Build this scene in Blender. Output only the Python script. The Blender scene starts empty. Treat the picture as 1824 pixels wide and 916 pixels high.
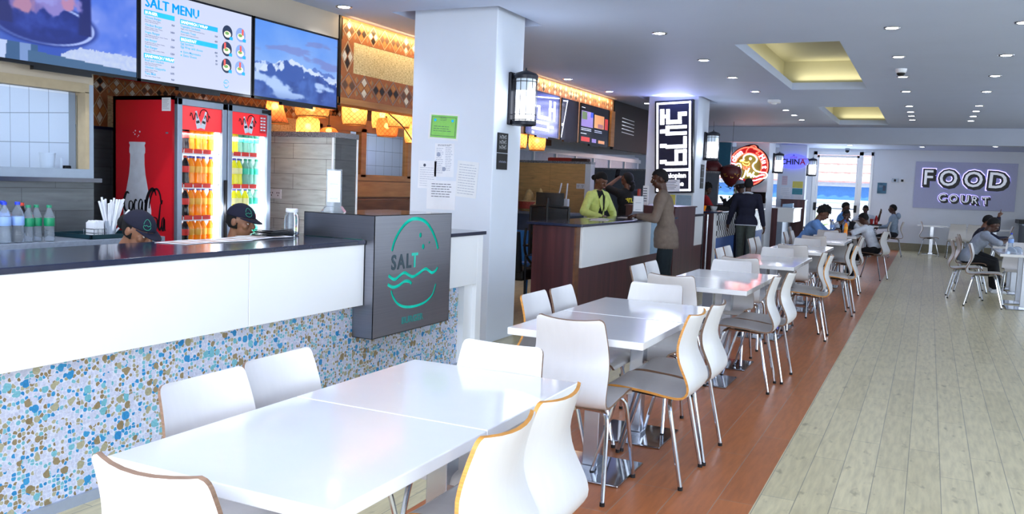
import bpy, bmesh, math, random
from mathutils import Vector, Matrix, Euler
import mathutils.noise as mnoise
random.seed(7)
PI = math.pi
scene = bpy.context.scene
C = scene.collection

# ------------------------------------------------------------------ camera, world, exposure, large lights
def make_camera():
    yaw, pit, rol = 0.444876212, -0.0872086339, -0.038787453
    f = Vector((-math.sin(yaw)*math.cos(pit), math.cos(yaw)*math.cos(pit), math.sin(pit)))
    r = Vector((math.cos(yaw), math.sin(yaw), 0)); d = f.cross(r)
    r2 = r*math.cos(rol) + d*math.sin(rol); d2 = -r*math.sin(rol) + d*math.cos(rol)
    m = Matrix((r2, -d2, -f)).transposed().to_4x4()
    m.translation = (0, 0, 1.46)
    cd = bpy.data.cameras.new('camera'); cd.sensor_width = 36; cd.sensor_fit = 'HORIZONTAL'
    cd.lens = 1543.87/1824*36; cd.clip_start = 0.05; cd.clip_end = 200
    cam = bpy.data.objects.new('camera', cd); C.objects.link(cam); cam.matrix_world = m
    scene.camera = cam
make_camera()

scene.view_settings.view_transform = 'Standard'
scene.view_settings.look = 'None'
scene.view_settings.gamma = 1.0
scene.view_settings.use_curve_mapping = False
scene.view_settings.exposure = 0.50
try:
    scene.cycles.use_denoising = True
    scene.cycles.caustics_reflective = False
    scene.cycles.max_bounces = 7
    scene.cycles.diffuse_bounces = 4
    scene.cycles.sample_clamp_indirect = 6.0
except Exception:
    pass

W = bpy.data.worlds.new('sky'); scene.world = W; W.use_nodes = True
wn = W.node_tree; wn.nodes.clear()
wo = wn.nodes.new('ShaderNodeOutputWorld'); wb = wn.nodes.new('ShaderNodeBackground')
sky = wn.nodes.new('ShaderNodeTexSky')
try:
    sky.sky_type = 'NISHITA'; sky.sun_disc = False; sky.sun_elevation = math.radians(50); sky.sun_rotation = math.radians(200)
except Exception:
    pass
wm = wn.nodes.new('ShaderNodeMixRGB'); wm.inputs[0].default_value = 0.75; wm.inputs[2].default_value = (0.8, 0.9, 1.0, 1)
wsc = wn.nodes.new('ShaderNodeMixRGB'); wsc.blend_type = 'MULTIPLY'; wsc.inputs[0].default_value = 1; wsc.inputs[2].default_value = (.35, .35, .35, 1)
wn.links.new(sky.outputs[0], wsc.inputs[1]); wn.links.new(wsc.outputs[0], wm.inputs[1])
wn.links.new(wm.outputs[0], wb.inputs[0]); wb.inputs[1].default_value = 1.6
wn.links.new(wb.outputs[0], wo.inputs[0])

def lamp(name, kind, loc, power, color=(1, 1, 1), rot=(0, 0, 0), size=1, size_y=None, spot=None, spread=None):
    d = bpy.data.lights.new(name, kind); d.energy = power; d.color = color
    if kind == 'AREA':
        d.size = size
        if size_y: d.shape = 'RECTANGLE'; d.size_y = size_y
        if spread: d.spread = spread
    elif kind == 'SPOT':
        d.spot_size = spot or 2.0; d.spot_blend = 0.6; d.shadow_soft_size = size
    elif kind == 'POINT':
        d.shadow_soft_size = size
    elif kind == 'SUN':
        d.angle = 0.02
    o = bpy.data.objects.new(name, d); C.objects.link(o); o.location = loc; o.rotation_euler = rot
    return o
lamp('sun', 'SUN', (0, 0, 20), 4.0, (1, .95, .88), (math.radians(38), math.radians(12), math.radians(20)))
DAY = (.73, .86, 1.0)
# unseen area lights, added for daylight from behind the camera and the right
lamp('daylight_front_fill', 'AREA', (-0.6, -1.62, 1.75), 195, (.84, .92, 1.0), (math.radians(90), 0, 0), 5.0, 2.2)
lamp('daylight_side_fill', 'AREA', (5.9, 5.0, 1.75), 120, DAY, (math.radians(90), 0, math.radians(90)), 7.0, 2.2)
lamp('daylight_side_fill', 'AREA', (5.9, 15.0, 1.75), 38, DAY, (math.radians(90), 0, math.radians(90)), 7.0, 2.2)
lamp('daylight_glass_door', 'AREA', (-2.15, 25.6, 1.4), 22, DAY, (math.radians(90), 0, math.radians(180)), 1.3, 2.4)

# ------------------------------------------------------------------ materials
def srgb(h):
    if isinstance(h, str):
        h = h.lstrip('#'); c = [int(h[i:i+2], 16)/255 for i in (0, 2, 4)]
    else:
        c = [v/255 for v in h]
    return tuple((x/12.92 if x <= .04045 else ((x+.055)/1.055)**2.4) for x in c)
MATS = {}
def mat(name, col, rough=.5, metal=0.0, var=.06, scale=18, emit=0, ecol=None, trans=0, coat=0, bump=0, alpha=1, stretch=None, ior=1.45):
    if name in MATS: return MATS[name]
    m = bpy.data.materials.new(name); m.use_nodes = True; nt = m.node_tree; b = nt.nodes['Principled BSDF']
    c = srgb(col)
    b.inputs['Roughness'].default_value = rough; b.inputs['Metallic'].default_value = metal
    b.inputs['IOR'].default_value = ior
    tc = nt.nodes.new('ShaderNodeTexCoord'); mp = nt.nodes.new('ShaderNodeMapping')
    nt.links.new(tc.outputs['Object'], mp.inputs[0])
    if stretch: mp.inputs['Scale'].default_value = stretch
    nz = nt.nodes.new('ShaderNodeTexNoise'); nz.inputs['Scale'].default_value = scale; nz.inputs['Detail'].default_value = 3
    nt.links.new(mp.outputs[0], nz.inputs['Vector'])
    rp = nt.nodes.new('ShaderNodeValToRGB')
    rp.color_ramp.elements[0].position = .3; rp.color_ramp.elements[1].position = .7
    rp.color_ramp.elements[0].color = tuple(max(0, x*(1-var)) for x in c)+(1,)
    rp.color_ramp.elements[1].color = tuple(min(1, x*(1+var)) for x in c)+(1,)
    nt.links.new(nz.outputs[0], rp.inputs[0]); nt.links.new(rp.outputs[0], b.inputs['Base Color'])
    if bump:
        bp = nt.nodes.new('ShaderNodeBump'); bp.inputs['Strength'].default_value = bump; bp.inputs['Distance'].default_value = .01
        nt.links.new(nz.outputs[0], bp.inputs['Height']); nt.links.new(bp.outputs[0], b.inputs['Normal'])
    if emit:
        b.inputs['Emission Strength'].default_value = emit
        b.inputs['Emission Color'].default_value = srgb(ecol or col)+(1,)
    if trans: b.inputs['Transmission Weight'].default_value = trans
    if coat: b.inputs['Coat Weight'].default_value = coat; b.inputs['Coat Roughness'].default_value = .08
    if alpha < 1: b.inputs['Alpha'].default_value = alpha
    MATS[name] = m
    return m
class NT:
    """small helper to write node trees"""
    def __init__(self, name):
        self.m = bpy.data.materials.new(name); self.m.use_nodes = True; self.t = self.m.node_tree
        self.b = self.t.nodes['Principled BSDF']; MATS[name] = self.m
    def n(self, typ, **kw):
        x = self.t.nodes.new('ShaderNode'+typ)
        for k, v in kw.items(): setattr(x, k, v)
        return x
    def l(self, a, b): self.t.links.new(a, b)
    def coord(self, scale=(1, 1, 1), rot=(0, 0, 0)):
        tc = self.n('TexCoord'); mp = self.n('Mapping'); mp.inputs['Scale'].default_value = scale; mp.inputs['Rotation'].default_value = rot
        self.l(tc.outputs['Object'], mp.inputs[0]); return mp.outputs[0]
    def flat(self, plane):
        tc = self.n('TexCoord'); sp = self.n('SeparateXYZ'); cb = self.n('CombineXYZ')
        self.l(tc.outputs['Object'], sp.inputs[0])
        self.l(sp.outputs['XYZ'.index(plane[0].upper())], cb.inputs[0]); self.l(sp.outputs['XYZ'.index(plane[1].upper())], cb.inputs[1])
        return cb.outputs[0]
    def ramp(self, fac, stops, interp='LINEAR'):
        r = self.n('ValToRGB'); cr = r.color_ramp; cr.interpolation = interp
        while len(cr.elements) < len(stops): cr.elements.new(.5)
        for e, (p, c) in zip(cr.elements, stops):
            e.position = p; e.color = (c if len(c) == 4 else tuple(c)+(1,))
        self.l(fac, r.inputs[0]); return r.outputs[0]
    def math(self, op, a, b=None):
        x = self.n('Math', operation=op)
        for i, v in enumerate((a, b)):
            if v is None: continue
            if isinstance(v, (int, float)): x.inputs[i].default_value = v
            else: self.l(v, x.inputs[i])
        return x.outputs[0]
    def mix(self, f, a, b, mode='MIX'):
        x = self.n('MixRGB', blend_type=mode)
        for i, v in enumerate((f, a, b)):
            if isinstance(v, (int, float)): x.inputs[i].default_value = v
            elif isinstance(v, tuple): x.inputs[i].default_value = v if len(v) == 4 else v+(1,)
            else: self.l(v, x.inputs[i])
        return x.outputs[0]
    def bump(self, h, s=.2, d=.01):
        x = self.n('Bump'); x.inputs['Strength'].default_value = s; x.inputs['Distance'].default_value = d
        self.l(h, x.inputs['Height']); self.l(x.outputs[0], self.b.inputs['Normal'])

def plank_mat(name, c1, c2, groove, knot, width, length, rough, rotz=0, knots=.5, coat=.0, plane='xy'):
    k = NT(name)
    v = k.flat(plane) if plane != 'xy' else k.coord(rot=(0, 0, rotz))
    br = k.n('TexBrick', offset=.37, offset_frequency=2); br.inputs['Scale'].default_value = 1
    br.inputs['Brick Width'].default_value = length; br.inputs['Row Height'].default_value = width
    br.inputs['Mortar Size'].default_value = .0022; br.inputs['Mortar Smooth'].default_value = .3; br.inputs['Bias'].default_value = 0
    br.inputs['Color1'].default_value = srgb(c1)+(1,); br.inputs['Color2'].default_value = srgb(c2)+(1,); br.inputs['Mortar'].default_value = srgb(groove)+(1,)
    k.l(v, br.inputs['Vector'])
    st = k.n('Mapping'); st.inputs['Scale'].default_value = (2.2, 16, 1); k.l(v, st.inputs[0])
    nz = k.n('TexNoise'); nz.inputs['Scale'].default_value = 2.2; nz.inputs['Detail'].default_value = 6; k.l(st.outputs[0], nz.inputs['Vector'])
    g = k.ramp(nz.outputs[0], [(.30, (.80, .80, .80)), (.62, (1.04, 1.04, 1.04))])
    c = k.mix(1, br.outputs[0], g, 'MULTIPLY')
    s2 = k.n('Mapping'); s2.inputs['Scale'].default_value = (7, 16, 1); k.l(v, s2.inputs[0])
    n2 = k.n('TexNoise'); n2.inputs['Scale'].default_value = 1.0; n2.inputs['Detail'].default_value = 4; k.l(s2.outputs[0], n2.inputs['Vector'])
    kf = k.ramp(n2.outputs[0], [(.62, (0, 0, 0)), (.74, (knots, knots, knots))])
    c = k.mix(kf, c, srgb(knot)+(1,))
    k.l(c, k.b.inputs['Base Color']); k.b.inputs['Roughness'].default_value = rough
    if coat: k.b.inputs['Coat Weight'].default_value = coat; k.b.inputs['Coat Roughness'].default_value = .12
    if plane != 'xy': k.bump(br.outputs['Fac'], -.1, .003)
    return k.m
plank_mat('pale_planks', '#dccfa9', '#d1c49e', '#938d7c', '#6f6446', .157, 1.25, .30, PI/2, .55)
plank_mat('orange_planks', '#bf7140', '#b3683a', '#9c8878', '#8a5230', .20, 1.2, .37, PI/2, .35)
plank_mat('grey_wood_tile_shaded', '#5f6468', '#575b60', '#383b40', '#44474a', .145, .62, .4, 0, .4, plane='yz')  # darker copy of the grey tile, wall shade put into its colour
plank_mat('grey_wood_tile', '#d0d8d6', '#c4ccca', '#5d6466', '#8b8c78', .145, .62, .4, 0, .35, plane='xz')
plank_mat('plywood_wall', '#dcae72', '#d2a266', '#a57b4a', '#94683a', 1.3, 2.4, .45, 0, .4, plane='xz')

def pebble_mat():
    k = NT('pebble_mosaic'); v0 = k.flat('yz')
    wz = k.n('TexNoise'); wz.inputs['Scale'].default_value = 9; k.l(v0, wz.inputs['Vector'])
    va = k.n('VectorMath', operation='SCALE'); va.inputs['Scale'].default_value = .007; k.l(wz.outputs['Color'], va.inputs[0])
    vb = k.n('VectorMath', operation='ADD'); k.l(v0, vb.inputs[0]); k.l(va.outputs[0], vb.inputs[1]); v = vb.outputs[0]
    W_ = srgb('#c3c9e2')
    pal = [(0, W_), (.40, srgb('#ccd1e8')), (.405, srgb('#3a9ad0')), (.54, srgb('#2484c4')), (.545, srgb('#7fc0d4')), (.69, srgb('#6fb4c4')), (.695, srgb('#b4b196')), (.84, srgb('#a39e80')), (.845, srgb('#9a8a6a')), (1, srgb('#8a7857'))]
    def layer(scale, rnd, rad, edge):
        vo = k.n('TexVoronoi', feature='F1', voronoi_dimensions='2D'); ed = k.n('TexVoronoi', feature='DISTANCE_TO_EDGE', voronoi_dimensions='2D')
        for q in (vo, ed): q.inputs['Scale'].default_value = scale; q.inputs['Randomness'].default_value = rnd; k.l(v, q.inputs['Vector'])
        sp = k.n('SeparateColor'); k.l(vo.outputs['Color'], sp.inputs[0])
        rr = k.math('MULTIPLY', rad, k.math('ADD', .62, k.math('MULTIPLY', sp.outputs[2], .5)))
        i1 = k.math('LESS_THAN', vo.outputs['Distance'], rr); i2 = k.math('GREATER_THAN', ed.outputs['Distance'], edge)
        return k.ramp(sp.outputs[0], pal), k.math('MULTIPLY', i1, i2), sp
    cs, ms, _ = layer(52, .75, .60, .06); cb, mb, spb = layer(25, .7, .50, .07)
    grout = k.mix(0, srgb('#d9ddf0'), (0, 0, 0))
    small = k.mix(ms, grout, cs)
    big = k.math('MULTIPLY', k.math('GREATER_THAN', spb.outputs[1], .55), mb)
    c = k.mix(big, small, cb)
    nz = k.n('TexNoise'); nz.inputs['Scale'].default_value = 120; k.l(v, nz.inputs['Vector'])
    sh = k.ramp(nz.outputs[0], [(.3, (.84, .84, .84)), (.7, (1.05, 1.05, 1.05))])
    k.l(k.mix(1, c, sh, 'MULTIPLY'), k.b.inputs['Base Color']); k.b.inputs['Roughness'].default_value = .22
    k.bump(k.math('MAXIMUM', big, ms), .25, .003)
pebble_mat()
def wood_mat(name, c1, c2, scale=(18, 18, 1.2), rough=.4):
    k = NT(name); v = k.coord(scale)
    nz = k.n('TexNoise'); nz.inputs['Scale'].default_value = 1; nz.inputs['Detail'].default_value = 5; k.l(v, nz.inputs['Vector'])
    k.l(k.ramp(nz.outputs[0], [(.3, srgb(c1)), (.7, srgb(c2))]), k.b.inputs['Base Color']); k.b.inputs['Roughness'].default_value = rough
wood_mat('dark_wood', '#3a2026', '#5b3034', (14, 14, .8), .35)
wood_mat('warm_wood', '#a8713c', '#c18a50', (3, 3, 22), .45)
wood_mat('brown_wood', '#5a3520', '#74482a', (3, 3, 22), .5)
def reed_mat():
    k = NT('reed_matting'); v = k.coord((4, 30, 130))
    a = k.n('TexNoise'); a.inputs['Scale'].default_value = 1; a.inputs['Detail'].default_value = 2; k.l(v, a.inputs['Vector'])
    v2 = k.coord((4, 240, 14)); b = k.n('TexNoise'); b.inputs['Scale'].default_value = 1; k.l(v2, b.inputs['Vector'])
    f = k.math('MULTIPLY', k.math('ADD', a.outputs[0], b.outputs[0]), .5)
    k.l(k.ramp(f, [(.36, srgb('#a08a58')), (.5, srgb('#dccb9a')), (.64, srgb('#efe2b8'))]), k.b.inputs['Base Color'])
    k.b.inputs['Roughness'].default_value = .7; k.bump(f, .5, .006)
reed_mat()
def white_tile(name, plane, s=.2):
    k = NT(name); v = k.flat(plane)
    br = k.n('TexBrick', offset=0); br.inputs['Scale'].default_value = 1; br.inputs['Brick Width'].default_value = s; br.inputs['Row Height'].default_value = s
    br.inputs['Mortar Size'].default_value = .0025; br.inputs['Color1'].default_value = srgb('#e2e6f0')+(1,); br.inputs['Color2'].default_value = srgb('#dde2ee')+(1,); br.inputs['Mortar'].default_value = srgb('#8d94a0')+(1,)
    k.l(v, br.inputs['Vector']); k.l(br.outputs[0], k.b.inputs['Base Color']); k.b.inputs['Roughness'].default_value = .15
white_tile('white_tile', 'yz'); white_tile('white_tile_front', 'xz')
def granite():
    k = NT('speckled_granite'); v = k.coord()
    n = k.n('TexNoise'); n.inputs['Scale'].default_value = 190; n.inputs['Detail'].default_value = 2; k.l(v, n.inputs['Vector'])
    k.l(k.ramp(n.outputs[0], [(.35, srgb('#41434a')), (.5, srgb('#7c7f88')), (.62, srgb('#b9bcc6'))]), k.b.inputs['Base Color']); k.b.inputs['Roughness'].default_value = .2
granite()
def brushed():
    k = NT('brushed_steel'); v = k.coord((1.5, 1.5, 220)); n = k.n('TexNoise'); n.inputs['Scale'].default_value = 1; n.inputs['Detail'].default_value = 4; k.l(v, n.inputs['Vector'])
    k.l(k.ramp(n.outputs[0], [(.3, srgb('#8b8d98')), (.7, srgb('#92949f'))]), k.b.inputs['Base Color'])
    k.b.inputs['Metallic'].default_value = 1; k.b.inputs['Roughness'].default_value = .30
brushed()
mat('wall_paint', '#e6ebf6', .55, var=.015, scale=3)
mat('ceiling_paint', '#c0cdea', .6, var=.015, scale=2)
mat('column_paint', '#dfe7f5', .5, var=.015, scale=3)
mat('beige_paint', '#b9ad9c', .6, var=.02, scale=3)
mat('beam_paint', '#b6bfd2', .6, var=.02, scale=3)
mat('gloss_white', '#f4f6fa', .18, var=.01, scale=2, coat=.3)
mat('laminate_white', '#ebebee', .20, var=.02, scale=5, coat=.6)
mat('shell_white', '#d9d6d7', .32, var=.02, scale=30, stretch=(1, 1, .1))
mat('ply_edge', '#c98a3e', .5, var=.22, scale=60, stretch=(.2, .2, 3))
mat('ply_edge_dark', '#7d6250', .5, var=.22, scale=60, stretch=(.2, .2, 3))
mat('chrome', '#c8cbd3', .12, metal=1, var=.03)
mat('polished_steel', '#aeb2bc', .08, metal=1, var=.06, scale=6)
mat('steel', '#b4b8c2', .25, metal=1, var=.05)
mat('alu_grey', '#8d99ab', .35, metal=.6, var=.03)
mat('black_slab', '#1b2440', .18, var=.1, coat=.4)
mat('black_plastic', '#0b0c11', .5, var=.1)
mat('black_gloss', '#0b0d13', .12, var=.1)
mat('black_metal', '#20222b', .4, metal=.4, var=.1)
mat('grey_stone', '#8a94a5', .35, var=.12, scale=40)
mat('tan_base', '#8d866f', .45, var=.06)
mat('skirting_grey', '#9aa3b3', .35, var=.05)
mat('white_plastic', '#e9ecf2', .35, var=.02)
mat('white_paper', '#eceff8', .6, var=.03, scale=8)
mat('glass', '#ffffff', .02, var=0, trans=1, ior=1.02)
mat('glass_tint', '#e8f0fa', .03, var=0, trans=1, ior=1.05)

# ------------------------------------------------------------------ mesh helper
ORG = {}
class G:
    def __init__(self): self.bm = bmesh.new(); self.mats = []
    def mi(self, m):
        if m is None: return 0
        if m not in self.mats: self.mats.append(m)
        return self.mats.index(m)
    def face(self, vs, m=None):
        try:
            f = self.bm.faces.new(vs); f.material_index = self.mi(m); return f
        except ValueError:
            return None
    def quad(self, pts, m=None):
        return self.face([self.bm.verts.new(p) for p in pts], m)
    def box(self, x0, x1, y0, y1, z0, z1, m=None, M=None, bev=0):
        vs = [Vector((x, y, z)) for z in (z0, z1) for y in (y0, y1) for x in (x0, x1)]
        if M is not None: vs = [M @ v for v in vs]
        v = [self.bm.verts.new(p) for p in vs]
        fs = [self.face([v[i] for i in q], m) for q in ((0, 2, 3, 1), (4, 5, 7, 6), (0, 1, 5, 4), (2, 6, 7, 3), (0, 4, 6, 2), (1, 3, 7, 5))]
        if bev:
            es = list({e for f in fs for e in f.edges})
            r = bmesh.ops.bevel(self.bm, geom=es, offset=bev, segments=2, profile=.5, affect='EDGES')
            for f in r['faces']: f.material_index = self.mi(m)
        return v
    def prism(self, poly, axis, a, b, m=None, M=None, mside=None):
        """poly: 2D points in the plane across axis ('x': (y,z), 'y': (x,z), 'z': (x,y))"""
        def P(p, t):
            v = {'x': (t, p[0], p[1]), 'y': (p[0], t, p[1]), 'z': (p[0], p[1], t)}[axis]
            v = Vector(v); return M @ v if M is not None else v
        A = [self.bm.verts.new(P(p, a)) for p in poly]; B = [self.bm.verts.new(P(p, b)) for p in poly]
        self.face(A[::-1], m); self.face(B, m); n = len(poly)
        for i in range(n): self.face([A[i], A[(i+1) % n], B[(i+1) % n], B[i]], mside or m)
    def tube(self, pts, r, m=None, n=8, caps=True, closed=False):
        pts = [Vector(p) for p in pts]; N = len(pts); rings = []
        rr = r if isinstance(r, (list, tuple)) else [r]*N
        up = Vector((0, 0, 1))
        prev = None
        for i, p in enumerate(pts):
            if closed: t = (pts[(i+1) % N]-pts[i-1])
            else: t = (pts[min(i+1, N-1)]-pts[max(i-1, 0)])
            t = t.normalized() if t.length > 1e-9 else Vector((0, 0, 1))
            if prev is None:
                a = t.cross(up)
                if a.length < 1e-3: a = t.cross(Vector((0, 1, 0)))
            else: a = prev-t*prev.dot(t)
            a.normalize(); prev = a; b = t.cross(a)
            rings.append([self.bm.verts.new(p+(a*math.cos(2*PI*k/n)+b*math.sin(2*PI*k/n))*rr[i]) for k in range(n)])
        for i in range(N if closed else N-1):
            A, B = rings[i], rings[(i+1) % N]
            for k in range(n): self.face([A[k], A[(k+1) % n], B[(k+1) % n], B[k]], m)
        if caps and not closed:
            self.face(rings[0][::-1], m); self.face(rings[-1], m)
    def cyl(self, p0, p1, r0, m=None, r1=None, n=16): self.tube([p0, p1], [r0, r0 if r1 is None else r1], m, n)
    def lathe(self, prof, c=(0, 0, 0), m=None, n=16, M=None, ms=None):
        rings = []
        for (r, z) in prof:
            ring = []
            for k in range(n):
                v = Vector((c[0]+max(r, 1e-4)*math.cos(2*PI*k/n), c[1]+max(r, 1e-4)*math.sin(2*PI*k/n), c[2]+z))
                ring.append(self.bm.verts.new(M @ v if M is not None else v))
            rings.append(ring)
        for i in range(len(rings)-1):
            mm = ms[i] if ms else m
            for k in range(n): self.face([rings[i][k], rings[i][(k+1) % n], rings[i+1][(k+1) % n], rings[i+1][k]], mm)
        self.face(rings[0][::-1], ms[0] if ms else m); self.face(rings[-1], ms[-1] if ms else m)
    def ball(self, c, r, m=None, M=None, u=16, v=10):
        if not isinstance(r, (list, tuple)): r = (r, r, r)
        rows = []
        R = M or Matrix.Identity(3)
        c = Vector(c)
        top = self.bm.verts.new(c+R @ Vector((0, 0, r[2]))); bot = self.bm.verts.new(c-R @ Vector((0, 0, r[2])))
        for i in range(1, v):
            th = PI*i/v
            rows.append([self.bm.verts.new(c+R @ Vector((r[0]*math.sin(th)*math.cos(2*PI*k/u), r[1]*math.sin(th)*math.sin(2*PI*k/u), r[2]*math.cos(th)))) for k in range(u)])
        for k in range(u):
            self.face([top, rows[0][k], rows[0][(k+1) % u]], m); self.face([bot, rows[-1][(k+1) % u], rows[-1][k]], m)
        for i in range(len(rows)-1):
            for k in range(u): self.face([rows[i][k], rows[i+1][k], rows[i+1][(k+1) % u], rows[i][(k+1) % u]], m)
    def obj(self, name, parent=None, default=None, smooth=False, fix=True):
        me = bpy.data.meshes.new(name)
        if fix: bmesh.ops.recalc_face_normals(self.bm, faces=self.bm.faces[:])
        self.bm.to_mesh(me); self.bm.free()
        for m in (self.mats or [default or 'wall_paint']): me.materials.append(MATS[m])
        if smooth:
            me.shade_smooth()
            try: me.set_sharp_from_angle(angle=math.radians(40))
            except Exception: pass
        o = bpy.data.objects.new(name, me); C.objects.link(o)
        if parent is not None:
            org = ORG.get(parent.name, Vector((0, 0, 0)))
            o.parent = parent; me.transform(Matrix.Translation(-org)); ORG[o.name] = org
        return o
def tag(o, label=None, cat=None, group=None, kind=None):
    if label: o['label'] = label
    if cat: o['category'] = cat
    if group: o['group'] = group
    if kind: o['kind'] = kind
    return o
def thing(name, label, cat, loc=(0, 0, 0), group=None, rotz=0):
    o = bpy.data.objects.new(name, None); C.objects.link(o); o.empty_display_size = .1
    o.location = loc; ORG[o.name] = Vector(loc); o.rotation_euler = (0, 0, rotz)
    return tag(o, label, cat, group)
def struct(name, g, default='wall_paint', smooth=False): return tag(g.obj(name, None, default, smooth), kind='structure')
def dup(root, loc, rotz=0, label=None, group=None):
    r = root.copy(); C.objects.link(r); r.location = loc; r.rotation_euler = (0, 0, rotz)
    if label: r['label'] = label
    if group: r['group'] = group
    for ch in root.children:
        c = ch.copy(); C.objects.link(c); c.parent = r
        for g2 in ch.children:
            d = g2.copy(); C.objects.link(d); d.parent = c
    return r
def text_mesh(s, size, M, m, depth=.004, bold=0.0, align='CENTER', space=1.0, res=2, xs=1.0):
    """text as a mesh; M maps text plane (x right, y up, z out) into the place"""
    cu = bpy.data.curves.new('t', 'FONT'); cu.body = s; cu.size = size; cu.align_x = align; cu.extrude = depth/2; cu.offset = bold; cu.space_character = space
    cu.resolution_u = res
    ob = bpy.data.objects.new('t', cu); C.objects.link(ob)
    dg = bpy.context.evaluated_depsgraph_get(); me = bpy.data.meshes.new_from_object(ob.evaluated_get(dg))
    bpy.data.objects.remove(ob); bpy.data.curves.remove(cu)
    me.transform(M @ Matrix.Diagonal((xs, 1, 1, 1)))
    return me
def add_mesh(g, me, m):
    n0 = len(g.bm.faces); g.bm.from_mesh(me); g.bm.faces.ensure_lookup_table()
    for f in g.bm.faces[n0:]: f.material_index = g.mi(m)
    bpy.data.meshes.remove(me)
def frame(origin, right, up):
    r = Vector(right).normalized(); u = Vector(up).normalized(); n = r.cross(u)
    m = Matrix((r, u, n)).transposed().to_4x4(); m.translation = Vector(origin); return m
def catmull(pts, per=6):
    P = [Vector(p) for p in pts]; out = []
    for i in range(len(P)-1):
        a = P[max(i-1, 0)]; b = P[i]; c = P[i+1]; d = P[min(i+2, len(P)-1)]
        for k in range(per):
            t = k/per
            out.append(.5*((2*b)+(c-a)*t+(2*a-5*b+4*c-d)*t*t+(3*b-a-3*c+d)*t**3))
    out.append(P[-1]); return out
# ------------------------------------------------------------------ the setting
CZ = 2.92
SX, SY, FX = 6.0, -1.7, -8.2
g = G()
for x0, x1, m in ((FX, -1.97, 'pale_planks'), (-1.97, -.635, 'orange_planks'), (-.635, SX, 'pale_planks')):
    g.quad([(x0, SY, 0), (x1, SY, 0), (x1, 25.7, 0), (x0, 25.7, 0)], m)
struct('floor', g)

SKY = [(-1.885, -.885, 8.97, 13.06), (-1.83, -.87, 15.7, 19.68)]
COLS = [(-4.32, -3.475, 6.82, 7.38), (-4.30, -3.47, 14.06, 14.84), (-4.24, -3.47, 21.1, 22.0)]
holes = list(SKY)+[(-4.44, -3.37, 6.62, 7.56), (-4.42, -3.37, 13.86, 15.02)]
def holed(g, x0, x1, y0, y1, holes, z, m):
    xs = sorted({x0, x1, *[h[0] for h in holes], *[h[1] for h in holes]}); ys = sorted({y0, y1, *[h[2] for h in holes], *[h[3] for h in holes]})
    for i in range(len(xs)-1):
        for j in range(len(ys)-1):
            cx, cy = (xs[i]+xs[i+1])/2, (ys[j]+ys[j+1])/2
            if any(h[0] < cx < h[1] and h[2] < cy < h[3] for h in holes): continue
            g.quad([(xs[i], ys[j], z), (xs[i], ys[j+1], z), (xs[i+1], ys[j+1], z), (xs[i+1], ys[j], z)], m)
def well(g, h, z0, z1, m):
    a, b, c, d = h
    for p, q in (((a, c), (b, c)), ((b, c), (b, d)), ((b, d), (a, d)), ((a, d), (a, c))):
        g.quad([(p[0], p[1], z0), (q[0], q[1], z0), (q[0], q[1], z1), (p[0], p[1], z1)], m)
g = G()
holed(g, FX, SX, SY, 20.5, holes, CZ, 'ceiling_paint')
for h in holes[2:]:
    well(g, h, CZ, CZ+.16, 'ceiling_paint')
    g.quad([(h[0], h[2], CZ+.16), (h[1], h[2], CZ+.16), (h[1], h[3], CZ+.16), (h[0], h[3], CZ+.16)], 'black_plastic')  # black sheet caps each column opening, the gap's darkness put into its colour
mat('cove_paint', '#c9c5a6', .6, var=.02, scale=2)
for h in SKY:
    well(g, h, CZ, CZ+.10, 'ceiling_paint')
    o = .16; H = (h[0]-o, h[1]+o, h[2]-o, h[3]+o)
    holed(g, *H, [h], CZ+.10, 'ceiling_paint')
    well(g, H, CZ+.10, CZ+.42, 'cove_paint')
    g.quad([(H[0], H[2], CZ+.42), (H[1], H[2], CZ+.42), (H[1], H[3], CZ+.42), (H[0], H[3], CZ+.42)], 'cove_paint')
g.box(FX, SX, SY, 20.5, 3.6, 3.65, 'ceiling_paint')
g.box(FX, SX, 20.75, 25.9, 2.70, 2.76, 'ceiling_paint')
struct('ceiling', g)
for h in SKY:   # concealed cove lighting of the two recesses
    lamp('cove_light', 'AREA', (h[0]-.08, (h[2]+h[3])/2, CZ+.14), 2.2, (1, .93, .70), (math.radians(180), 0, 0), .1, 3.6)
    lamp('cove_light', 'AREA', ((h[0]+h[1])/2, h[3]+.08, CZ+.14), 1.2, (1, .93, .70), (math.radians(180), 0, 0), .9, .1)
g = G(); g.box(-5, SX, 20.5, 20.75, 2.57, 3.0, 'beam_paint'); struct('trim_1', g)
g = G()
g.box(FX, -6.8, 25.65, 25.9, 0, 2.76); g.box(-3.74, -3.0, 25.65, 25.9, 0, 2.76); g.box(-6.8, -3.74, 25.65, 25.9, 0, 1.0); g.box(-6.8, -3.74, 25.65, 25.9, 2.5, 2.76); g.box(-1.44, SX, 25.65, 25.9, 0, 2.76); g.box(-3.0, -1.44, 25.65, 25.9, 2.62, 2.76)
struct('wall_far', g)
g = G(); g.box(-1.44, SX, 25.63, 25.65, 0, .21, 'tan_base'); struct('baseboard_far', g)
g = G()
for a, b in ((SY, -1.45), (8.6, 11.2), (18.6, 25.9)): g.box(SX, SX+.2, a, b, 0, 3.0)
g.box(SX, SX+.2, SY, 25.9, 2.9, 3.0); g.box(SX, SX+.2, SY, 25.9, 0, .6)
struct('wall_right', g)
g = G(); g.box(FX, -3.3, SY-.2, SY, 0, 3); g.box(2.1, SX+.2, SY-.2, SY, 0, 3); g.box(-3.3, 2.1, SY-.2, SY, 2.9, 3); g.box(-3.3, 2.1, SY-.2, SY, 0, .6); struct('wall_back', g)
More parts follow.
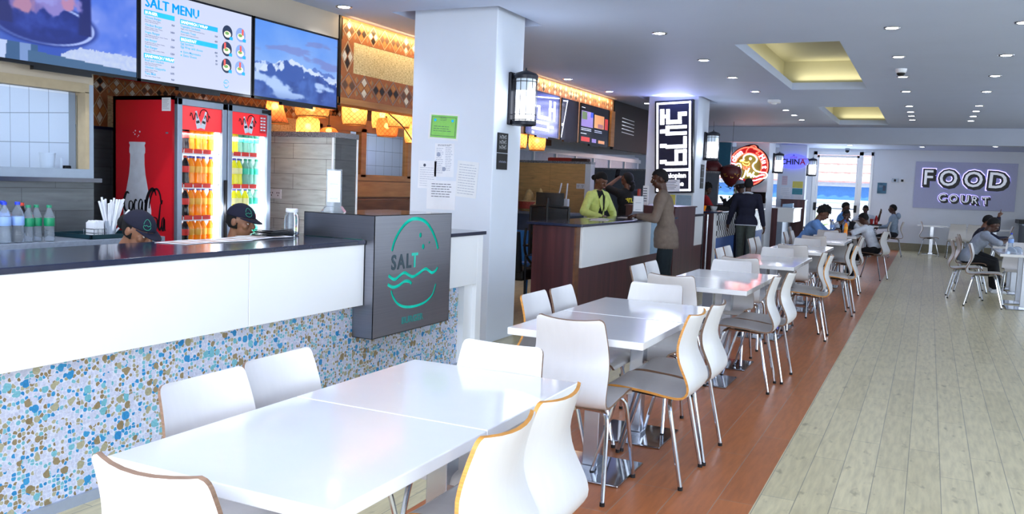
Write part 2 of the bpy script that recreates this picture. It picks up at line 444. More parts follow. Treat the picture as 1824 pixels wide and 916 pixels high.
# outer wall behind the stalls, with the window band of the far stalls
g = G(); g.box(FX-.2, FX, SY, 25.9, 0, 3); struct('wall_left', g)
def window(n, x0, x1, z0, z1, y, mull, m='alu_grey', w=.06):
    g = G()
    for a, b, c, d in ((x0, x1, z0, z0+w), (x0, x1, z1-w, z1), (x0, x0+w, z0, z1), (x1-w, x1, z0, z1)): g.box(a, b, y-.03, y+.05, c, d, m)
    for t in mull: g.box(t-w/2, t+w/2, y-.03, y+.05, z0, z1, m)
    f = struct('window_%d' % n, g)
    p = G(); p.box(x0+w, x1-w, y, y+.01, z0+w, z1-w, 'glass'); p.obj('pane', f)
    return f
window(1, -6.8, -3.74, 1.0, 2.5, 25.7, (-5.75, -4.95, -4.2))

# columns
for k, (a, b, c, d) in enumerate(COLS):
    g = G(); g.box(a, b, c, d, 0, 3.06, 'column_paint', bev=.008); struct('column_%d' % (k+1), g)
g = G(); g.box(-3.69, -2.98, 24.0, 24.35, 0, 2.7, 'column_paint'); struct('column_4', g)

# glass door of the far wall with its side light
def door_far():
    g = G(); m = 'gloss_white'; y = 25.68
    for a, b, c, d in ((-2.99, -2.90, 0, 2.62), (-1.80, -1.70, 0, 2.62), (-2.99, -1.44, 2.53, 2.62), (-1.50, -1.44, 0, 2.62)): g.box(a, b, y-.06, y+.1, c, d, m)
    f = struct('door_1', g)
    l = G()
    for a, b, c, d in ((-2.895, -2.84, .01, 2.52), (-1.86, -1.805, .01, 2.52), (-2.895, -1.805, 2.46, 2.52), (-2.895, -1.805, .01, .12)): l.box(a, b, y-.03, y+.02, c, d, m)
    l = l.obj('door_leaf', f)
    p = G(); p.box(-2.84, -1.86, y-.01, y, .12, 2.46, 'glass'); p.obj('pane', l)
    h = G(); h.cyl((-2.88, y-.09, 1.05), (-1.82, y-.09, 1.05), .018, 'alu_grey'); h.box(-2.92, -2.84, y-.13, y-.03, .98, 1.2, 'black_plastic', bev=.01); h.box(-1.86, -1.78, y-.13, y-.03, .96, 1.16, 'black_plastic', bev=.01)
    h.obj('push_bar', f)
    p = G(); p.box(-1.70, -1.50, y, y+.01, .02, 2.53, 'glass'); p.obj('pane', f)
door_far()
# outside: tiled roof, blue awning and pale ground beyond the glass
def outside():
    k = NT('roof_tiles'); v = k.coord((1, 1, 1)); w = k.n('TexWave'); w.inputs['Scale'].default_value = 1.0; w.bands_direction = 'X'
    v2 = k.coord((2.2, 1, 1)); k.l(v2, w.inputs['Vector'])
    k.l(k.ramp(w.outputs[0], [(0, srgb('#e6c0ba')), (1, srgb('#f0cfc9'))]), k.b.inputs['Base Color']); k.bump(w.outputs[0], .8, .05)
    g = G(); 
    for r in range(9):
        y0 = 30+r*.5; z0 = 1.88+r*.30
        pts = [(-9+.1*i, .03*math.sin(i*1.7)) for i in range(121)]
        for i in range(120):
            g.quad([(pts[i][0], y0+pts[i][1], z0), (pts[i+1][0], y0+pts[i+1][1], z0), (pts[i+1][0], y0+.52, z0+.26), (pts[i][0], y0+.52, z0+.26)], 'roof_tiles')
            g.quad([(pts[i][0], y0+pts[i][1], z0), (pts[i+1][0], y0+pts[i+1][1], z0), (pts[i+1][0], y0+pts[i+1][1], z0-.05), (pts[i][0], y0+pts[i][1], z0-.05)], 'roof_lip_shaded' if mat('roof_lip_shaded', '#b98a86', .6) else None)  # row edges in a darker pink, step shading put into the colour
    r = thing('house', 'house with a pink tiled roof outside the glass door', 'house', (-3, 32, 0))
    g.obj('tiled_roof', r)
    mat('outside_wall', '#dfe6ee', .7); mat('blue_panel', '#4f86c6', .5)
    g = G(); g.box(-9, 3, 30.3, 30.6, .9, 1.70, 'blue_panel'); g.box(-9, 3, 30.25, 30.6, 1.70, 1.86, 'outside_wall'); g.obj('blue_front', r)
    g = G(); g.box(-9, 3, 29.4, 29.6, -.2, 1.2, 'outside_wall'); g.box(-9, 3, 29.35, 29.65, 1.2, 1.27, 'outside_wall'); tag(g.obj('garden_wall'), 'low pale garden wall outside the glass door', 'wall')
    g = G(); g.quad([(-40, -30, -.3), (40, -30, -.3), (40, 80, -.3), (-40, 80, -.3)], 'outside_wall'); struct('ground', g)
    g = G(); mat('leaf_green', '#7fa33c', .5)
    random.seed(3)
    for i in range(46):
        a = random.uniform(0, 2*PI); t = random.uniform(.5, 1.3); L = random.uniform(.5, .95)
        d = Vector((math.cos(a)*math.cos(t), math.sin(a)*math.cos(t), math.sin(t))); s = d.cross(Vector((0, 0, 1))).normalized()*.035
        p0 = Vector((-3.35, 28.0, .25)); p1 = p0+d*L*.6; p2 = p0+d*L+Vector((0, 0, -.15*L))
        g.face([g.bm.verts.new(q) for q in (p0-s*.4, p1-s, p2, p1+s, p0+s*.4)], 'leaf_green')
    g.cyl((-3.35, 28, -.3), (-3.35, 28, .3), .06, 'leaf_green')
    tag(g.obj('palm_plant'), 'spiky green palm plant outside behind the glass door', 'plant')
outside()
# ------------------------------------------------------------------ first stall: counter, steel sign box, header wall, partition
def salt_counter():
    t = thing('serving_counter', 'long white serving counter with dark top and blue pebble mosaic base', 'counter', (-3.3, 3, 0))
    g = G(); g.box(-3.55, -3.21, .2, 5.80, .03, .66, 'pebble_mosaic'); g.obj('mosaic_base', t)
    g = G(); g.box(-3.55, -3.195, .2, 6.0, 0, .045, 'skirting_grey'); g.obj('skirting', t)
    for a, b in ((.2, 1.9), (1.903, 3.42), (3.424, 4.43), (5.39, 5.93)):
        g = G(); g.box(-3.5, -3.125, a, b, .655, 1.034, 'gloss_white', bev=.003); g.obj('front_panel', t)
    g = G(); g.box(-3.5, -3.125, 5.932, 6.02, 0, 1.034, 'gloss_white', bev=.003); g.box(-3.3, -3.16, 5.80, 5.935, .0, .655, 'gloss_white'); g.obj('end_panel', t)
    g = G(); g.box(-3.74, -3.115, .2, 4.43, 1.035, 1.062, 'black_slab', bev=.004); g.box(-3.74, -3.115, 5.39, 6.055, 1.035, 1.062, 'black_slab', bev=.004); g.box(-3.74, -3.6, 4.43, 5.39, 1.035, 1.062, 'black_slab'); g.obj('worktop', t)
    g = G(); g.box(-3.73, -3.55, .2, 5.93, 0, 1.03, 'white_plastic'); g.obj('back_panel', t)
salt_counter()

def sign_box():
    X0, X1, Y0, Y1, Z0, Z1 = -3.60, -3.055, 4.435, 5.385, .445, 1.217
    t = thing('sign_box', 'brushed steel counter sign box with cut-out green burger logo', 'sign', (-3.3, 4.9, .445))
    g = G()
    # the shell without its front, so the cut-outs are real openings: saddle over the worktop
    for poly in ([(X0, 1.064), (-3.145, 1.064), (-3.145, .655), (-3.208, .655), (-3.208, Z0), (X1, Z0), (X1, Z1), (X0, Z1)],):
        g.prism(poly, 'y', Y0, Y0+.004, 'brushed_steel'); g.prism(poly, 'y', Y1-.004, Y1, 'brushed_steel')
    g.box(X0, X1, Y0, Y1, Z1-.004, Z1, 'polished_steel'); g.box(X0, X0+.004, Y0, Y1, 1.064, Z1, 'brushed_steel')
    g.box(-3.205, X1, Y0, Y1, Z0, Z0+.004, 'brushed_steel')
    g.obj('shell', t)
    mat('teal_backlight', '#12b7a6', .5, var=.35, scale=9, emit=.55, ecol='#10b09c')
    g = G(); g.box(X1-.032, X1-.028, Y0+.004, Y1-.004, Z0+.004, Z1-.004, 'teal_backlight'); g.obj('green_backlight', t)
    # front sheet with cut-outs via a boolean
    g = G(); g.box(X1-.004, X1, Y0, Y1, Z0, Z1, 'brushed_steel'); sheet = g.obj('front_sheet', None)
    c = G()
    def stroke(pts, w):   # pts in (y, z)
        pts = catmull([(p[0], p[1], 0) for p in pts], 8); L = []; R = []
        for i, p in enumerate(pts):
            d = (pts[min(i+1, len(pts)-1)]-pts[max(i-1, 0)]).normalized(); nrm = Vector((-d.y, d.x, 0))
            L.append(p+nrm*w/2); R.append(p-nrm*w/2)
        a = [[c.bm.verts.new((x, q.x, q.y)) for q in s] for x in (X1-.02, X1+.02) for s in (L, R)]
        n = len(pts)
        for i in range(n-1):
            c.face([a[0][i], a[0][i+1], a[1][i+1], a[1][i]]); c.face([a[2][i], a[3][i], a[3][i+1], a[2][i+1]])
            c.face([a[0][i], a[2][i], a[2][i+1], a[0][i+1]]); c.face([a[1][i], a[1][i+1], a[3][i+1], a[3][i]])
        c.face([a[0][0], a[1][0], a[3][0], a[2][0]]); c.face([a[0][-1], a[2][-1], a[3][-1], a[1][-1]])
    stroke([(4.63, .988), (4.659, 1.049), (4.715, 1.112), (4.785, 1.160), (4.866, 1.186), (4.957, 1.184), (5.037, 1.161), (5.106, 1.113), (5.17, 1.041), (5.208, .97)], .024)
    stroke([(4.599, .834), (4.671, .802), (4.736, .823), (4.788, .837), (4.844, .816), (4.897, .802), (4.97, .820), (5.048, .843), (5.101, .824), (5.139, .809), (5.188, .821), (5.213, .843)], .021)
    stroke([(4.593, .777), (4.657, .753), (4.722, .758), (4.791, .779), (4.846, .774), (4.879, .755)], .021)
    stroke([(4.635, .734), (4.655, .696), (4.708, .645), (4.78, .615), (4.866, .602), (4.975, .602), (5.073, .618), (5.151, .657), (5.193, .728)], .018)
    for y, z, r in ((4.97, 1.076, .017), (5.087, 1.022, .008), (5.01, .997, .018)):
        c.cyl((X1-.02, y, z), (X1+.02, y, z), r, None, n=20)
    c.bm.normal_update()
    cut = c.obj('cut')
    for tool in (cut,):
        md = sheet.modifiers.new('b', 'BOOLEAN'); md.operation = 'DIFFERENCE'; md.solver = 'EXACT'; md.object = tool
    dg = bpy.context.evaluated_depsgraph_get(); me = bpy.data.meshes.new_from_object(sheet.evaluated_get(dg))
    sheet.modifiers.clear()
    if len(me.polygons) > 20: sheet.data = me
    for tool in (cut,): bpy.data.objects.remove(tool)
    sheet.parent = t; sheet.data.transform(Matrix.Translation(-ORG[t.name])); ORG[sheet.name] = ORG[t.name]
    g = G(); mat('teal_letter', '#2f8f8c', .4, var=.2, scale=8)
    add_mesh(g, text_mesh('BURGER', .062, frame((X1+.001, 4.898, .500), (0, 1, 0), (0, 0, 1)), None, .002, .0015, res=3, xs=1.16), 'teal_letter')
    g.obj('burger_lettering', t)
    mat('dark_letter', '#2d4450', .35, var=.1); mat('teal_bright', '#1fb5a4', .4, var=.15, emit=.25, ecol='#12a090')
    for ch, yc, m in (('S', 4.655, 'dark_letter'), ('A', 4.742, 'dark_letter'), ('L', 4.832, 'dark_letter'), ('T', 4.905, 'teal_bright')):
        g = G(); add_mesh(g, text_mesh(ch, .132, frame((X1+.001, yc, .868), (0, 1, 0), (0, 0, 1)), None, .002, .0035, res=3, xs=.95), m); g.obj('letter', t)
sign_box()

# header wall above the serving side
def tile_band(g, x, y0, y1, z0, z1, lattice, seed, vertical=False, sx=1):
    """diamond tile inlay facing +x: lattice strips and four small tiles in every diamond"""
    rnd = random.Random(seed)
    if not vertical: h = z1-z0; w = h*1.02; n = max(1, round((y1-y0)/w)); w = (y1-y0)/n; cells = [((y0+w*(i+.5)), (z0+z1)/2, w/2, h/2) for i in range(n)]
    else: w = y1-y0; h = w*2.1; n = max(1, round((z1-z0)/h)); h = (z1-z0)/n; cells = [((y0+y1)/2, z0+h*(i+.5), w/2, h/2) for i in range(n)]
    g.box(x-.012, x, y0, y1, z0, z1, 'terracotta_tile')
    def P(y, z, d): return (x+d, y, z)
    kinds = ['dark_tile', 'cream_tile', 'brown_tile', 'orange_tile']
    for (cy, cz, a, b) in cells:
        pat = rnd.choice([('dark_tile', 'cream_tile'), ('cream_tile', 'brown_tile'), ('orange_tile', 'dark_tile'), ('orange_tile', 'brown_tile'), ('cream_tile', 'orange_tile')])
        D = [(cy-a, cz), (cy, cz+b), (cy+a, cz), (cy, cz-b)]
        L = .045
        for i in range(4):
            p, q = D[i], D[(i+1) % 4]; s = .90
            pi, qi = (cy+(p[0]-cy)*s, cz+(p[1]-cz)*s), (cy+(q[0]-cy)*s, cz+(q[1]-cz)*s)
            g.quad([P(*p, .004), P(*q, .004), P(*qi, .004), P(*pi, .004)], lattice)
        for dx, dz, kk in ((0, .43, 0), (0, -.43, 0), (-.43, 0, 1), (.43, 0, 1)):
            m = pat[kk]; c = (cy+dx*a, cz+dz*b); k = .36
            g.quad([P(c[0]-a*k, c[1], .003), P(c[0], c[1]+b*k, .003), P(c[0]+a*k, c[1], .003), P(c[0], c[1]-b*k, .003)], m)
        # small half diamonds in the corners
        if not vertical:
            for ey in (-1, 1):
                for ez in (-1, 1):
                    c = (cy+ey*a, cz+ez*b*.52); k = .27
                    ya = max(y0, c[0]-a*k); yb = min(y1, c[0]+a*k)
                    if ey < 0: g.quad([P(c[0], c[1]-b*k, .002), P(min(yb, c[0]+a*k), c[1], .002), P(c[0], c[1]+b*k, .002), P(c[0], c[1]+b*k-.001, .002)], 'grey_tile')
                    if ey > 0: g.quad([P(c[0], c[1]-b*k, .002), P(c[0], c[1]+b*k-.001, .002), P(c[0], c[1]+b*k, .002), P(max(ya, c[0]-a*k), c[1], .002)], 'orange_tile')
for n_, c_ in (('terracotta_tile', '#a8653a'), ('dark_tile', '#2c2220'), ('cream_tile', '#e4dccb'), ('brown_tile', '#6d5040'), ('orange_tile', '#c1834a'), ('grey_tile', '#9a8468'), ('lattice_cream', '#cdbb97'), ('lattice_grey', '#8f8d88')):
    mat(n_, c_, .35, var=.12, scale=40)
def header():
    X = -5.0
    t = thing('header_panel', 'reed and diamond tile header panel left of the near column', 'panel', (X, 7.4, 2.1))
    g = G(); g.box(X-.15, X-.013, 6.64, 9.6, 2.14, CZ, 'warm_wood'); g.obj('backing', t)
    g = G(); tile_band(g, X, 6.66, 9.4, 2.71, 2.905, 'lattice_cream', 4); g.obj('tile_band', t)
    g = G(); tile_band(g, X, 6.64, 9.4, 2.18, 2.42, 'lattice_grey', 9); g.obj('tile_band', t)
    g = G(); tile_band(g, X, 6.64, 6.84, 2.42, 2.71, 'lattice_cream', 2, True); g.obj('tile_band', t)
    g = G(); g.box(X-.012, X-.002, 6.84, 9.4, 2.42, 2.71, 'reed_matting'); g.obj('reed_mat', t)
    g = G(); g.box(X-.2, X+.006, 6.60, 9.6, 2.12, 2.178, 'warm_wood'); g.obj('bottom_trim', t)
    g = G(); g.box(X-.01, X+.006, 6.61, 6.64, 2.1, CZ, 'black_plastic'); g.obj('edge_strip', t)
    # kitchen wall left of it
    g = G(); g.box(X-.2, X, 4.0, 6.6, 2.13, CZ, 'beige_paint'); g.box(X-.2, X, SY, 4.0, 1.98, CZ, 'beige_paint'); struct('wall_left', g)
    g = G(); g.box(X-.2, X, SY, 4.0, .0, 1.37, 'grey_wood_tile_shaded'); struct('wall_left', g)
    g = G(); g.box(X-.05, X, 3.96, 4.0, 1.37, 1.98, 'alu_grey'); struct('trim_2', g)
    g = G(); g.box(X-.22, X+.03, SY, 4.04, 1.345, 1.372, 'black_slab'); struct('trim_3', g)
    # window to the kitchen
    g = G()
    for a, b, c, d, m in ((1.5, 3.96, 1.372, 1.43, 'alu_grey'), (3.93, 3.96, 1.43, 1.93, 'tan_frame' if mat('tan_frame', '#a8987c', .5) else None), (1.5, 3.96, 1.925, 1.985, 'tan_frame'), (2.6, 2.65, 1.43, 1.91, 'alu_grey')): g.box(X-.08, X+.01, a, b, c, d, m)
    f = struct('window_2', g)
    p = G(); p.box(X-.07, X-.065, 1.5, 3.93, 1.43, 1.91, 'glass_tint'); p.obj('pane', f)
    g = G(); g.box(-6.95, -6.9, SY, 4.02, 0, 2.9, 'white_tile'); g.box(-6.9, -5.2, 3.97, 4.02, 0, 2.9, 'white_tile_front'); struct('wall_left', g)
header()
lamp('kitchen_strip_light', 'AREA', (-6.0, 2.6, 2.7), 22, DAY, (0, 0, 0), .3, 1.6)

def back_bar():
    # reed panel and tiled rear wall behind the fridge and the lamps
    X = -6.0
    t = thing('rear_panel', 'reed and diamond tile panel on the wall behind the red fridge', 'panel', (X, 5.5, 1.75))
    g = G(); g.box(X-.1, X-.013, 4.4, 8.2, 1.77, 2.5, 'warm_wood'); g.obj('backing', t)
    g = G(); tile_band(g, X, 4.78, 8.2, 2.02, 2.17, 'lattice_cream', 14); g.obj('tile_band', t)
    g = G(); tile_band(g, X, 4.78, 4.93, 1.77, 2.02, 'lattice_cream', 5, True); g.obj('tile_band', t)
    g = G(); g.box(X-.012, X-.002, 4.93, 7.6, 1.77, 2.02, 'reed_matting'); g.box(X-.012, X-.002, 4.78, 7.6, 2.17, 2.3, 'reed_matting'); g.obj('reed_mat', t)
    g = G(); g.box(X-.1, X, 4.4, 7.6, 0, 1.745, 'grey_wood_tile_shaded'); struct('wall_left', g)
    g = G(); g.box(X-.12, X+.03, 4.4, 7.6, 1.745, 1.768, 'black_slab'); struct('trim_4', g)
    # partition at the right of the fridge
    g = G(); g.box(-6.0, -5.02, 6.6, 6.615, 0, 1.80, 'grey_wood_tile'); g.box(-5.1, -5.02, 6.615, 6.94, 0, 1.80, 'grey_wood_tile_shaded'); g.box(-6.0, -5.1, 6.615, 6.94, 0, 1.79, 'white_plastic')
    t = thing('partition', 'grey wood-tiled partition beside the red fridge', 'partition', (-5.5, 6.7, 0))
    g.obj('tiled_body', t)
    g = G(); g.box(-6.0, -5.0, 6.585, 6.96, 1.80, 1.85, 'speckled_granite', bev=.004); g.obj('granite_cap', t)
    g = G(); g.cyl((-5.03, 6.592, 0), (-5.03, 6.592, 1.80), .012, 'white_plastic'); g.cyl((-5.012, 6.95, 0), (-5.012, 6.95, 1.80), .010, 'white_plastic'); g.obj('corner_trim', t)
    # window to the kitchen: timber frame, tile behind, timber shelf below
    g = G(); m = 'warm_wood'
    for y in (7.6, 8.42, 9.42, 10.3): g.box(X-.06, X+.02, y-.05, y+.05, 1.44, 2.0, m)
    g.box(X-.06, X+.02, 7.6, 11.5, 1.40, 1.47, m); g.box(X-.06, X+.02, 7.5, 11.5, 1.96, 2.1, m)
    f = struct('window_3', g)
    p = G(); p.box(X-.03, X-.025, 7.65, 11.5, 1.46, 1.97, 'glass_tint'); p.obj('pane', f)
    g = G(); g.box(-7.0, -6.9, 4.4, 12.5, 0, 2.9, 'white_tile'); struct('wall_left', g)
    g = G(); g.box(X-.1, X, 7.6, 11.5, 0, 1.40, 'brown_wood'); g.box(X-.08, X+.012, 7.6, 11.5, 1.21, 1.39, 'warm_wood'); g.box(X-.05, X+.35, 7.6, 11.5, 1.06, 1.19, 'brown_wood'); struct('wall_left', g)
    g = G(); g.box(X-.1, X, 7.6, 14.0, 2.1, CZ, 'brown_wood'); struct('wall_left', g)
back_bar()
lamp('kitchen_strip_light', 'AREA', (-6.5, 9.0, 2.7), 16, DAY, (0, 0, 0), .3, 2.5)
# partition walls that close the kitchens off from daylight
g = G(); g.box(FX, -5.2, SY, SY+.05, 0, CZ, 'wall_paint'); g.box(FX, -6.0, 12.5, 12.6, 0, 2.2, 'wall_paint'); struct('wall_inner', g)

def back_counter():
    t = thing('back_counter', 'grey stone back counter under the kitchen window', 'counter', (-4.8, 3, 0))
    g = G(); g.box(-5.0, -4.62, .2, 4.25, .965, 1.0, 'grey_stone', bev=.004); g.obj('stone_top', t)
    g = G(); g.box(-4.64, -4.615, .2, 4.25, .88, .965, 'grey_stone'); g.obj('apron', t)
    g = G(); g.box(-5.0, -4.66, .2, 4.2, 0, .96, 'white_plastic'); g.obj('base_cabinet', t)
back_counter()

# ------------------------------------------------------------------ tables and chairs
def make_table():
    t = thing('cafe_table', 'x', 'table')
    g = G(); g.box(-.343, .343, -.353, .353, .715, .75, 'laminate_white', bev=.003); g.obj('tabletop', t)
    g = G(); g.box(-.04, .04, -.04, .04, .03, .70, 'steel', bev=.003); g.obj('post', t)
    g = G(); g.box(-.25, .25, -.03, .03, .70, .715, 'steel'); g.box(-.03, .03, -.25, .25, .70, .715, 'steel'); g.obj('support_bracket', t)
    g = G(); g.box(-.21, .21, -.21, .21, 0, .012, 'polished_steel', bev=.004); g.box(-.05, .05, -.05, .05, .012, .03, 'steel'); g.obj('base_plate', t)
    return t
ROWS = [(1.45, 2.87, -1.43), (3.77, 5.20, -1.465), (6.20, 7.62, -1.455), (8.53, 9.96, -1.45), (10.85, 12.29, -1.445), (13.33, 14.77, -1.40), (15.60, 17.03, -1.40), (21.9, 23.3, -1.36)]
ORD = ['nearest', 'second', 'third', 'fourth', 'fifth', 'sixth', 'seventh', 'eighth']
tab = make_table(); first = True
def place_table(x, y, rz, label, group='white square cafe tables'):
    global first
    if first: first = False; o = tab; o.location = (x, y, 0); o.rotation_euler.z = rz; o['label'] = label; o['group'] = group; return o
    return dup(tab, (x, y, 0), rz, label, group)
for i, (y0, y1, cx) in enumerate(ROWS):
    w = 'white table pair counted from the camera'
    place_table(cx, y0+.355, 0, 'near half of the %s %s' % (ORD[i], w)); place_table(cx, y1-.355, 0, 'far half of the %s %s' % (ORD[i], w))

PROF = [(.200, .428), (.190, .448), (.165, .458), (.12, .461), (.05, .456), (-.05, .447), (-.13, .439), (-.185, .438), (-.222, .450), (-.242, .485), (-.238, .53), (-.218, .585), (-.200, .640), (-.200, .70), (-.215, .765), (-.240, .84)]
def make_chair(edge):
    t = thing('dining_chair', 'x', 'chair')
    pts = catmull([(0, a, b) for a, b in PROF], 3)
    # extra rows near both ends for the rounded corners
    n = len(pts); L = [0]
    for i in range(1, n): L.append(L[-1]+(pts[i]-pts[i-1]).length)
    T = L[-1]; S = sorted(set([0, .004, .012, .024, .04]+[.04+(T-.08)*k/34 for k in range(1, 34)]+[T-.04, T-.024, T-.012, T-.004, T]))
    def at(s):
        for i in range(1, n):
            if s <= L[i]+1e-9:
                f = (s-L[i-1])/max(1e-9, L[i]-L[i-1]); return pts[i-1].lerp(pts[i], f)
        return pts[-1]
    g = G(); cols = [-1, -.96, -.85, -.6, -.3, 0, .3, .6, .85, .96, 1]; th = .0115
    top = []; bot = []
    for s in S:
        p = at(s); d = (at(min(T, s+.006))-at(max(0, s-.006))).normalized(); nrm = Vector((0, -d.z, d.y))
        if nrm.y < 0 and p.z > .55: pass
        nrm = Vector((0, d.z, -d.y))   # towards the sitter: up on the seat, forward on the back
        f = s/T; back = max(0, min(1, (f-.52)/.3))
        hw = .200-.012*max(0, 1-f*4) - .034*back*min(1, max(0, (f-.6)/.4)) 
        e = min(s, T-s); r = .022
        if e < r: hw = hw-r+math.sqrt(max(0, r*r-(r-e)**2))
        bend = .030*back+.010*(1-back)*max(0, 1-abs(f-.3)*2.2)
        ra = []; rb = []
        for c in cols:
            q = p+nrm*bend*(c*c)+Vector((c*hw, 0, 0))
            ra.append(g.bm.verts.new(q+nrm*th/2)); rb.append(g.bm.verts.new(q-nrm*th/2))
        top.append(ra); bot.append(rb)
    R = len(S); K = len(cols)
    for i in range(R-1):
        for k in range(K-1):
            g.face([top[i][k], top[i][k+1], top[i+1][k+1], top[i+1][k]], 'shell_white'); g.face([bot[i][k], bot[i+1][k], bot[i+1][k+1], bot[i][k+1]], 'shell_white')
        for k in (0, K-1): g.face([top[i][k], top[i+1][k], bot[i+1][k], bot[i][k]], edge)
    for i in (0, R-1):
        for k in range(K-1): g.face([top[i][k], top[i][k+1], bot[i][k+1], bot[i][k]], edge)
    g.obj('plywood_shell', t, smooth=True)
    rr = .0105
    for sx in (-1, 1):
        for fr in (0, 1):
            if fr: P = [(sx*.02, .10, .430), (sx*.12, .105, .430), (sx*.158, .112, .424), (sx*.178, .125, .400), (sx*.185, .14, .35), (sx*.203, .23, .012)]
            else: P = [(sx*.02, -.13, .415), (sx*.12, -.133, .415), (sx*.158, -.138, .409), (sx*.178, -.147, .385), (sx*.185, -.158, .33), (sx*.203, -.225, .012)]
            g = G(); q = catmull(P[:5], 3)+[Vector(P[5])]; g.tube(q, rr, 'chrome', 8); e = Vector(P[5]); g.cyl(e+Vector((0, 0, .006)), e-Vector((0, 0, .012)), .0125, 'black_plastic', n=8)
            g.obj('leg', t, smooth=True)
    g = G()
    for sx in (-1, 1): g.tube([(sx*.10, -.133, .419), (sx*.10, .105, .434)], .008, 'chrome', 6)
    g.box(-.11, .11, -.06, .05, .432, .440, 'black_plastic'); g.obj('seat_frame', t)
    return t
chA = make_chair('ply_edge'); chB = make_chair('ply_edge_dark'); used = {'A': False, 'B': False}
def place_chair(x, y, rz, label, kind='B', group='white plywood dining chairs'):
    base = chA if kind == 'A' else chB
    if not used[kind]:
        used[kind] = True; base.location = (x, y, 0); base.rotation_euler.z = rz; base['label'] = label; base['group'] = group; return base
    return dup(base, (x, y, 0), rz, label, group)
# facing: 0 = +y (away from camera), 180 = towards camera, -90 = +x, 90 = -x
R_ = math.radians
def chair_set(i, near, far, left, right):
    w = 'of the %s table pair from the camera' % ORD[i]
    def K(a): return a[3] if len(a) > 3 else 'B'
    if near: place_chair(near[0], near[1], R_(near[2]), 'white plywood chair at the near end '+w, K(near))
    if far: place_chair(far[0], far[1], R_(far[2]), 'white plywood chair at the far end '+w, K(far))
    for k, a in enumerate(left): place_chair(a[0], a[1], R_(a[2]), '%s white plywood chair on the counter side %s' % (('nearer', 'farther')[k], w), K(a))
    for k, a in enumerate(right): place_chair(a[0], a[1], R_(a[2]), '%s white plywood chair on the aisle side %s' % (('nearer', 'farther')[k], w), K(a))
chair_set(0, (-1.41, 1.466, 0), (-1.41, 2.70, 180), [(-1.70, 1.90, -90), (-1.73, 2.265, -90)], [(-1.13, 1.945, 90, 'A'), (-1.145, 2.33, 90, 'A')])
chair_set(1, (-1.445, 3.885, 0), (-1.52, 5.135, 180), [(-1.735, 4.37, -90, 'A'), (-1.72, 4.735, -90)], [(-1.21, 4.26, 90, 'A'), (-1.20, 4.70, 90, 'B')])
chair_set(2, (-1.60, 6.18, 0), (-1.505, 7.41, 180), [(-1.81, 6.50, -90), (-1.815, 6.88, -90)], [(-1.18, 6.55, 92), (-1.13, 6.97, 88)])
chair_set(3, (-1.52, 8.24, 0), (-1.45, 9.58, 180), [(-1.74, 9.10, -90), (-1.74, 9.50, -90)], [(-1.06, 9.18, 92, 'A'), (-1.16, 9.60, 90)])
chair_set(4, (-1.40, 10.75, 0), (-1.43, 11.98, 180), [(-1.82, 11.35, -90), (-1.82, 11.78, -90)], [(-.96, 11.25, 90, 'A'), (-1.06, 11.65, 90)])
chair_set(5, (-1.46, 13.35, 0), (-1.30, 14.42, 180), [(-1.75, 13.85, -90), (-1.72, 14.28, -90)], [(-1.05, 13.62, 90), (-1.09, 14.05, 90)])
chair_set(6, (-1.50, 15.70, 0), (-1.36, 17.24, 180), [(-1.98, 15.98, -88), (-1.80, 16.6, -90)], [(-.83, 16.32, 76)])
chair_set(7, (-1.40, 22.0, 0), (-1.43, 23.68, 180), [(-1.90, 22.25, -86), (-1.72, 22.85, -90)], [(-1.0, 22.35, 90), (-.74, 22.98, 90)])
# ------------------------------------------------------------------ screens of the first stall
def scr(name, col, e=.9): return mat(name, col, .3, var=.02, emit=e)
def sky_screen(name, top, bot, z0, z1, e=.85, noise=.25, sc=3.0):
    k = NT(name); tc = k.n('TexCoord'); sp = k.n('SeparateXYZ'); k.l(tc.outputs['Object'], sp.inputs[0])
    mr = k.n('MapRange'); mr.inputs['From Min'].default_value = z0; mr.inputs['From Max'].default_value = z1; k.l(sp.outputs[2], mr.inputs[0])
    nz = k.n('TexNoise'); nz.inputs['Scale'].default_value = sc; nz.inputs['Detail'].default_value = 5; k.l(tc.outputs['Object'], nz.inputs['Vector'])
    f = k.math('ADD', mr.outputs[0], k.math('MULTIPLY', k.math('SUBTRACT', nz.outputs[0], .5), noise*4))
    c = k.ramp(f, [(0, srgb(bot)), (1, srgb(top))])
    k.l(c, k.b.inputs['Emission Color']); k.b.inputs['Emission Strength'].default_value = e
    k.b.inputs['Base Color'].default_value = (.01, .01, .012, 1); k.b.inputs['Roughness'].default_value = .12
    return name
def make_tv(label, y0, y1, z0, z1, x, bg, group, fill=None):
    t = thing('wall_tv', label, 'screen', (x, (y0+y1)/2, z0), group)
    g = G(); g.box(x-.05, x-.001, y0, y1, z0, z1, 'black_gloss', bev=.004); g.box(x-.09, x-.05, y0+.15, y1-.15, z0+.12, z1-.1, 'black_plastic'); g.box(x-.03, x+.004, (y0+y1)/2-.2, (y0+y1)/2+.2, z0-.022, z0, 'black_gloss'); g.obj('housing', t)
    b = .014
    g = G(); g.box(x-.001, x+.001, y0+b, y1-b, z0+b+.006, z1-b, bg)
    if fill: fill(g, x+.0015)
    s = g.obj('screen', t)
    g = G(); 
    for a in ((y0, y0+b, z0, z1), (y1-b, y1, z0, z1), (y0, y1, z0, z0+b+.004), (y0, y1, z1-b, z1)): g.box(x-.002, x+.005, *a, 'black_gloss')
    g.obj('bezel', t)
    return t
def ell(g, x, cy, cz, ry, rz, m, n=28, a0=0, a1=2*PI):
    g.face([g.bm.verts.new((x, cy+ry*math.cos(a0+(a1-a0)*i/n), cz+rz*math.sin(a0+(a1-a0)*i/n))) for i in range(n)], m)
def poly(g, x, pts, m): g.face([g.bm.verts.new((x, a, b)) for a, b in pts], m)
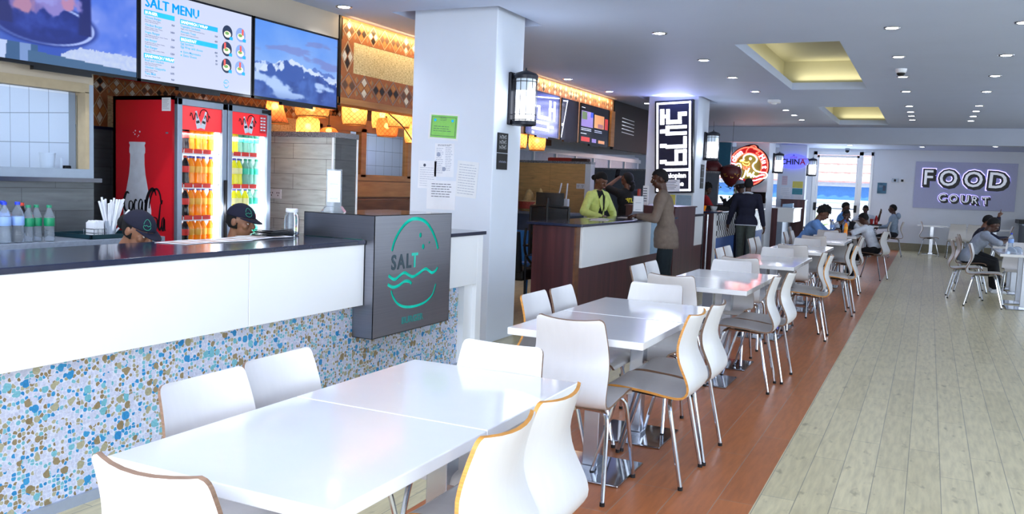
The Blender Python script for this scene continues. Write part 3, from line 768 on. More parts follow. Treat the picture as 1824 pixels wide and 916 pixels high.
def picture(name, y0, y1, z0, z1, fn, x, nu=150, nv=88, e=.72):
    """a screen image: fine grid of emissive colours"""
    m = bpy.data.materials.new(name); m.use_nodes = True; nt = m.node_tree; b = nt.nodes['Principled BSDF']
    at = nt.nodes.new('ShaderNodeAttribute'); at.attribute_name = 'picture'
    nt.links.new(at.outputs['Color'], b.inputs['Emission Color']); b.inputs['Emission Strength'].default_value = e
    b.inputs['Base Color'].default_value = (.01, .01, .012, 1); b.inputs['Roughness'].default_value = .12; MATS[name] = m
    def fill(g, xx):
        lay = g.bm.verts.layers.float_color.new('picture'); V = []
        for j in range(nv+1):
            row = []
            for i in range(nu+1):
                u, v = i/nu, j/nv; q = g.bm.verts.new((xx, y0+(y1-y0)*u, z0+(z1-z0)*v)); c = fn(u, v); q[lay] = tuple(srgb([max(0, min(255, k)) for k in c]))+(1,); row.append(q)
            V.append(row)
        for j in range(nv):
            for i in range(nu): g.face([V[j][i], V[j][i+1], V[j+1][i+1], V[j+1][i]], name)
    return fill
def lerp3(a, b, t): t = max(0, min(1, t)); return tuple(x+(y-x)*t for x, y in zip(a, b))
def sst(a, b, x): t = max(0, min(1, (x-a)/(b-a))); return t*t*(3-2*t)
def nz2(u, v, s, o=0): return mnoise.fractal(Vector((u*s, v*s*.6, o)), 1.0, 2.0, 4)
def pan_px(u, v):
    y = 3.21+.995*u*1.02; z = 2.06+.60*v
    c = lerp3((60, 105, 225), (125, 150, 240), .5+.9*nz2(u, v, 3.5)+.35*(u-.6))
    if u > .62: c = lerp3(c, (165, 185, 250), sst(.1, .5, nz2(u, v, 4.5, 7)))
    c = lerp3(c, (30, 60, 150), .5*(1-sst(.0, .25, v-.25))*(1-sst(.55, .75, u)))
    dx, dz = (y-3.60)/.31, (z-2.30)/.12; r = math.hypot(dx, dz)
    if r < 1.25 and z < 2.42: c = lerp3((18, 40, 130), c, sst(1.0, 1.2, r)); c = lerp3(c, (170, 190, 250), (1-sst(.02, .07, abs(r-1.0)))*(.35+.65*sst(-.2, .8, dx))); c = lerp3(c, (70, 100, 215), (1-sst(.5, .85, r))*.5*(.5+nz2(u, v, 9, 3)))
    for hy in (3.37, 3.86): c = lerp3((22, 34, 110), c, sst(.03, .05, abs(y-hy)+.02*(z-2.4))) if z > 2.27 else c
    for my, mz, ry, rz, cc in ((3.50, 2.45, .11, .10, (120, 108, 180)), (3.48, 2.40, .05, .09, (176, 130, 165)), (3.70, 2.46, .12, .10, (140, 130, 205)), (3.75, 2.44, .05, .065, (185, 135, 175)), (3.60, 2.52, .16, .08, (150, 150, 225))):
        d = math.hypot((y-my)/ry, (z-mz)/rz)+.5*nz2(u, v, 11, my); c = lerp3(cc, c, sst(.75, 1.1, d))
    if y < 3.37+.1*(z-2.07) and z < 2.165: c = (188, 206, 246)
    elif z < 2.165 and y < 3.56: c = lerp3((52, 92, 140), (120, 150, 205), sst(.0, .05, abs(y-3.49))*.0+(1 if 3.45 < y < 3.52 else 0))
    edge = 2.19-.0*y-.05*max(0, 1-(y-3.70)/.12)+.012*nz2(u, v, 30)
    if y > 3.70 and z < edge: c = (188+14*nz2(u, v, 40), 204+12*nz2(u, v, 40), 240)
    if z < 2.108+.0*y-.05*(y-3.9) and y > 3.5: c = (62, 100, 142)
    return c
def mountain_px(u, v):
    c = lerp3((165, 196, 246), (92, 150, 242), v*1.1-.1+.25*nz2(u, v, 3)); c = lerp3(c, (120, 135, 205), .75*sst(.25, .5, nz2(u*.6, v*2.6, 4, 2)+.4*(1-abs(v-.68)*6)))
    r0 = .44+.05*math.sin(9*u+1)+.10*nz2(u, .1, 6, 1)
    if v < r0: c = lerp3((90, 125, 205), (190, 212, 255), sst(.05, .2, nz2(u, v*2, 8, 5)+.6*(v-r0)+.1))
    r1 = .36+.20*max(0, 1-abs(u-.42)*2.3)+.05*nz2(u, .3, 9, 8)
    if v < r1:
        s = nz2(u, v, 10, 9)+.9*(1-(r1-v)/.20)-.55
        c = lerp3((52, 88, 172), (210, 226, 255), sst(.0, .25, s))
    r2 = .18+.24*max(0, 1-abs(u-.74)*2.0)+.04*nz2(u, .5, 8, 12)
    if v < r2: c = lerp3((40, 72, 150), (66, 104, 190), .5+nz2(u, v, 8, 3))
    f = nz2(u, v*1.6, 5, 20)
    for cu, cv, ru, rv in ((.22, .18, .28, .08), (.86, .24, .10, .07), (.5, .08, .3, .05)):
        d = math.hypot((u-cu)/ru, (v-cv+.25*(u-cu)*(cu < .3))/rv)+1.1*f; c = lerp3((176, 204, 252), c, sst(.6, 1.15, d))
    return lerp3(c, (60, 90, 160), .35*(1-sst(0, .15, v)))
def menu_scene(g, x):
    scr('menu_blue', '#1593c6', .6); scr('menu_text', '#3b4a6c', .4); scr('menu_teal', '#2d8fba', .6); scr('menu_white', '#eef2ff', .8); scr('dish_dark', '#1b2a44', .5); scr('dish_red', '#c9473f', .8); scr('dish_cream', '#d9cfae', .8); scr('dish_green', '#5f8a4a', .7); scr('dish_blue', '#6f86b4', .7)
    def T(s, size, y, z, m, b=0, al='LEFT'): add_mesh(g, text_mesh(s, size, frame((x, y, z), (0, 1, 0), (0, 0, 1)), None, .0006, b, al, res=1), m)
    [T('SALT MENU', .092, 4.296+a, 2.542+b, 'menu_blue') for a, b in ((0, 0), (.004, 0), (.002, .003), (.008, .0))]
    def bar(y0, y1, z, s):
        g.box(x-.0004, x+.0002, y0, y1, z-.017, z+.017, 'menu_blue'); T(s, .028, y0+.008, z-.010, 'menu_white', .0006)
    bar(4.292, 4.555, 2.505, 'BURGER'); bar(4.605, 4.965, 2.497, 'SANDWICH / WRAP'); bar(4.605, 4.965, 2.375, 'BREAKFAST'); bar(4.29, 4.55, 2.215, 'SANDWICH / WRAP')
    def item(y, z, s, d, p, py):
        T(s, .023, y, z, 'menu_teal', .0004)
        for i, l in enumerate(d): T(l, .011, y, z-.014-.011*i, 'menu_text')
        if p: T(p, .019, py, z-.017, 'menu_text', .0006, 'RIGHT')
    item(4.298, 2.466, 'Cheese Burger', ['Beef, Cheese, Onion, Tomato,', 'Lettuce and House Sauce'], '950', 4.555)
    item(4.298, 2.416, 'Chicken Burger', ['Chicken, Cheese, Onion, Tomato,', 'Lettuce and House Sauce'], '1050', 4.555)
    item(4.298, 2.366, 'Vegan Burger', ['Tofu, Mushroom, Beetroot, Onion, Tomato,', 'Lettuce and Vegan Sauce'], '500', 4.555)
    item(4.298, 2.316, 'Salt Burger', ['Double Beef, Cheese, Onion, Tomato,', 'Lettuce and House Sauce'], '1350', 4.555)
    item(4.298, 2.268, 'Fish Burger', ['Fish, Onion, Tomato, Lettuce, Pickles,', 'Tartar sauce'], '1250', 4.555)
    item(4.298, 2.178, 'Beef and Chicken', ['Strips Beef, Cheese and Tomato,', 'Onion and House Sauce'], '560', 4.555)
    item(4.298, 2.132, 'Chicken Chappatta', ['Chicken Onion, Cheese,', 'and Bread Sauce'], '1075', 4.555)
    item(4.298, 2.09, 'Tuna Melt', ['Tuna, Onion, Cheese, Tomato'], '960', 4.555)
    item(4.61, 2.458, 'Vegetable Sandwich', ['Veggies, Onion, Tomato, Lettuce and House Sauce'], '560', 4.965)
    item(4.61, 2.42, 'Avocado Toast', ['Avocado, Onion, Tomato and Lemon'], '435', 4.965)
    item(4.61, 2.338, 'Egg Sandwich', [], '400', 4.965); item(4.61, 2.314, 'Egg Wrap with cheese', [], '70', 4.965)
    item(4.635, 2.28, 'Extra Mayonnaise', [], '80', 4.965); item(4.635, 2.256, 'Extra Cheese', [], '50', 4.965)
    for z in (2.286, 2.262): ell(g, x, 4.616, z, .006, .006, 'menu_teal', 10)
    for i, (y, z) in enumerate(((5.065, 2.495), (5.205, 2.50), (5.06, 2.372), (5.205, 2.372), (5.058, 2.247), (5.20, 2.247))):
        ell(g, x, y, z, .052, .054, 'dish_dark' if i % 2 == 0 else 'dish_blue', 24); ell(g, x+.0004, y, z-.012, .036, .024, 'dish_cream', 16)
        ell(g, x+.0008, y-.005, z-.005, .022, .012, 'dish_green', 12)
        if i != 0: g.box(x, x+.001, y-.008+(.02 if i == 1 else -.02 if i in (2, 4) else 0), y+.010+(.02 if i == 1 else -.02 if i in (2, 4) else 0), z, z+.045, 'dish_red')
        g.box(x+.0008, x+.0014, y+.022, y+.055, z-.05, z-.026, 'menu_blue')
    pts = [(5.058+.026*math.cos(a), 2.115+.026*math.sin(a)) for a in [2*PI*i/24 for i in range(25)]]
    g.tube([(x, a, b) for a, b in pts[1:13]], .0022, 'menu_blue', 4); g.tube([(x, a, b-.004) for a, b in pts[13:24]], .0022, 'menu_blue', 4); T('SALT', .016, 5.035, 2.112, 'menu_blue', .0006); T('BURGER', .009, 5.04, 2.078, 'menu_blue')
XT = -4.87
make_tv('wall screen showing a steaming pan, left of the menu screen', 3.12, 4.245, 2.036, 2.672, XT, 'black_gloss', 'screens over the first counter', picture('pan_picture', 3.136, 4.229, 2.058, 2.657, pan_px, XT, 170, 96))
make_tv('wall screen showing the white and blue burger menu', 4.25, 5.335, 2.036, 2.672, XT, sky_screen('menu_backdrop', '#dfe6fb', '#d3dcfa', 2.05, 2.66, .72, .06, 2), 'screens over the first counter', menu_scene)
make_tv('wall screen showing snowy mountains, right of the menu screen', 5.345, 6.43, 2.036, 2.672, XT, 'black_gloss', 'screens over the first counter', picture('mountain_picture', 5.36, 6.415, 2.058, 2.657, mountain_px, XT, 170, 96))

# ------------------------------------------------------------------ bottles
def clear_mat(name, col, tint=.85):
    m = mat(name, col, .06, var=.02, trans=tint, ior=1.2); return m
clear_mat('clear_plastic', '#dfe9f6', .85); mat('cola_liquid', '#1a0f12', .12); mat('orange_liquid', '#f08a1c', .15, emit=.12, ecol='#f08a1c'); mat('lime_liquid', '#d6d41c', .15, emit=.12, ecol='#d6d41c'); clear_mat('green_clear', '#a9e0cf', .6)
for n_, c_ in (('red_label', '#d8352f'), ('orange_label', '#f4b64a'), ('lime_label', '#e9e6a4'), ('green_label', '#118a5e'), ('blue_label', '#8fb0e8'), ('blue_cap', '#1d3fd0'), ('violet_cap', '#4a4bb0'), ('green_cap', '#1f8a66'), ('red_cap', '#d9432f'), ('teal_label', '#36b79a')): mat(n_, c_, .4)
def bottle_proto(body, label, cap, h=.225, r=.031):
    t = thing('soda_bottle', 'x', 'bottle'); s = h/.225
    g = G(); P = [(.018, 0), (r*.95, .004*s), (r, .02*s), (r*.93, .055*s), (r*.86, .078*s), (r*.95, .10*s), (r, .125*s), (r, .15*s), (r*.8, .172*s), (r*.45, .195*s), (.0125, .203*s), (.0125, .212*s)]
    g.lathe(P, (0, 0, 0), body, 14); g.obj('body', t, smooth=True)
    g = G(); g.lathe([(r*.99, .096*s), (r*1.03, .100*s), (r*1.03, .142*s), (r*.99, .146*s)], (0, 0, 0), label, 14); g.obj('label', t, smooth=True)
    g = G(); g.lathe([(.0145, .208*s), (.0145, .223*s), (.012, .225*s)], (0, 0, 0), cap, 12); g.obj('cap', t, smooth=True)
    return t
BOT = {k: [bottle_proto(*a), False] for k, a in {'cola': ('cola_liquid', 'red_label', 'red_cap'), 'orange': ('orange_liquid', 'orange_label', 'violet_cap'), 'lime': ('lime_liquid', 'lime_label', 'violet_cap'), 'green': ('green_clear', 'teal_label', 'green_cap'), 'water': ('clear_plastic', 'blue_label', 'blue_cap', .235, .034), 'spring': ('clear_plastic', 'green_label', 'green_cap', .215, .029)}.items()}
def bottle(kind, x, y, z, label, group=None, s=1):
    p, used_ = BOT[kind]
    if not used_:
        BOT[kind][1] = True; o = p; o.location = (x, y, z); o['label'] = label
        if group: o['group'] = group
    else:
        o = dup(p, (x, y, z), 0, label, group)
        if not group and 'group' in o: del o['group']
    o.scale = (s, s, s)
    return o

# ------------------------------------------------------------------ the red drinks fridge
def fridge():
    X0, X1, Y0, Y1, H = -5.78, -5.10, 4.80, 5.835, 2.0
    mat('fridge_red', '#e01c2c', .3, var=.04, scale=3, coat=.3); mat('fridge_red_lit', '#d8242c', .3, emit=.55, ecol='#d8202a'); mat('bottle_white', '#e4ebf8', .4)
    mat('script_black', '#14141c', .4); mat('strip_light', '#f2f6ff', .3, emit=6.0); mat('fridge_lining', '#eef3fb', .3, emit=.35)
    t = thing('drinks_fridge', 'red two-door drinks fridge full of bottles with cola logo', 'fridge', (X0, Y0, 0))
    g = G()
    g.box(X0, X1-.05, Y0, Y0+.03, .08, H, 'fridge_red'); g.box(X0, X1-.05, Y1-.03, Y1, .08, H, 'fridge_red'); g.box(X0, X1-.05, Y0, Y1, H-.03, H, 'black_plastic'); g.box(X0, X0+.03, Y0, Y1, .08, H, 'fridge_red')
    g.box(X0, X1-.05, Y0, Y1, .08, .25, 'black_plastic'); g.box(X0+.05, X1-.08, Y0+.04, Y1-.04, 0, .08, 'black_plastic'); g.box(X1-.05, X1-.035, Y0, Y1, .08, H, 'black_plastic') if False else None
    g.obj('cabinet', t)
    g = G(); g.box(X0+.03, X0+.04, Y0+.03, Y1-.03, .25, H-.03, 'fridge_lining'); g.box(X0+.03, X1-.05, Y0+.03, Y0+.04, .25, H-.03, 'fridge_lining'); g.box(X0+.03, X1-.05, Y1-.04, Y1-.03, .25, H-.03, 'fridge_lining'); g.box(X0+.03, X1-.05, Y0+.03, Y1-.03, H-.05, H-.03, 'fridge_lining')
    g.obj('lining', t)
    # decoration of the red side: white bottle, bubbles, script
    ys = Y0-.001
    g = G(); cx = -5.515
    prof = [(.085, 1.80-.15), (.088, 1.64), (.078, 1.625), (.085, 1.60), (.085, 1.57), (.076, 1.555), (.078, 1.48), (.088, 1.40), (.125, 1.25), (.150, 1.13), (.150, 1.05), (.135, .98), (.150, .88), (.150, .6), (.12, .5)]
    pts = [(cx+a, b) for a, b in prof]+[(cx-a, b) for a, b in prof[::-1]]
    g.prism(pts, 'y', ys-.001, ys, 'bottle_white')
    for a, b, r in ((-5.535, 1.735, .006), (-5.488, 1.728, .007), (-5.54, 1.708, .006), (-5.50, 1.70, .005), (-5.51, 1.69, .004), (-5.555, 1.722, .004)): g.cyl((a, ys, b), (a, ys-.001, b), r, 'bottle_white', n=8)
    def sc(px, pz): return (px, ys-.003, pz)
    def pen(pts, w0, w1=None):
        P = catmull([(a, b, 0) for a, b in pts], 5); n = len(P); L = []
        for i, p in enumerate(P):
            d = (P[min(i+1, n-1)]-P[max(i-1, 0)]).normalized(); f = math.sin(PI*i/(n-1)); w = 1.5*(w0+(w1-w0)*f) if w1 else w0
            nn = Vector((-d.y, d.x, 0))*w/2; L.append((p+nn, p-nn))
        for i in range(n-1): g.quad([sc(*q[:2]) for q in (L[i][0], L[i][1], L[i+1][1], L[i+1][0])], 'script_black')
    # flowing two-word script
    b = 1.165
    pen([(-5.60, b+.085), (-5.615, b+.095), (-5.635, b+.085), (-5.655, b+.03), (-5.65, b-.03), (-5.62, b-.055), (-5.595, b-.03)], .006, .016)
    pen([(-5.575, b+.03), (-5.595, b+.02), (-5.60, b-.02), (-5.585, b-.05), (-5.565, b-.03), (-5.56, b+.01), (-5.575, b+.03)], .005, .012)
    pen([(-5.515, b+.03), (-5.53, b+.04), (-5.545, b), (-5.54, b-.045), (-5.515, b-.04)], .005, .012)
    pen([(-5.455, b+.03), (-5.475, b+.045), (-5.495, b+.01), (-5.49, b-.045), (-5.47, b-.04), (-5.455, b+.03), (-5.455, b-.02), (-5.445, b-.045)], .005, .012)
    g.box(-5.435, -5.415, ys-.003, ys-.002, b+.02, b+.045, 'script_black')
    pen([(-5.31, b+.08), (-5.325, b+.115), (-5.35, b+.13), (-5.385, b+.10), (-5.415, b+.02), (-5.42, b-.09), (-5.40, b-.17), (-5.365, b-.19), (-5.33, b-.16)], .006, .020)
    pen([(-5.385, b-.02), (-5.37, b+.06), (-5.34, b+.115), (-5.30, b+.13), (-5.27, b+.09), (-5.255, b+.02), (-5.245, b+.05)], .006, .011)
    pen([(-5.33, b-.085), (-5.35, b-.10), (-5.35, b-.155), (-5.325, b-.18), (-5.30, b-.15), (-5.30, b-.10), (-5.33, b-.085)], .005, .012)
    pen([(-5.265, b+.02), (-5.275, b-.06), (-5.285, b-.15), (-5.27, b-.18), (-5.255, b-.15)], .006, .013)
    pen([(-5.225, b-.08), (-5.245, b-.10), (-5.25, b-.155), (-5.235, b-.18), (-5.225, b-.09), (-5.22, b-.17), (-5.21, b-.18)], .005, .011)
    pen([(-5.40, b-.26), (-5.46, b-.22), (-5.56, b-.20), (-5.64, b-.24)], .004, .012)
    g.obj('side_graphic', t)
    g = G(); g.box(-5.255, -5.165, ys-.002, ys, 1.885, 1.985, 'white_paper')
    for i in range(7): g.box(-5.245, -5.18-.01*(i % 3), ys-.0025, ys-.0021, 1.97-.011*i, 1.972-.011*i, 'alu_grey')
    g.obj('notice', t)
    g = G(); g.box(-5.215, -5.19, ys-.001, ys, 1.715, 1.728, 'alu_grey'); g.obj('badge', t)
    # doors
    for k, (a, b2) in enumerate(((Y0+.005, 5.312), (5.325, Y1-.003))):
        g = G(); fw = .048; z0, z1 = .27, 1.985
        for q in ((a, a+fw, z0, z1), (b2-fw, b2, z0, z1), (a, b2, z1-.052, z1), (a, b2, z0, z0+.06)): g.box(X1-.035, X1, *q, 'alu_grey', bev=.004)
        d = g.obj('door', t)
        g = G(); g.box(X1-.022, X1-.018, a+fw, b2-fw, z0+.05, z1-.05, 'glass'); g.obj('pane', d)
        g = G(); g.box(X1-.017, X1-.014, a+fw, b2-fw, 1.755, z1-.052, 'fridge_red_lit'); hdr = g
        cy = (a+b2)/2-.02
        for sgn, yy in ((-1, cy-.028), (1, cy+.045)):
            M = Matrix.Translation((X1-.0125, yy, 1.845)) @ Matrix.Rotation(math.radians(-14*sgn), 4, 'X')
            pp = [(.022, -.075), (.024, -.03), (.010, .02), (.009, .06), (-.009, .06), (-.010, .02), (-.024, -.03), (-.022, -.075)]
            g.prism(pp, 'x', -.0005, .0005, 'bottle_white', M); g.box(-.0008, .0008, -.018, .016, -.035, -.015, 'script_black', M)
        g.tube([(X1-.0118, cy-.10+.02*math.sin(i*.5*1.3)*0+.008*i, 1.86+.028*math.sin(i*1.1)) for i in range(10)], .0045, 'script_black', 4)
        g.tube([(X1-.0118, cy+.02+.045*math.cos(a_)+.02, 1.865+.055*math.sin(a_)) for a_ in [PI*(.0+i/9) for i in range(10)]], .004, 'script_black', 4)
        g.tube([(X1-.0118, cy+.045+.008*i, 1.85+.026*math.sin(i*1.3)) for i in range(8)], .004, 'script_black', 4)
        g.obj('header', d)
        g = G(); yy = b2-.02 if k == 0 else a+.02
        g.box(X1, X1+.022, yy-.012, yy+.012, .75, 1.38, 'black_plastic', bev=.006)
        if k == 0: g.obj('handle', d)
        else: g.bm.free()
        g = G(); g.box(X1-.06, X1-.045, b2-fw-.035, b2-fw-.005, .3, 1.75, 'strip_light'); g.obj('light_strip', t)
        if k == 1:
            g = G(); g.box(X1-.012, X1-.010, b2-.135, b2-.052, 1.78, 1.93, 'fridge_red')
            for i in range(5):
                for j in range(2): g.box(X1-.0099, X1-.009, b2-.125+.034*j, b2-.100+.034*j, 1.80+.025*i, 1.812+.025*i, 'bottle_white')
            g.obj('price_sticker', d)
            g = G(); g.box(X1, X1+.006, b2-.12, b2-.02, 1.945, 1.975, 'black_plastic', bev=.003); g.obj('thermometer', d)
        # shelves with red price rails
        for z in (1.60, 1.335, 1.085, .845, .60):
            g = G(); g.box(X0+.05, X1-.07, a+.03, b2-.05, z-.012, z, 'white_plastic'); g.box(X1-.072, X1-.066, a+.03, b2-.07, z-.03, z+.004, 'white_plastic')
            for q in range(4): g.box(X1-.066, X1-.062, a+.035+.095*q, a+.115+.095*q, z-.02, z+.014, 'red_label')
            g.obj('shelf', t)
    rows = (1.60, 1.335, 1.085, .845)
    names = ('top', 'second', 'third', 'fourth'); seq = ('first', 'second', 'third', 'fourth', 'fifth', 'sixth')
    left = [['cola', 'orange', 'orange', 'orange', 'orange']]*4
    right = [['lime', 'green', 'green', 'green', 'green'], ['lime', 'lime', 'green', 'green', 'green'], ['lime', 'lime', 'lime', 'green', 'green'], ['green', 'green', 'green', 'green', 'green']]
    cn = {'cola': 'dark cola bottle', 'orange': 'orange soda bottle', 'lime': 'yellow soda bottle', 'green': 'clear green-capped soda bottle'}
    for r, z in enumerate(rows):
        for k, kinds in enumerate((left[r], right[r])):
            for i, kd in enumerate(kinds):
                y = (4.99 if k == 0 else 5.515)+.066*i
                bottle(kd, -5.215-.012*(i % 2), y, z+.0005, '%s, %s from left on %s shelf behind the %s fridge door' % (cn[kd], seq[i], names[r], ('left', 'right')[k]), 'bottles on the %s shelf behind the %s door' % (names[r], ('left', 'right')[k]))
            for i, kd in enumerate(kinds[1:]):   # second row, seen between the front ones
                y = (5.02 if k == 0 else 5.545)+.066*i
                bottle(kd, -5.30, y, z+.0005, '%s in the rear line, %s from left, %s shelf, %s fridge door' % (cn[kd], seq[i], names[r], ('left', 'right')[k]), 'rear bottles on the %s shelf behind the %s door' % (names[r], ('left', 'right')[k]))
    lamp('fridge_light', 'AREA', (-5.20, 5.05, 1.73), 2.5, (.9, .95, 1), (0, 0, 0), .1, .35); lamp('fridge_light', 'AREA', (-5.20, 5.58, 1.73), 2.5, (.9, .95, 1), (0, 0, 0), .1, .35)
    for y in (5.255, 5.77): lamp('fridge_light', 'AREA', (-5.17, y-.01, 1.15), 4, (.92, .95, 1), (0, math.radians(-90), math.radians(90)), .05, .9)
fridge()

# ------------------------------------------------------------------ woven pendant lamps
def woven_mat(name, col):
    k = NT(name); nt = k.t; v = k.coord((1, 1, 1))
    tc = k.n('TexCoord'); sp = k.n('SeparateXYZ'); k.l(tc.outputs['Object'], sp.inputs[0])
    at = k.math('ARCTAN2', sp.outputs[1], sp.outputs[0])
    u = k.math('MULTIPLY', at, 4.2); w = k.math('MULTIPLY', sp.outputs[2], 38)
    a = k.math('ABSOLUTE', k.math('SINE', k.math('MULTIPLY', k.math('ADD', u, w), 1.6))); b = k.math('ABSOLUTE', k.math('SINE', k.math('MULTIPLY', k.math('SUBTRACT', u, w), 1.6)))
    pat = k.math('MULTIPLY', k.math('MINIMUM', 1, k.math('MULTIPLY', a, 2.2)), k.math('MINIMUM', 1, k.math('MULTIPLY', b, 2.2)))
    tr = k.n('BsdfTranslucent'); df = k.n('BsdfDiffuse'); mx = k.n('MixShader'); tp = k.n('BsdfTransparent'); mx2 = k.n('MixShader')
    c = k.mix(pat, tuple(x*.45 for x in srgb(col)), srgb(col)); k.l(c, tr.inputs[0]); k.l(c, df.inputs[0])
    mx.inputs[0].default_value = .35; k.l(tr.outputs[0], mx.inputs[1]); k.l(df.outputs[0], mx.inputs[2])
    mx2.inputs[0].default_value = .06; k.l(mx.outputs[0], mx2.inputs[1]); k.l(tp.outputs[0], mx2.inputs[2])
    out = [n for n in nt.nodes if n.type == 'OUTPUT_MATERIAL'][0]; k.l(mx2.outputs[0], out.inputs[0])
woven_mat('woven_cane', '#ffc98c'); woven_mat('woven_red', '#f08a5a')
mat('bulb', '#ffd9a0', .4, emit=28, ecol='#ffc070'); mat('cane_rim', '#a06a34', .5)
def pendant(label, x, y, z, r, h, top, m='woven_cane', shape='barrel', power=15.0):
    """z = bottom of the shade"""
    t = thing('pendant_lamp', label, 'lamp', (x, y, z), 'woven pendant lamps')
    P = {'barrel': [(r*.45, h), (r*.80, h*.97), (r*.97, h*.82), (r, h*.55), (r*.97, h*.2), (r*.86, .0)], 'cone': [(r*.4, h), (r*.5, h*.9), (r*.62, h*.5), (r*.8, h*.2), (r, 0)], 'dome': [(r*.15, h), (r*.6, h*.85), (r*.9, h*.45), (r, 0)]}[shape]
    g = G()
    n = 24; rings = [[g.bm.verts.new((x+a*math.cos(2*PI*k/n), y+a*math.sin(2*PI*k/n), z+b)) for k in range(n)] for a, b in P]
    for i in range(len(P)-1):
        for k in range(n): g.face([rings[i][k], rings[i][(k+1) % n], rings[i+1][(k+1) % n], rings[i+1][k]], m)
    g.obj('woven_shade', t, smooth=True)
    g = G(); g.tube([(x+P[-1][0]*math.cos(2*PI*k/24), y+P[-1][0]*math.sin(2*PI*k/24), z) for k in range(24)], .006, 'cane_rim', 6, closed=True); g.obj('rim', t)
    g = G(); g.cyl((x, y, z+h), (x, y, top), .004, 'black_plastic', n=6); g.cyl((x, y, z+h*.78), (x, y, z+h+.02), .02, 'black_plastic', n=10); g.obj('cord', t)
    g = G(); g.ball((x, y, z+h*.58), .032, 'bulb', u=12, v=8); g.obj('bulb', t)
    lamp('pendant_light', 'POINT', (x, y, z+h*.55), power, (1, .72, .38), size=.03)
P_ = pendant
P_('woven cane lamp shade just right of the fridge', -5.5, 6.33, 1.91, .13, .27, CZ, 'woven_red', 'cone')
P_('wide woven cane lamp above the partition, upper of two', -5.55, 6.93, 2.02, .17, .14, CZ, 'woven_cane', 'barrel')
P_('barrel woven cane lamp hanging low behind the partition cap', -5.72, 7.08, 1.80, .12, .23, CZ)
P_('shallow dark cane dome lamp behind the partition corner', -5.72, 7.42, 1.86, .11, .09, CZ, 'woven_red', 'dome', .6)
P_('tall barrel cane lamp hanging alone below the reed panel', -5.5, 7.56, 1.985, .135, .28, CZ)
P_('barrel cane lamp left of the lamp pair near the column', -5.6, 8.22, 1.99, .12, .26, CZ)
P_('round reddish cane lamp hanging lowest beside the cable', -5.45, 8.10, 1.90, .12, .20, CZ, 'woven_red')
P_('big barrel cane lamp with a cable across its front', -5.3, 8.10, 2.00, .13, .25, CZ)
P_('cane lamp half hidden by the near column, upper one', -5.45, 8.62, 2.06, .11, .22, CZ)
P_('cane lamp half hidden by the near column, lower one', -5.25, 8.36, 1.84, .12, .22, CZ)
P_('cane lamp right of the near column, left of two', -5.3, 11.17, 1.93, .13, .25, CZ)
P_('cane lamp right of the near column, right of two', -5.3, 11.83, 1.93, .13, .25, CZ)
P_('cane lamp cut off by the edge of the near column', -5.5, 10.95, 1.90, .13, .27, CZ)
g = G(); g.tube(catmull([(-5.2, 7.75, 2.12), (-5.15, 7.95, 2.0), (-5.12, 8.15, 1.83), (-5.1, 8.3, 1.76), (-5.1, 8.5, 1.74)], 6), .006, 'black_plastic', 6); tag(g.obj('cable'), 'dark cable hanging across the cane lamps', 'cable')

# ------------------------------------------------------------------ things on and behind the first counter
BC = -4.72
blist = [('water', -4.67, 3.155, 'large blue-capped water bottle in front, left of two'), ('water', -4.67, 3.235, 'large blue-capped water bottle in front, right of two'), ('water', -4.80, 3.235, 'blue-capped water bottle behind the two front ones'), ('cola', -4.75, 3.315, 'dark cola bottle with red cap among the counter water bottles'), ('spring', -4.68, 3.308, 'green-labelled water bottle next to the cola bottle'), ('spring', -4.84, 3.36, 'green-capped bottle behind the cola bottle on the counter'), ('spring', -4.70, 3.372, 'middle green-labelled water bottle on the back counter'), ('spring', -4.66, 3.425, 'rightmost green-labelled water bottle on the back counter')]
for kd, x, y, l in blist: bottle(kd, x, y, 1.0005, l, 'bottles standing on the back counter')
t = thing('serving_tray', 'dark green serving tray on the back counter beside the fridge', 'tray', (-4.83, 3.85, 1.0))
g = G(); g.box(-4.99, -4.65, 3.70, 4.12, 1.0, 1.008, 'tray_green' if mat('tray_green', '#12343f', .3) else None); g.obj('base', t)
g = G()
for q in ((-5.0, -4.985, 3.69, 4.13), (-4.655, -4.64, 3.69, 4.13), (-5.0, -4.64, 3.69, 3.705), (-5.0, -4.64, 4.115, 4.13)): g.box(*q, 1.0, 1.028, 'tray_green', bev=.003)
g.obj('rim', t)
t = thing('napkin_box', 'white wire box of paper napkins on the dark tray', 'napkin holder', (-4.72, 3.79, 1.008))
g = G(); 
for i in range(9): g.box(-4.765, -4.69, 3.754+.008*i, 3.760+.008*i, 1.012, 1.10+.006*(i % 3), 'white_paper')
g.obj('napkins', t)
g = G()
for z in (1.012, 1.035, 1.06): g.tube([(-4.775, 3.745, z), (-4.68, 3.745, z), (-4.68, 3.835, z), (-4.775, 3.835, z)], .0025, 'steel', 5, closed=True)
for q in ((-4.775, 3.745), (-4.68, 3.745), (-4.68, 3.835), (-4.775, 3.835), (-4.68, 3.775), (-4.68, 3.805)): g.cyl((*q, 1.008), (*q, 1.06), .002, 'steel', n=5)
g.obj('wire_frame', t)
t = thing('straw_cup', 'clear cup crammed with paper-wrapped drinking straws on the dark tray', 'straw holder', (-4.72, 3.89, 1.008))
g = G(); g.lathe([(.034, 0), (.044, .10)], (-4.72, 3.89, 1.009), 'clear_plastic', 14); g.obj('cup', t, smooth=True)
random.seed(11)
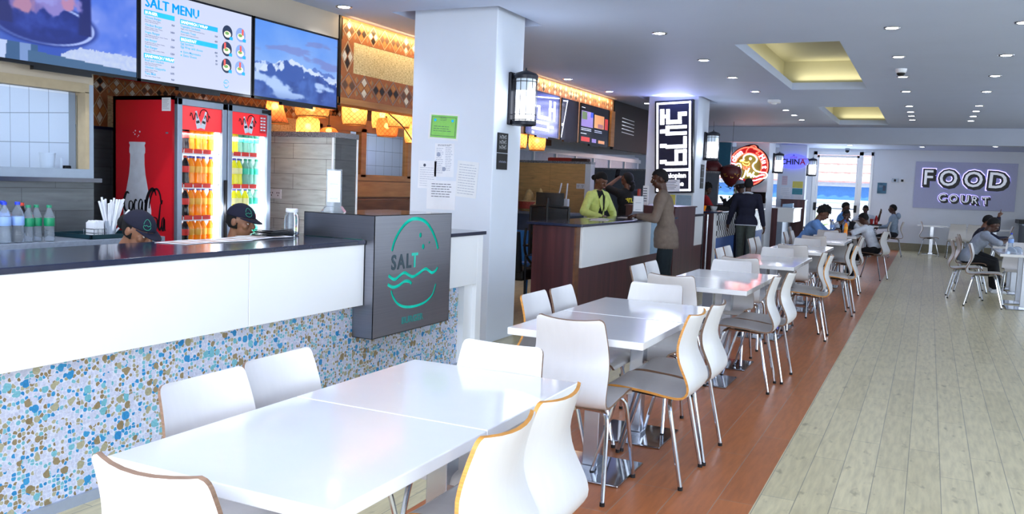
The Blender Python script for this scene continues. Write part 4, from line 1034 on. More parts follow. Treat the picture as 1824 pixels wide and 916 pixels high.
for i in range(34):
    a = random.uniform(0, 2*PI); q = random.uniform(0, .022); f = random.uniform(.02, .085); L = random.uniform(.20, .245)
    p0 = Vector((-4.72+q*math.cos(a), 3.89+q*math.sin(a), 1.016)); p1 = p0+Vector((f*math.cos(a), f*math.sin(a), L))
    if i > 30: p1 = p0+Vector((.03, .15, .16-.01*(33-i)))
    g = G(); g.cyl(p0, p1, .0065, 'white_paper', n=6); g.obj('straw', t)
# menus and papers
mat('menu_photo', '#b9a59a', .4, var=.5, scale=26)
random.seed(4)
for i, (x, y, rz, l) in enumerate(((-3.60, 3.47, 8, 'printed menu sheet on the dark worktop by the capped worker'), (-3.57, 3.68, -6, 'second printed menu sheet from the left on the dark worktop'), (-3.60, 3.90, 12, 'third printed menu sheet from the left on the dark worktop'), (-3.62, 4.10, -10, 'printed menu sheet in front of the black plate stack'))):
    g = G(); M = Matrix.Translation((x, y, 1.0635+.0012*i)) @ Matrix.Rotation(math.radians(rz), 4, 'Z')
    g.box(-.10, .10, -.145, .145, 0, .0012, 'white_paper', M); 
    for a, b, c, d in ((-.08, -.01, -.12, -.03), (.0, .085, -.12, -.04), (-.08, 0, .02, .11), (.02, .08, .0, .10)): g.box(a, b, c, d, .0012, .0014, 'menu_photo', M)
    tag(g.obj('menu_sheet'), l, 'menu', 'menu sheets on the first counter')
for i in range(5):
    g = G(); M = Matrix.Translation((-3.66+.01*(i % 2), 4.16+.012*(i % 3), 1.064+.0078*i)) @ Matrix.Rotation(math.radians(4*i), 4, 'Z')
    M = Matrix.Translation((-3.655+.008*(i % 2), 4.21+.010*(i % 3), 1.069+.0078*i)) @ Matrix.Rotation(math.radians(3*i), 4, 'Z')
    g.box(-.06, .06, -.13, .13, 0, .006, 'black_gloss', M, bev=.002)
    tag(g.obj('menu_folder'), 'black folder, %s from the bottom of the stack on the worktop' % ('first', 'second', 'third', 'fourth', 'fifth')[i], 'folder', 'stacked black folders on the first counter')
t = thing('glass_jar', 'clear plastic jar with white lid beside the steel sign box', 'jar', (-3.65, 4.375, 1.062))
g = G(); g.lathe([(.042, 0), (.047, .006), (.047, .11), (.036, .14), (.034, .145)], (-3.65, 4.375, 1.063), 'clear_plastic', 18); g.obj('body', t, smooth=True)
g = G(); g.lathe([(.036, .145), (.038, .15), (.038, .168), (.034, .17)], (-3.65, 4.375, 1.063), 'white_plastic', 18); g.obj('lid', t, smooth=True)
g = G()
for i in range(14): g.ball((-3.65+.028*math.cos(i*2.4)*((i % 3)/2), 4.375+.028*math.sin(i*2.4)*((i % 3)/2), 1.074+.004*(i % 2)), .009, 'alu_grey', u=8, v=5)
g.obj('coins', t)
def card_stand(label, M, w, h, blank=True):
    t = thing('card_stand', label, 'card stand', M.translation)
    g = G(); g.box(-w/2, w/2, -.003, .003, .03, h, 'clear_plastic', M); g.prism([(-w*.75, 0), (w*.75, 0), (w/2, .035), (-w/2, .035)], 'y', -.04, .04, 'clear_plastic', M); g.obj('acrylic_holder', t)
    g = G(); g.box(-w*.43, w*.43, -.005, -.0032, h*.22, h*.97, 'white_paper', M)
    for q in (.30, .64): g.box(-w*.25, w*.25, -.0056, -.005, h*q, h*q+.004, 'alu_grey', M)
    g.obj('card', t)
card_stand('acrylic stand with a white card on top of the steel sign box', Matrix.Translation((-3.51, 4.62, 1.2175)) @ Matrix.Rotation(math.radians(25), 4, 'Z'), .10, .275)
def socket(label, M):
    t = thing('wall_socket', label, 'socket', M.translation)
    g = G(); g.box(-.075, .075, -.012, 0, -.045, .045, 'white_plastic', M, bev=.003); g.obj('plate', t)
    g = G()
    for a in (-.04, .04): 
        for b, c in ((-.012, .01), (.012, .01), (0, -.014)): g.box(a+b-.004, a+b+.004, -.0135, -.012, c-.007, c+.007, 'black_plastic', M)
    g.obj('holes', t)
socket('white double wall socket on the tiled partition by the fridge', Matrix.Translation((-5.71, 6.6, 1.25)))

# ------------------------------------------------------------------ wall lanterns
mat('lantern_glass', '#ffffff', .4, var=.04, emit=3.0, ecol='#eef4ff'); mat('lantern_frost', '#c4d2e0', .5, var=.04, emit=.25)
def lantern(label, x, y, zc, h=.44, r=.10, power=9):
    t = thing('wall_lantern', label, 'lantern', (x, y, zc-h/2), 'black wall lanterns on the columns')
    cx = x+.035+r
    g = G(); g.box(x, x+.03, y-.07, y+.07, zc-h/2, zc+h/2, 'black_metal', bev=.01); g.box(x+.02, cx-r*.6, y-.03, y+.03, zc-h/2+.01, zc-h/2+.05, 'black_metal'); g.box(x+.02, cx-r*.6, y-.03, y+.03, zc+h/2-.05, zc+h/2-.01, 'black_metal'); g.obj('back_plate', t)
    g = G(); g.lathe([(r*.86, -h/2+.03), (r*.86, h*.15)], (cx, y, zc), 'lantern_glass', 18); g.lathe([(r*.86, h*.15), (r*.86, h/2-.03)], (cx, y, zc), 'lantern_frost', 18); g.obj('glass_cylinder', t, smooth=True)
    g = G(); g.lathe([(r*1.05, 0), (r*1.08, .03), (r*.9, .05), (r*.2, .075), (.008, .08), (.008, .1)], (cx, y, zc+h/2-.06), 'black_metal', 20); g.obj('cap', t, smooth=True)
    g = G(); g.lathe([(r*.8, 0), (r*1.05, .01), (r*1.05, .04), (r*.9, .045)], (cx, y, zc-h/2-.005), 'black_metal', 20); g.obj('base_ring', t, smooth=True)
    g = G()
    for k in range(12):
        a = 2*PI*k/12; g.cyl((cx+r*math.cos(a), y+r*math.sin(a), zc-h/2+.02), (cx+r*math.cos(a), y+r*math.sin(a), zc+h/2-.04), .0035, 'black_metal', n=5)
    for z in (.26, .19, -.18, -.24): g.tube([(cx+r*math.cos(2*PI*k/20), y+r*math.sin(2*PI*k/20), zc+z*h/.6) for k in range(20)], .0038, 'black_metal', 5, closed=True)
    g.obj('wire_cage', t)
    lamp('lantern_light', 'POINT', (cx+r+.05, y, zc-.03), power, (.82, .9, 1), size=.06)
lantern('black wall lantern on the nearest white column', -3.475, 7.14, 2.20, .47, .105, 7)
lantern('black wall lantern on the column with the tall Amharic sign', -3.47, 14.62, 2.17, .47, .105, 7)
lantern('black wall lantern beside the round chicken sign', -3.47, 21.75, 2.14, .48, .105, 6)
lantern('black wall lantern beside the oval China sign', -2.98, 24.18, 2.13, .46, .105, 6)

# ------------------------------------------------------------------ papers and plates on the columns
mat('green_paper', '#8fd66a', .6); mat('pale_ink', '#9aa3bd', .6); mat('dark_ink', '#4a5166', .6)
def sheet(label, M, w, h, m='white_paper', lines=(), name='notice_sheet', cat='notice', extra=None):
    """lines: (x0, x1, z, height, material) in fractions of the sheet"""
    g = G(); g.box(-w/2, w/2, -.002, 0, -h/2, h/2, m, M)
    for a, b, z, hh, mm in lines: g.box((a-.5)*w, (b-.5)*w, -.0028, -.002, (z-.5)*h-hh*h/2, (z-.5)*h+hh*h/2, mm, M)
    if extra: extra(g, M)
    return tag(g.obj(name), label, cat)
random.seed(21)
def body_lines(n, z0, z1, a=.1, b=.9, m='pale_ink', hh=.012):
    out = []
    for i in range(n):
        z = z1-(z1-z0)*i/max(1, n-1); x = a
        while x < b-.08:
            w = random.uniform(.05, .16); out.append((x, min(b, x+w), z, hh, m)); x += w+.025
    return out
Y1_ = 6.82
def at1(x, z, roll=0): return Matrix.Translation((x, Y1_, z)) @ Matrix.Rotation(math.radians(roll), 4, 'Y')
def cert(g, M):
    for (a, b, c, d) in ((-.125, .125, .082, .085), (-.125, .125, -.085, -.082), (-.125, -.122, -.085, .085), (.122, .125, -.085, .085)): g.box(a, b, -.0058, -.005, c, d, 'dark_ink', M)
    for a in (-.09, .09): g.cyl(M @ Vector((a, -.006, .055)), M @ Vector((a, -.005, .055)), .013, 'menu_blue', n=12)
sheet('clear plastic sleeve on the column holding the green certificate', at1(-3.982, 1.925, 3), .31, .235, 'white_plastic', name='plastic_sleeve', cat='sleeve')
M = at1(-3.98, 1.925, 3); M.translation.y -= .003
sheet('bright green certificate taped to the near column', M, .27, .20, 'green_paper', body_lines(3, .78, .9, .36, .64, 'dark_ink')+body_lines(3, .3, .5, .12, .8, 'dark_ink', .02), 'certificate', 'certificate', cert)
sheet('white form with stamps below the green certificate', at1(-3.965, 1.625, 0), .20, .30, 'white_paper', body_lines(2, .93, .96, .15, .85, 'dark_ink')+body_lines(14, .12, .85, .08, .45)+body_lines(14, .2, .88, .55, .92), extra=lambda g, M: [g.cyl(M @ Vector((a, -.003, b)), M @ Vector((a, -.002, b)), .02, 'pale_ink', n=12) for a, b in ((-.06, .05), (0, -.08))])
M = at1(-4.14, 1.49, 1); M.translation.y += 0
sheet('white letterhead partly behind the other papers on the column', M, .19, .25, 'white_paper', body_lines(9, .1, .75, .1, .9), extra=lambda g, M: g.cyl(M @ Vector((-.03, -.003, .085)), M @ Vector((-.03, -.002, .085)), .014, 'dark_ink', n=12))
M = at1(-3.725, 1.46, 4); M.translation.y -= .003
sheet('crumpled clear sleeve with a faint letter, right of the forms', M, .215, .32, 'white_plastic', body_lines(12, .1, .9, .1, .9))
M = at1(-3.985, 1.31, 0); M.translation.y -= .004
sheet('white notice with six bold lines at the bottom of the column', M, .30, .26, 'white_paper', body_lines(6, .45, .88, .16, .85, 'dark_ink', .022))
def plate(label, x, y, z0, z1, w, rows):
    t = thing('door_plate', label, 'sign', (x, y, z0), None)
    zm = z0+(z1-z0)*.45
    for a, b in ((z0, zm-.003), (zm+.003, z1)):
        g = G(); g.box(x, x+.012, y-w/2, y+w/2, a, b, 'black_plastic', bev=.002); g.obj('panel', t)
    g = G()
    for z, n, h, mm in rows:
        yy = y-w*.36
        for i in range(n):
            c = w*.72/n
            g.box(x+.012, x+.0126, yy+c*i+.003, yy+c*i+.006, z, z+h, mm); g.box(x+.012, x+.0126, yy+c*i+.003, yy+c*(i+.8), z+h*(.9 if i % 2 else .5), z+h*(.9 if i % 2 else .5)+.004, mm); g.box(x+.012, x+.0126, yy+c*(i+.7), yy+c*(i+.7)+.003, z+h*.1, z+h*(.9 if i % 3 else .6), mm)
    g.obj('lettering', t)
plate('black two-part lettered plate on the nearest column under its lantern', -3.475, 6.99, 1.56, 1.885, .20, ((1.83, 4, .035, 'white_plastic'), (1.785, 4, .035, 'white_plastic'), (1.74, 4, .035, 'white_plastic'), (1.62, 7, .016, 'pale_ink')))
plate('black two-part plate on the Amharic sign column under its lantern', -3.47, 14.56, 1.46, 1.86, .20, ((1.80, 4, .03, 'alu_grey'), (1.75, 4, .03, 'alu_grey'), (1.55, 6, .016, 'alu_grey')))

# ------------------------------------------------------------------ ceiling fittings
mat('downlight_on', '#ffffff', .3, var=0, emit=14, ecol='#f2f6ff'); mat('downlight_dim', '#dfe4ee', .3, var=0, emit=1.2, ecol='#e8eeff')
def make_down():
    t = thing('downlight', 'x', 'downlight')
    g = G(); n = 18
    r1 = [g.bm.verts.new((.075*math.cos(2*PI*k/n), .075*math.sin(2*PI*k/n), 0)) for k in range(n)]; r2 = [g.bm.verts.new((.070*math.cos(2*PI*k/n), .070*math.sin(2*PI*k/n), -.008)) for k in range(n)]; r3 = [g.bm.verts.new((.052*math.cos(2*PI*k/n), .052*math.sin(2*PI*k/n), -.005)) for k in range(n)]
    for A, B in ((r1, r2), (r2, r3)):
        for k in range(n): g.face([A[k], A[(k+1) % n], B[(k+1) % n], B[k]], 'steel')
    g.obj('trim_ring', t, smooth=True)
    g = G(); g.lathe([(.051, 0), (.051, .003)], (0, 0, -.006), 'downlight_on', 18); g.obj('lens', t)
    return t
dn = make_down(); dn_first = True; dl = 0
def downlight(x, y, label, z=CZ, power=3.2):
    global dn_first, dl
    if dn_first: dn_first = False; o = dn; o.location = (x, y, z); o['label'] = label; o['group'] = 'recessed ceiling downlights'
    else: dup(dn, (x, y, z), 0, label, 'recessed ceiling downlights')
    if power: lamp('downlight_or_fill_beam', 'SPOT', (x, y, z-.02), power, (.86, .92, 1), size=.05, spot=2.3)
num = ['first', 'second', 'third', 'fourth', 'fifth', 'sixth', 'seventh', 'eighth', 'ninth', 'tenth', 'eleventh']
for i, y in enumerate((8.17, 9.97, 11.56, 13.23, 14.92, 16.25, 17.3, 18.4)): downlight(-2.43, y, '%s downlight from the camera in the row left of the skylights' % num[i])
for i, y in enumerate((8.35, 10.08, 11.75, 13.4, 15.55, 16.58, 17.4, 18.3)): downlight(-.40, y, '%s downlight from the camera in the row right of the skylights' % num[i])
for i, y in enumerate((8.33, 10.15, 11.8, 13.5, 15.5, 16.46, 17.46, 18.46)): downlight(.595, y, '%s downlight from the camera in the rightmost row' % num[i])
for i, (x, y) in enumerate(((-4.72, 6.3), (-4.70, 11.45), (-4.64, 13.04), (-4.6, 14.93))): downlight(x, y, '%s downlight from the camera above the stall counters' % num[i], CZ, 14)
for i, (x, y) in enumerate(((-2.1, 22.4), (-1.9, 23.6), (-.2, 22.6), (-.25, 23.9), (.55, 22.5), (1.25, 22.2), (1.3, 23.2))): downlight(x, y, '%s downlight, left to right, on the low far ceiling' % num[i], 2.70, 4)
for x, y, w_ in ((-4.3, 1.6, 16), (-4.3, 3.0, 58), (-4.3, 4.5, 16)): lamp('downlight_or_fill_beam', 'SPOT', (x, y, CZ-.02), w_, (.92, .95, 1), size=.05, spot=2.6)  # spots added without fixtures to brighten the first stall and fridge side
for i, (x, y) in enumerate(((-2.4, 5.0), (-.40, 5.0), (.6, 5.0), (-2.4, 2.5))): lamp('downlight_or_fill_beam', 'SPOT', (x, y, CZ-.02), 9, (.86, .92, 1), size=.05, spot=2.3)
def smoke(label, x, y, sq):
    t = thing('smoke_detector', label, 'detector', (x, y, CZ))
    g = G()
    if sq: g.box(x-.09, x+.09, y-.09, y+.09, CZ-.05, CZ, 'white_plastic', bev=.008)
    else: g.lathe([(.05, -.045), (.06, -.03), (.065, 0)], (x, y, CZ), 'white_plastic', 16)
    g.obj('housing', t)
    g = G(); g.lathe([(.03, -.075), (.045, -.06), (.045, -.045)], (x, y, CZ), 'black_plastic' if not sq else 'white_plastic', 14); g.obj('sensor', t)
smoke('white ceiling detector between the skylight and the right downlights', -.40, 11.05, False)
smoke('square white ceiling detector beside the far skylight', -2.35, 14.45, True)
t = thing('security_camera', 'dark dome security camera above the glass door', 'camera', (-2.1, 25.3, 2.7))
g = G(); g.lathe([(.06, 0), (.06, -.05)][::-1], (-2.1, 25.3, 2.70), 'alu_grey', 14); g.obj('mount', t)
g = G(); g.ball((-2.1, 25.3, 2.63), .055, 'black_gloss', u=12, v=8); g.obj('dome', t)

g = G(); g.lathe([(.036, 0), (.047, .14), (.049, .155), (.044, .155), (.034, .01)], (-5.13, 3.76, 1.3725), 'white_plastic', 18); tag(g.obj('white_cup', smooth=True), 'tall white cup behind the kitchen window', 'cup')
g = G(); g.box(-5.17, -5.09, 3.84, 3.925, 1.3725, 1.385, 'black_plastic', bev=.003); g.cyl((-5.13, 3.86, 1.385), (-5.13, 3.86, 1.50), .008, 'white_plastic', n=8); g.box(-5.15, -5.11, 3.87, 3.92, 1.385, 1.45, 'black_plastic', bev=.006); tag(g.obj('dish_tray'), 'small dark tray beside the tall white cup behind the window', 'tray')
# ------------------------------------------------------------------ warm light along the reed headers
for a, b in ((6.7, 9.4), (10.7, 14.2)): lamp('header_strip_light', 'AREA', (-4.90, (a+b)/2, 2.905), 9, (1, .68, .30), (0, math.radians(35), 0), .03, b-a)
# ------------------------------------------------------------------ second stall
def stall_two():
    X = -5.0
    t = thing('header_panel', 'bright diamond tile band over the second stall screens', 'panel', (X, 12.5, 2.1))
    g = G(); g.box(X-.15, X-.013, 9.7, 14.36, 2.12, CZ, 'brown_wood'); g.obj('backing', t)
    g = G(); tile_band(g, X, 9.75, 14.3, 2.71, 2.91, 'lattice_cream', 31); g.obj('tile_band', t)
    g = G(); g.box(X-.012, X+.02, 14.18, 14.36, 2.12, 2.72, 'warm_wood')
    for y in (10.6, 11.845, 12.60): g.box(X, X+.035, y-.045, y+.045, 2.10, 2.72, 'warm_wood')
    g.obj('posts', t)
    r = random.Random(3)
    SQ = [(0, 0, 1, 1)]
    scr('sign_glow', '#e8edff', .9); scr('sign_glow_blue', '#2a3fd0', .6)
    def mirror_sign(y0, y1):
        def fill(g, x):
            # the lit sign mirrored in the screens, painted as glowing shapes, upside down
            def W(a, b): return (a, b)
            for q in (((10.62, 2.13), (10.655, 2.13), (10.75, 2.62), (10.72, 2.62)), ((10.72, 2.62), (10.72, 2.60), (11.80, 2.675), (11.80, 2.695)), ((11.93, 2.675), (11.93, 2.66), (12.12, 2.67), (12.12, 2.69)), ((12.12, 2.69), (12.09, 2.69), (11.90, 2.13), (11.93, 2.13))):
                if min(p[0] for p in q) >= y0 and max(p[0] for p in q) <= y1: poly(g, x+.0004, q, 'sign_glow')
            for a, b, c, d in ((10.88, 11.12, 2.49, 2.52), (11.04, 11.12, 2.34, 2.52), (11.04, 11.50, 2.34, 2.39), (11.42, 11.50, 2.34, 2.62), (11.58, 11.66, 2.34, 2.62), (11.42, 11.66, 2.47, 2.52), (10.85, 11.45, 2.27, 2.31), (10.85, 11.45, 2.18, 2.22), (11.38, 11.46, 2.19, 2.30), (11.46, 11.62, 2.23, 2.265), (10.86, 10.94, 2.08+.03, 2.16), (11.90+.0, 11.96, 2.30, 2.34)):
                if a >= y0 and b <= y1: poly(g, x+.0006, [(a, c), (b, c), (b, d), (a, d)], 'sign_glow')
        return fill
    make_tv('left screen of the second stall with the lit sign mirrored in it', 10.645, 11.80, 2.105, 2.715, X+.045, sky_screen('screen_blue_night', '#0a1250', '#131f86', 2.1, 2.7, .45, .3, 3), 'screens over the second counter', mirror_sign(10.645, 11.80))
    make_tv('middle dark screen of the second stall with the edge of the mirrored sign', 11.89, 12.555, 2.10, 2.71, X+.045, sky_screen('screen_dark_blue', '#20243c', '#1a1d30', 2.1, 2.7, .25, .3, 2), 'screens over the second counter', mirror_sign(11.86, 12.555))
    def feed(g, x):
        scr('feed_text', '#c9d2e6', .6); scr('feed_red', '#b8322e', .6); scr('feed_orange', '#c98a5a', .6); scr('feed_violet', '#7a6aa0', .6); scr('feed_green', '#7fa05a', .6); scr('feed_blue', '#2a6ad8', .7)
        def q(a, b, c, d, m): poly(g, x, [(a, c), (b, c), (b, d), (a, d)], m)
        q(12.70, 13.22, 2.36, 2.60, 'feed_violet'); q(12.72, 12.95, 2.47, 2.59, 'feed_green'); q(13.10, 13.22, 2.52, 2.60, 'feed_blue'); q(13.28, 13.74, 2.37, 2.58, 'feed_orange'); q(13.45, 13.70, 2.38, 2.44, 'feed_violet'); q(13.78, 13.93, 2.37, 2.55, 'feed_red')
        for a in (2.325, 2.30): q(12.70, 13.15, a, a+.008, 'feed_text'); q(13.3, 13.65, a, a+.007, 'feed_text')
        q(12.70, 12.95, 2.245, 2.255, 'feed_text'); q(12.70, 12.85, 2.645, 2.655, 'feed_text'); q(12.72, 13.1, 2.13, 2.20, 'feed_red'); q(13.2, 13.4, 2.13, 2.19, 'feed_violet'); q(13.5, 13.8, 2.13, 2.18, 'feed_orange')
    make_tv('right screen of the second stall showing rows of video pictures', 12.645, 13.975, 2.095, 2.71, X+.045, sky_screen('screen_feed', '#1c2236', '#151a2c', 2.1, 2.7, .3, .2, 2), 'screens over the second counter', feed)
    t = thing('black_board', 'black board with five white slanted strokes beside the screens', 'board', (X, 15.6, 2.1))
    g = G(); g.box(X-.05, X, 14.37, 17.4, 2.08, CZ-.005, 'black_plastic'); g.obj('panel', t)
    g = G()
    for i in range(5):
        z = 2.645-.062*i; g.prism([(14.80, z), (15.5, z-.016), (15.5, z-.002), (14.80, z+.014)], 'x', X, X+.002, 'white_plastic')
    g.obj('strokes', t)
    g = G(); g.box(FX, -5.5, 12.7, 20.2, 2.2, CZ, 'wall_paint'); struct('wall_inner', g)
    mat('frosted_pane', '#a9bcd6', .2)
    g = G(); g.box(-7.6, -7.55, 12.7, 24, 0, 2.25, 'wall_paint')
    for k in range(9): g.box(-7.54, -7.50, 13+1.2*k, 13.06+1.2*k, 1.5, 2.2, 'gloss_white'); g.box(-7.549, -7.53, 13.06+1.2*k, 14.2+1.2*k, 1.5, 2.15, 'frosted_pane')
    g.box(-7.54, -7.49, 12.7, 24, 2.1, 2.2, 'gloss_white'); struct('wall_inner', g)
    t = thing('partition', 'plywood partition with granite cap behind the office chair', 'partition', (-6, 14, 0))
    g = G(); g.box(-7.0, -5.34, 14.0, 14.15, 0, 1.80, 'plywood_wall'); g.obj('plywood_body', t)
    g = G(); g.box(-7.0, -5.24, 13.96, 14.2, 1.80, 1.84, 'speckled_granite'); g.obj('granite_cap', t)
    g = G(); g.box(-5.34, -5.24, 13.98, 14.17, 0, 1.80, 'white_plastic'); g.obj('end_trim', t)
    mat('grey_partition', '#5f6673', .5)
    t = thing('partition', 'dark grey partition behind the woman in black', 'partition', (-5.5, 18.7, 0))
    g = G(); g.box(-7.5, -4.1, 18.7, 18.8, 0, 1.80, 'grey_partition'); g.obj('body', t); g = G(); g.box(-7.5, -4.08, 18.66, 18.84, 1.80, 1.84, 'speckled_granite'); g.obj('granite_cap', t)
    mat('red_box', '#a8342a', .5); mat('brown_box', '#4a3430', .6)
    for nm, a, b, h, mm, l in (('carton', -6.05, -5.62, .055, 'red_box', 'flat red box lying on the plywood partition'), ('carton', -5.60, -5.32, .05, 'brown_box', 'flat brown box lying on the plywood partition right of the red one')):
        g = G(); g.box(a, b, 13.99, 14.15, 1.8405, 1.84+h, mm, bev=.004); g.box(a+.02, b-.02, 14.0, 14.14, 1.84+h, 1.845+h, mm); tag(g.obj(nm), l, 'box')
    # counter
    t = thing('serving_counter', 'dark wood counter with white front panel and black top', 'counter', (-3.35, 9.6, 0))
    g = G(); g.box(-3.60, -3.13, 8.02, 11.58, 0, 1.03, 'dark_wood'); g.obj('body', t)
    g = G(); g.box(-3.135, -3.10, 8.13, 10.50, .615, 1.03, 'gloss_white', bev=.003); g.obj('front_panel', t)
    g = G(); g.box(-3.135, -3.10, 10.505, 11.58, .615, 1.03, 'glass_blue' if mat('glass_blue', '#9dbcd6', .15) else None); g.obj('front_panel', t)
    g = G(); g.box(-3.145, -3.125, 8.015, 8.125, 0, 1.03, 'brown_wood'); g.obj('corner_strip', t)
    g = G(); g.box(-3.66, -3.05, 7.97, 11.58, 1.035, 1.062, 'black_slab', bev=.004); g.obj('worktop', t)
    t = thing('till_unit', 'tall dark wood unit at the far end of the dark counter', 'cabinet', (-3.4, 12.2, 0))
    g = G(); g.box(-3.80, -3.10, 11.60, 12.74, 0, 1.18, 'dark_wood'); g.obj('body', t); g = G(); g.box(-3.82, -3.08, 11.59, 12.76, 1.18, 1.20, 'dark_wood', bev=.004); g.obj('top', t)
    t = thing('counter_gate', 'low white panel with dark frame beside the Amharic sign column', 'gate', (-3.2, 13.2, 0))
    g = G(); g.box(-3.17, -3.14, 12.80, 13.42, .60, 1.04, 'gloss_white'); g.obj('white_panel', t)
    g = G(); g.box(-3.18, -3.12, 12.78, 13.46, 1.04, 1.07, 'black_metal'); g.box(-3.17, -3.13, 13.42, 13.46, 0, 1.04, 'black_metal'); g.box(-3.17, -3.14, 12.78, 13.42, .02, .60, 'dark_wood'); g.obj('frame', t)
    g = G(); g.cyl((-3.10, 13.55, 0), (-3.10, 13.55, 1.06), .014, 'steel'); tag(g.obj('steel_post'), 'thin steel post at the end of the low white gate', 'post')
    card_stand('white upright card stand on the black worktop near the standing man', Matrix.Translation((-3.50, 11.2, 1.0625)) @ Matrix.Rotation(math.radians(25), 4, 'Z'), .15, .27)
    for i, (x, y, rz, l) in enumerate(((-3.30, 9.15, 15, 'pale printed sheet nearest the camera on the dark counter'), (-3.42, 9.5, -12, 'second pale printed sheet on the dark counter'), (-3.35, 10.3, 8, 'pale printed sheet on the counter between the woman and the man'))):
        g = G(); M = Matrix.Translation((x, y, 1.0635+.001*i)) @ Matrix.Rotation(math.radians(rz), 4, 'Z'); g.box(-.1, .1, -.15, .15, 0, .0012, 'white_paper', M); g.box(-.08, .08, -.12, .0, .0012, .0015, 'menu_photo', M); tag(g.obj('menu_sheet'), l, 'menu', 'sheets on the dark counter')
    # side table with router and basket
    mat('slate_blue', '#4d5870', .5); mat('straw', '#d9b77f', .7, var=.15, scale=40); mat('basket_red', '#b04a3c', .6, var=.2, scale=50)
    t = thing('side_table', 'slate blue side unit under the white router', 'table', (-5.8, 13.5, 0))
    g = G(); g.box(-6.9, -5.22, 13.1, 13.9, .93, .965, 'alu_grey'); g.obj('top', t); g = G(); g.box(-6.9, -5.30, 13.2, 13.9, 0, .93, 'slate_blue'); g.obj('body', t)
    t = thing('wifi_router', 'white router with two antennas on the slate blue unit', 'router', (-5.55, 13.5, .965))
    g = G(); g.box(-5.64, -5.42, 13.44, 13.52, .97, 1.20, 'white_plastic', bev=.008); g.obj('body', t)
    for x, dx in ((-5.63, .06), (-5.48, .02)):
        g = G(); g.cyl((x, 13.5, 1.15), (x+dx, 13.5, 1.46), .014, 'white_plastic', n=8); g.obj('antenna', t)
    socket('white wall socket on the plywood partition above the router', Matrix.Translation((-5.42, 14.0, 1.42)))
    t = thing('woven_basket', 'red banded woven basket with cone-shaped straw lids beside the office chair', 'basket', (-6.1, 13.5, .965))
    g = G(); g.lathe([(.20, 0), (.23, .04), (.23, .16), (.21, .18)], (-6.1, 13.5, .968), 'basket_red', 20, ms=['straw', 'basket_red', 'straw']); g.obj('body', t)
    g = G(); g.lathe([(.10, .18), (.07, .30), (.03, .36), (.012, .37)], (-6.16, 13.5, .968), 'straw', 16); g.obj('lid', t); g = G(); g.lathe([(.16, .0), (.10, .10), (.05, .2), (.012, .28)], (-5.93, 13.45, 1.08), 'straw', 16, M=None); g.obj('lid', t)
    # office chair
    def mesh_mat():
        k = NT('chair_mesh'); k.b.inputs['Base Color'].default_value = srgb('#15171d')+(1,); k.b.inputs['Alpha'].default_value = .82; k.b.inputs['Roughness'].default_value = .7
    mesh_mat()
    t = thing('office_chair', 'black mesh office chair with headrest behind the dark counter', 'chair', (-3.95, 9.25, 0))
    cx, cy = -3.95, 9.25
    def curved(g, x0, x1, z0, z1, y, m, b=.04, th=.03, n=10):
        pts = [((x0+(x1-x0)*i/n), y-b*(1-((i/n-.5)*2)**2)) for i in range(n+1)]
        g.prism(pts+[(p[0], p[1]+th) for p in pts[::-1]], 'z', z0, z1, m)
    g = G(); curved(g, cx-.17, cx+.17, 1.20, 1.345, cy-.02, 'chair_mesh'); g.obj('headrest', t)
    g = G(); curved(g, cx-.235, cx+.235, .62, 1.17, cy+.0, 'chair_mesh', .06); g.obj('backrest', t)
    g = G()
    for x in (cx-.24, cx+.24): g.tube([(x, cy+.0, .60), (x, cy+.0, 1.18)], .016, 'black_plastic')
    g.tube([(cx-.24, cy, 1.18), (cx, cy-.06, 1.19), (cx+.24, cy, 1.18)], .016, 'black_plastic'); g.tube([(cx, cy-.05, .5), (cx, cy-.075, 1.2), (cx, cy-.05, 1.28)], .02, 'black_plastic'); g.obj('back_frame', t)
    g = G(); g.box(cx-.24, cx+.24, cy+.02, cy+.48, .44, .50, 'black_plastic', bev=.02); g.obj('seat', t)
    for x in (cx-.29, cx+.29):
        g = G(); g.tube(catmull([(x, cy+.0, .92), (x, cy-.03, .75), (x, cy+.02, .60), (x, cy+.2, .48)], 4), .016, 'black_plastic'); g.box(x-.03, x+.03, cy-.02, cy+.24, .70, .725, 'black_plastic', bev=.008); g.obj('armrest', t)
    g = G(); g.cyl((cx, cy+.24, .10), (cx, cy+.24, .44), .03, 'black_plastic')
    for k in range(5):
        a = 2*PI*k/5; g.tube([(cx, cy+.24, .13), (cx+.27*math.cos(a), cy+.24+.27*math.sin(a), .08)], .02, 'black_plastic'); g.ball((cx+.27*math.cos(a), cy+.24+.27*math.sin(a), .04), .038, 'black_plastic', u=10, v=6)
    g.obj('wheel_base', t)
    mat('blue_plastic', '#2a6fc4', .35)
    t = thing('plastic_chair', 'blue plastic chair behind the near column and the dark counter', 'chair', (-4.5, 9.9, 0))
    cx, cy = -4.42, 9.75
    g = G(); curved(g, cx-.22, cx+.22, .48, .86, cy, 'blue_plastic', .04); g.obj('backrest', t); g = G(); g.box(cx-.21, cx+.21, cy, cy+.42, .43, .455, 'blue_plastic', bev=.01); g.obj('seat', t)
    for a, b in ((-.19, .02), (.19, .02), (-.19, .39), (.19, .39)): 
        g = G(); g.cyl((cx+a, cy+b, .44), (cx+a*1.12, cy+b+(.03 if b > .1 else -.03), 0), .022, 'blue_plastic', r1=.018); g.obj('leg', t)
    t = thing('task_chair', 'black armchair with cushioned seat partly hidden by the near column', 'chair', (-4.3, 9.0, 0))
    cx, cy = -4.14, 8.72
    g = G(); g.box(cx-.23, cx+.23, cy-.22, cy+.22, .38, .50, 'black_plastic', bev=.03); g.obj('seat', t)
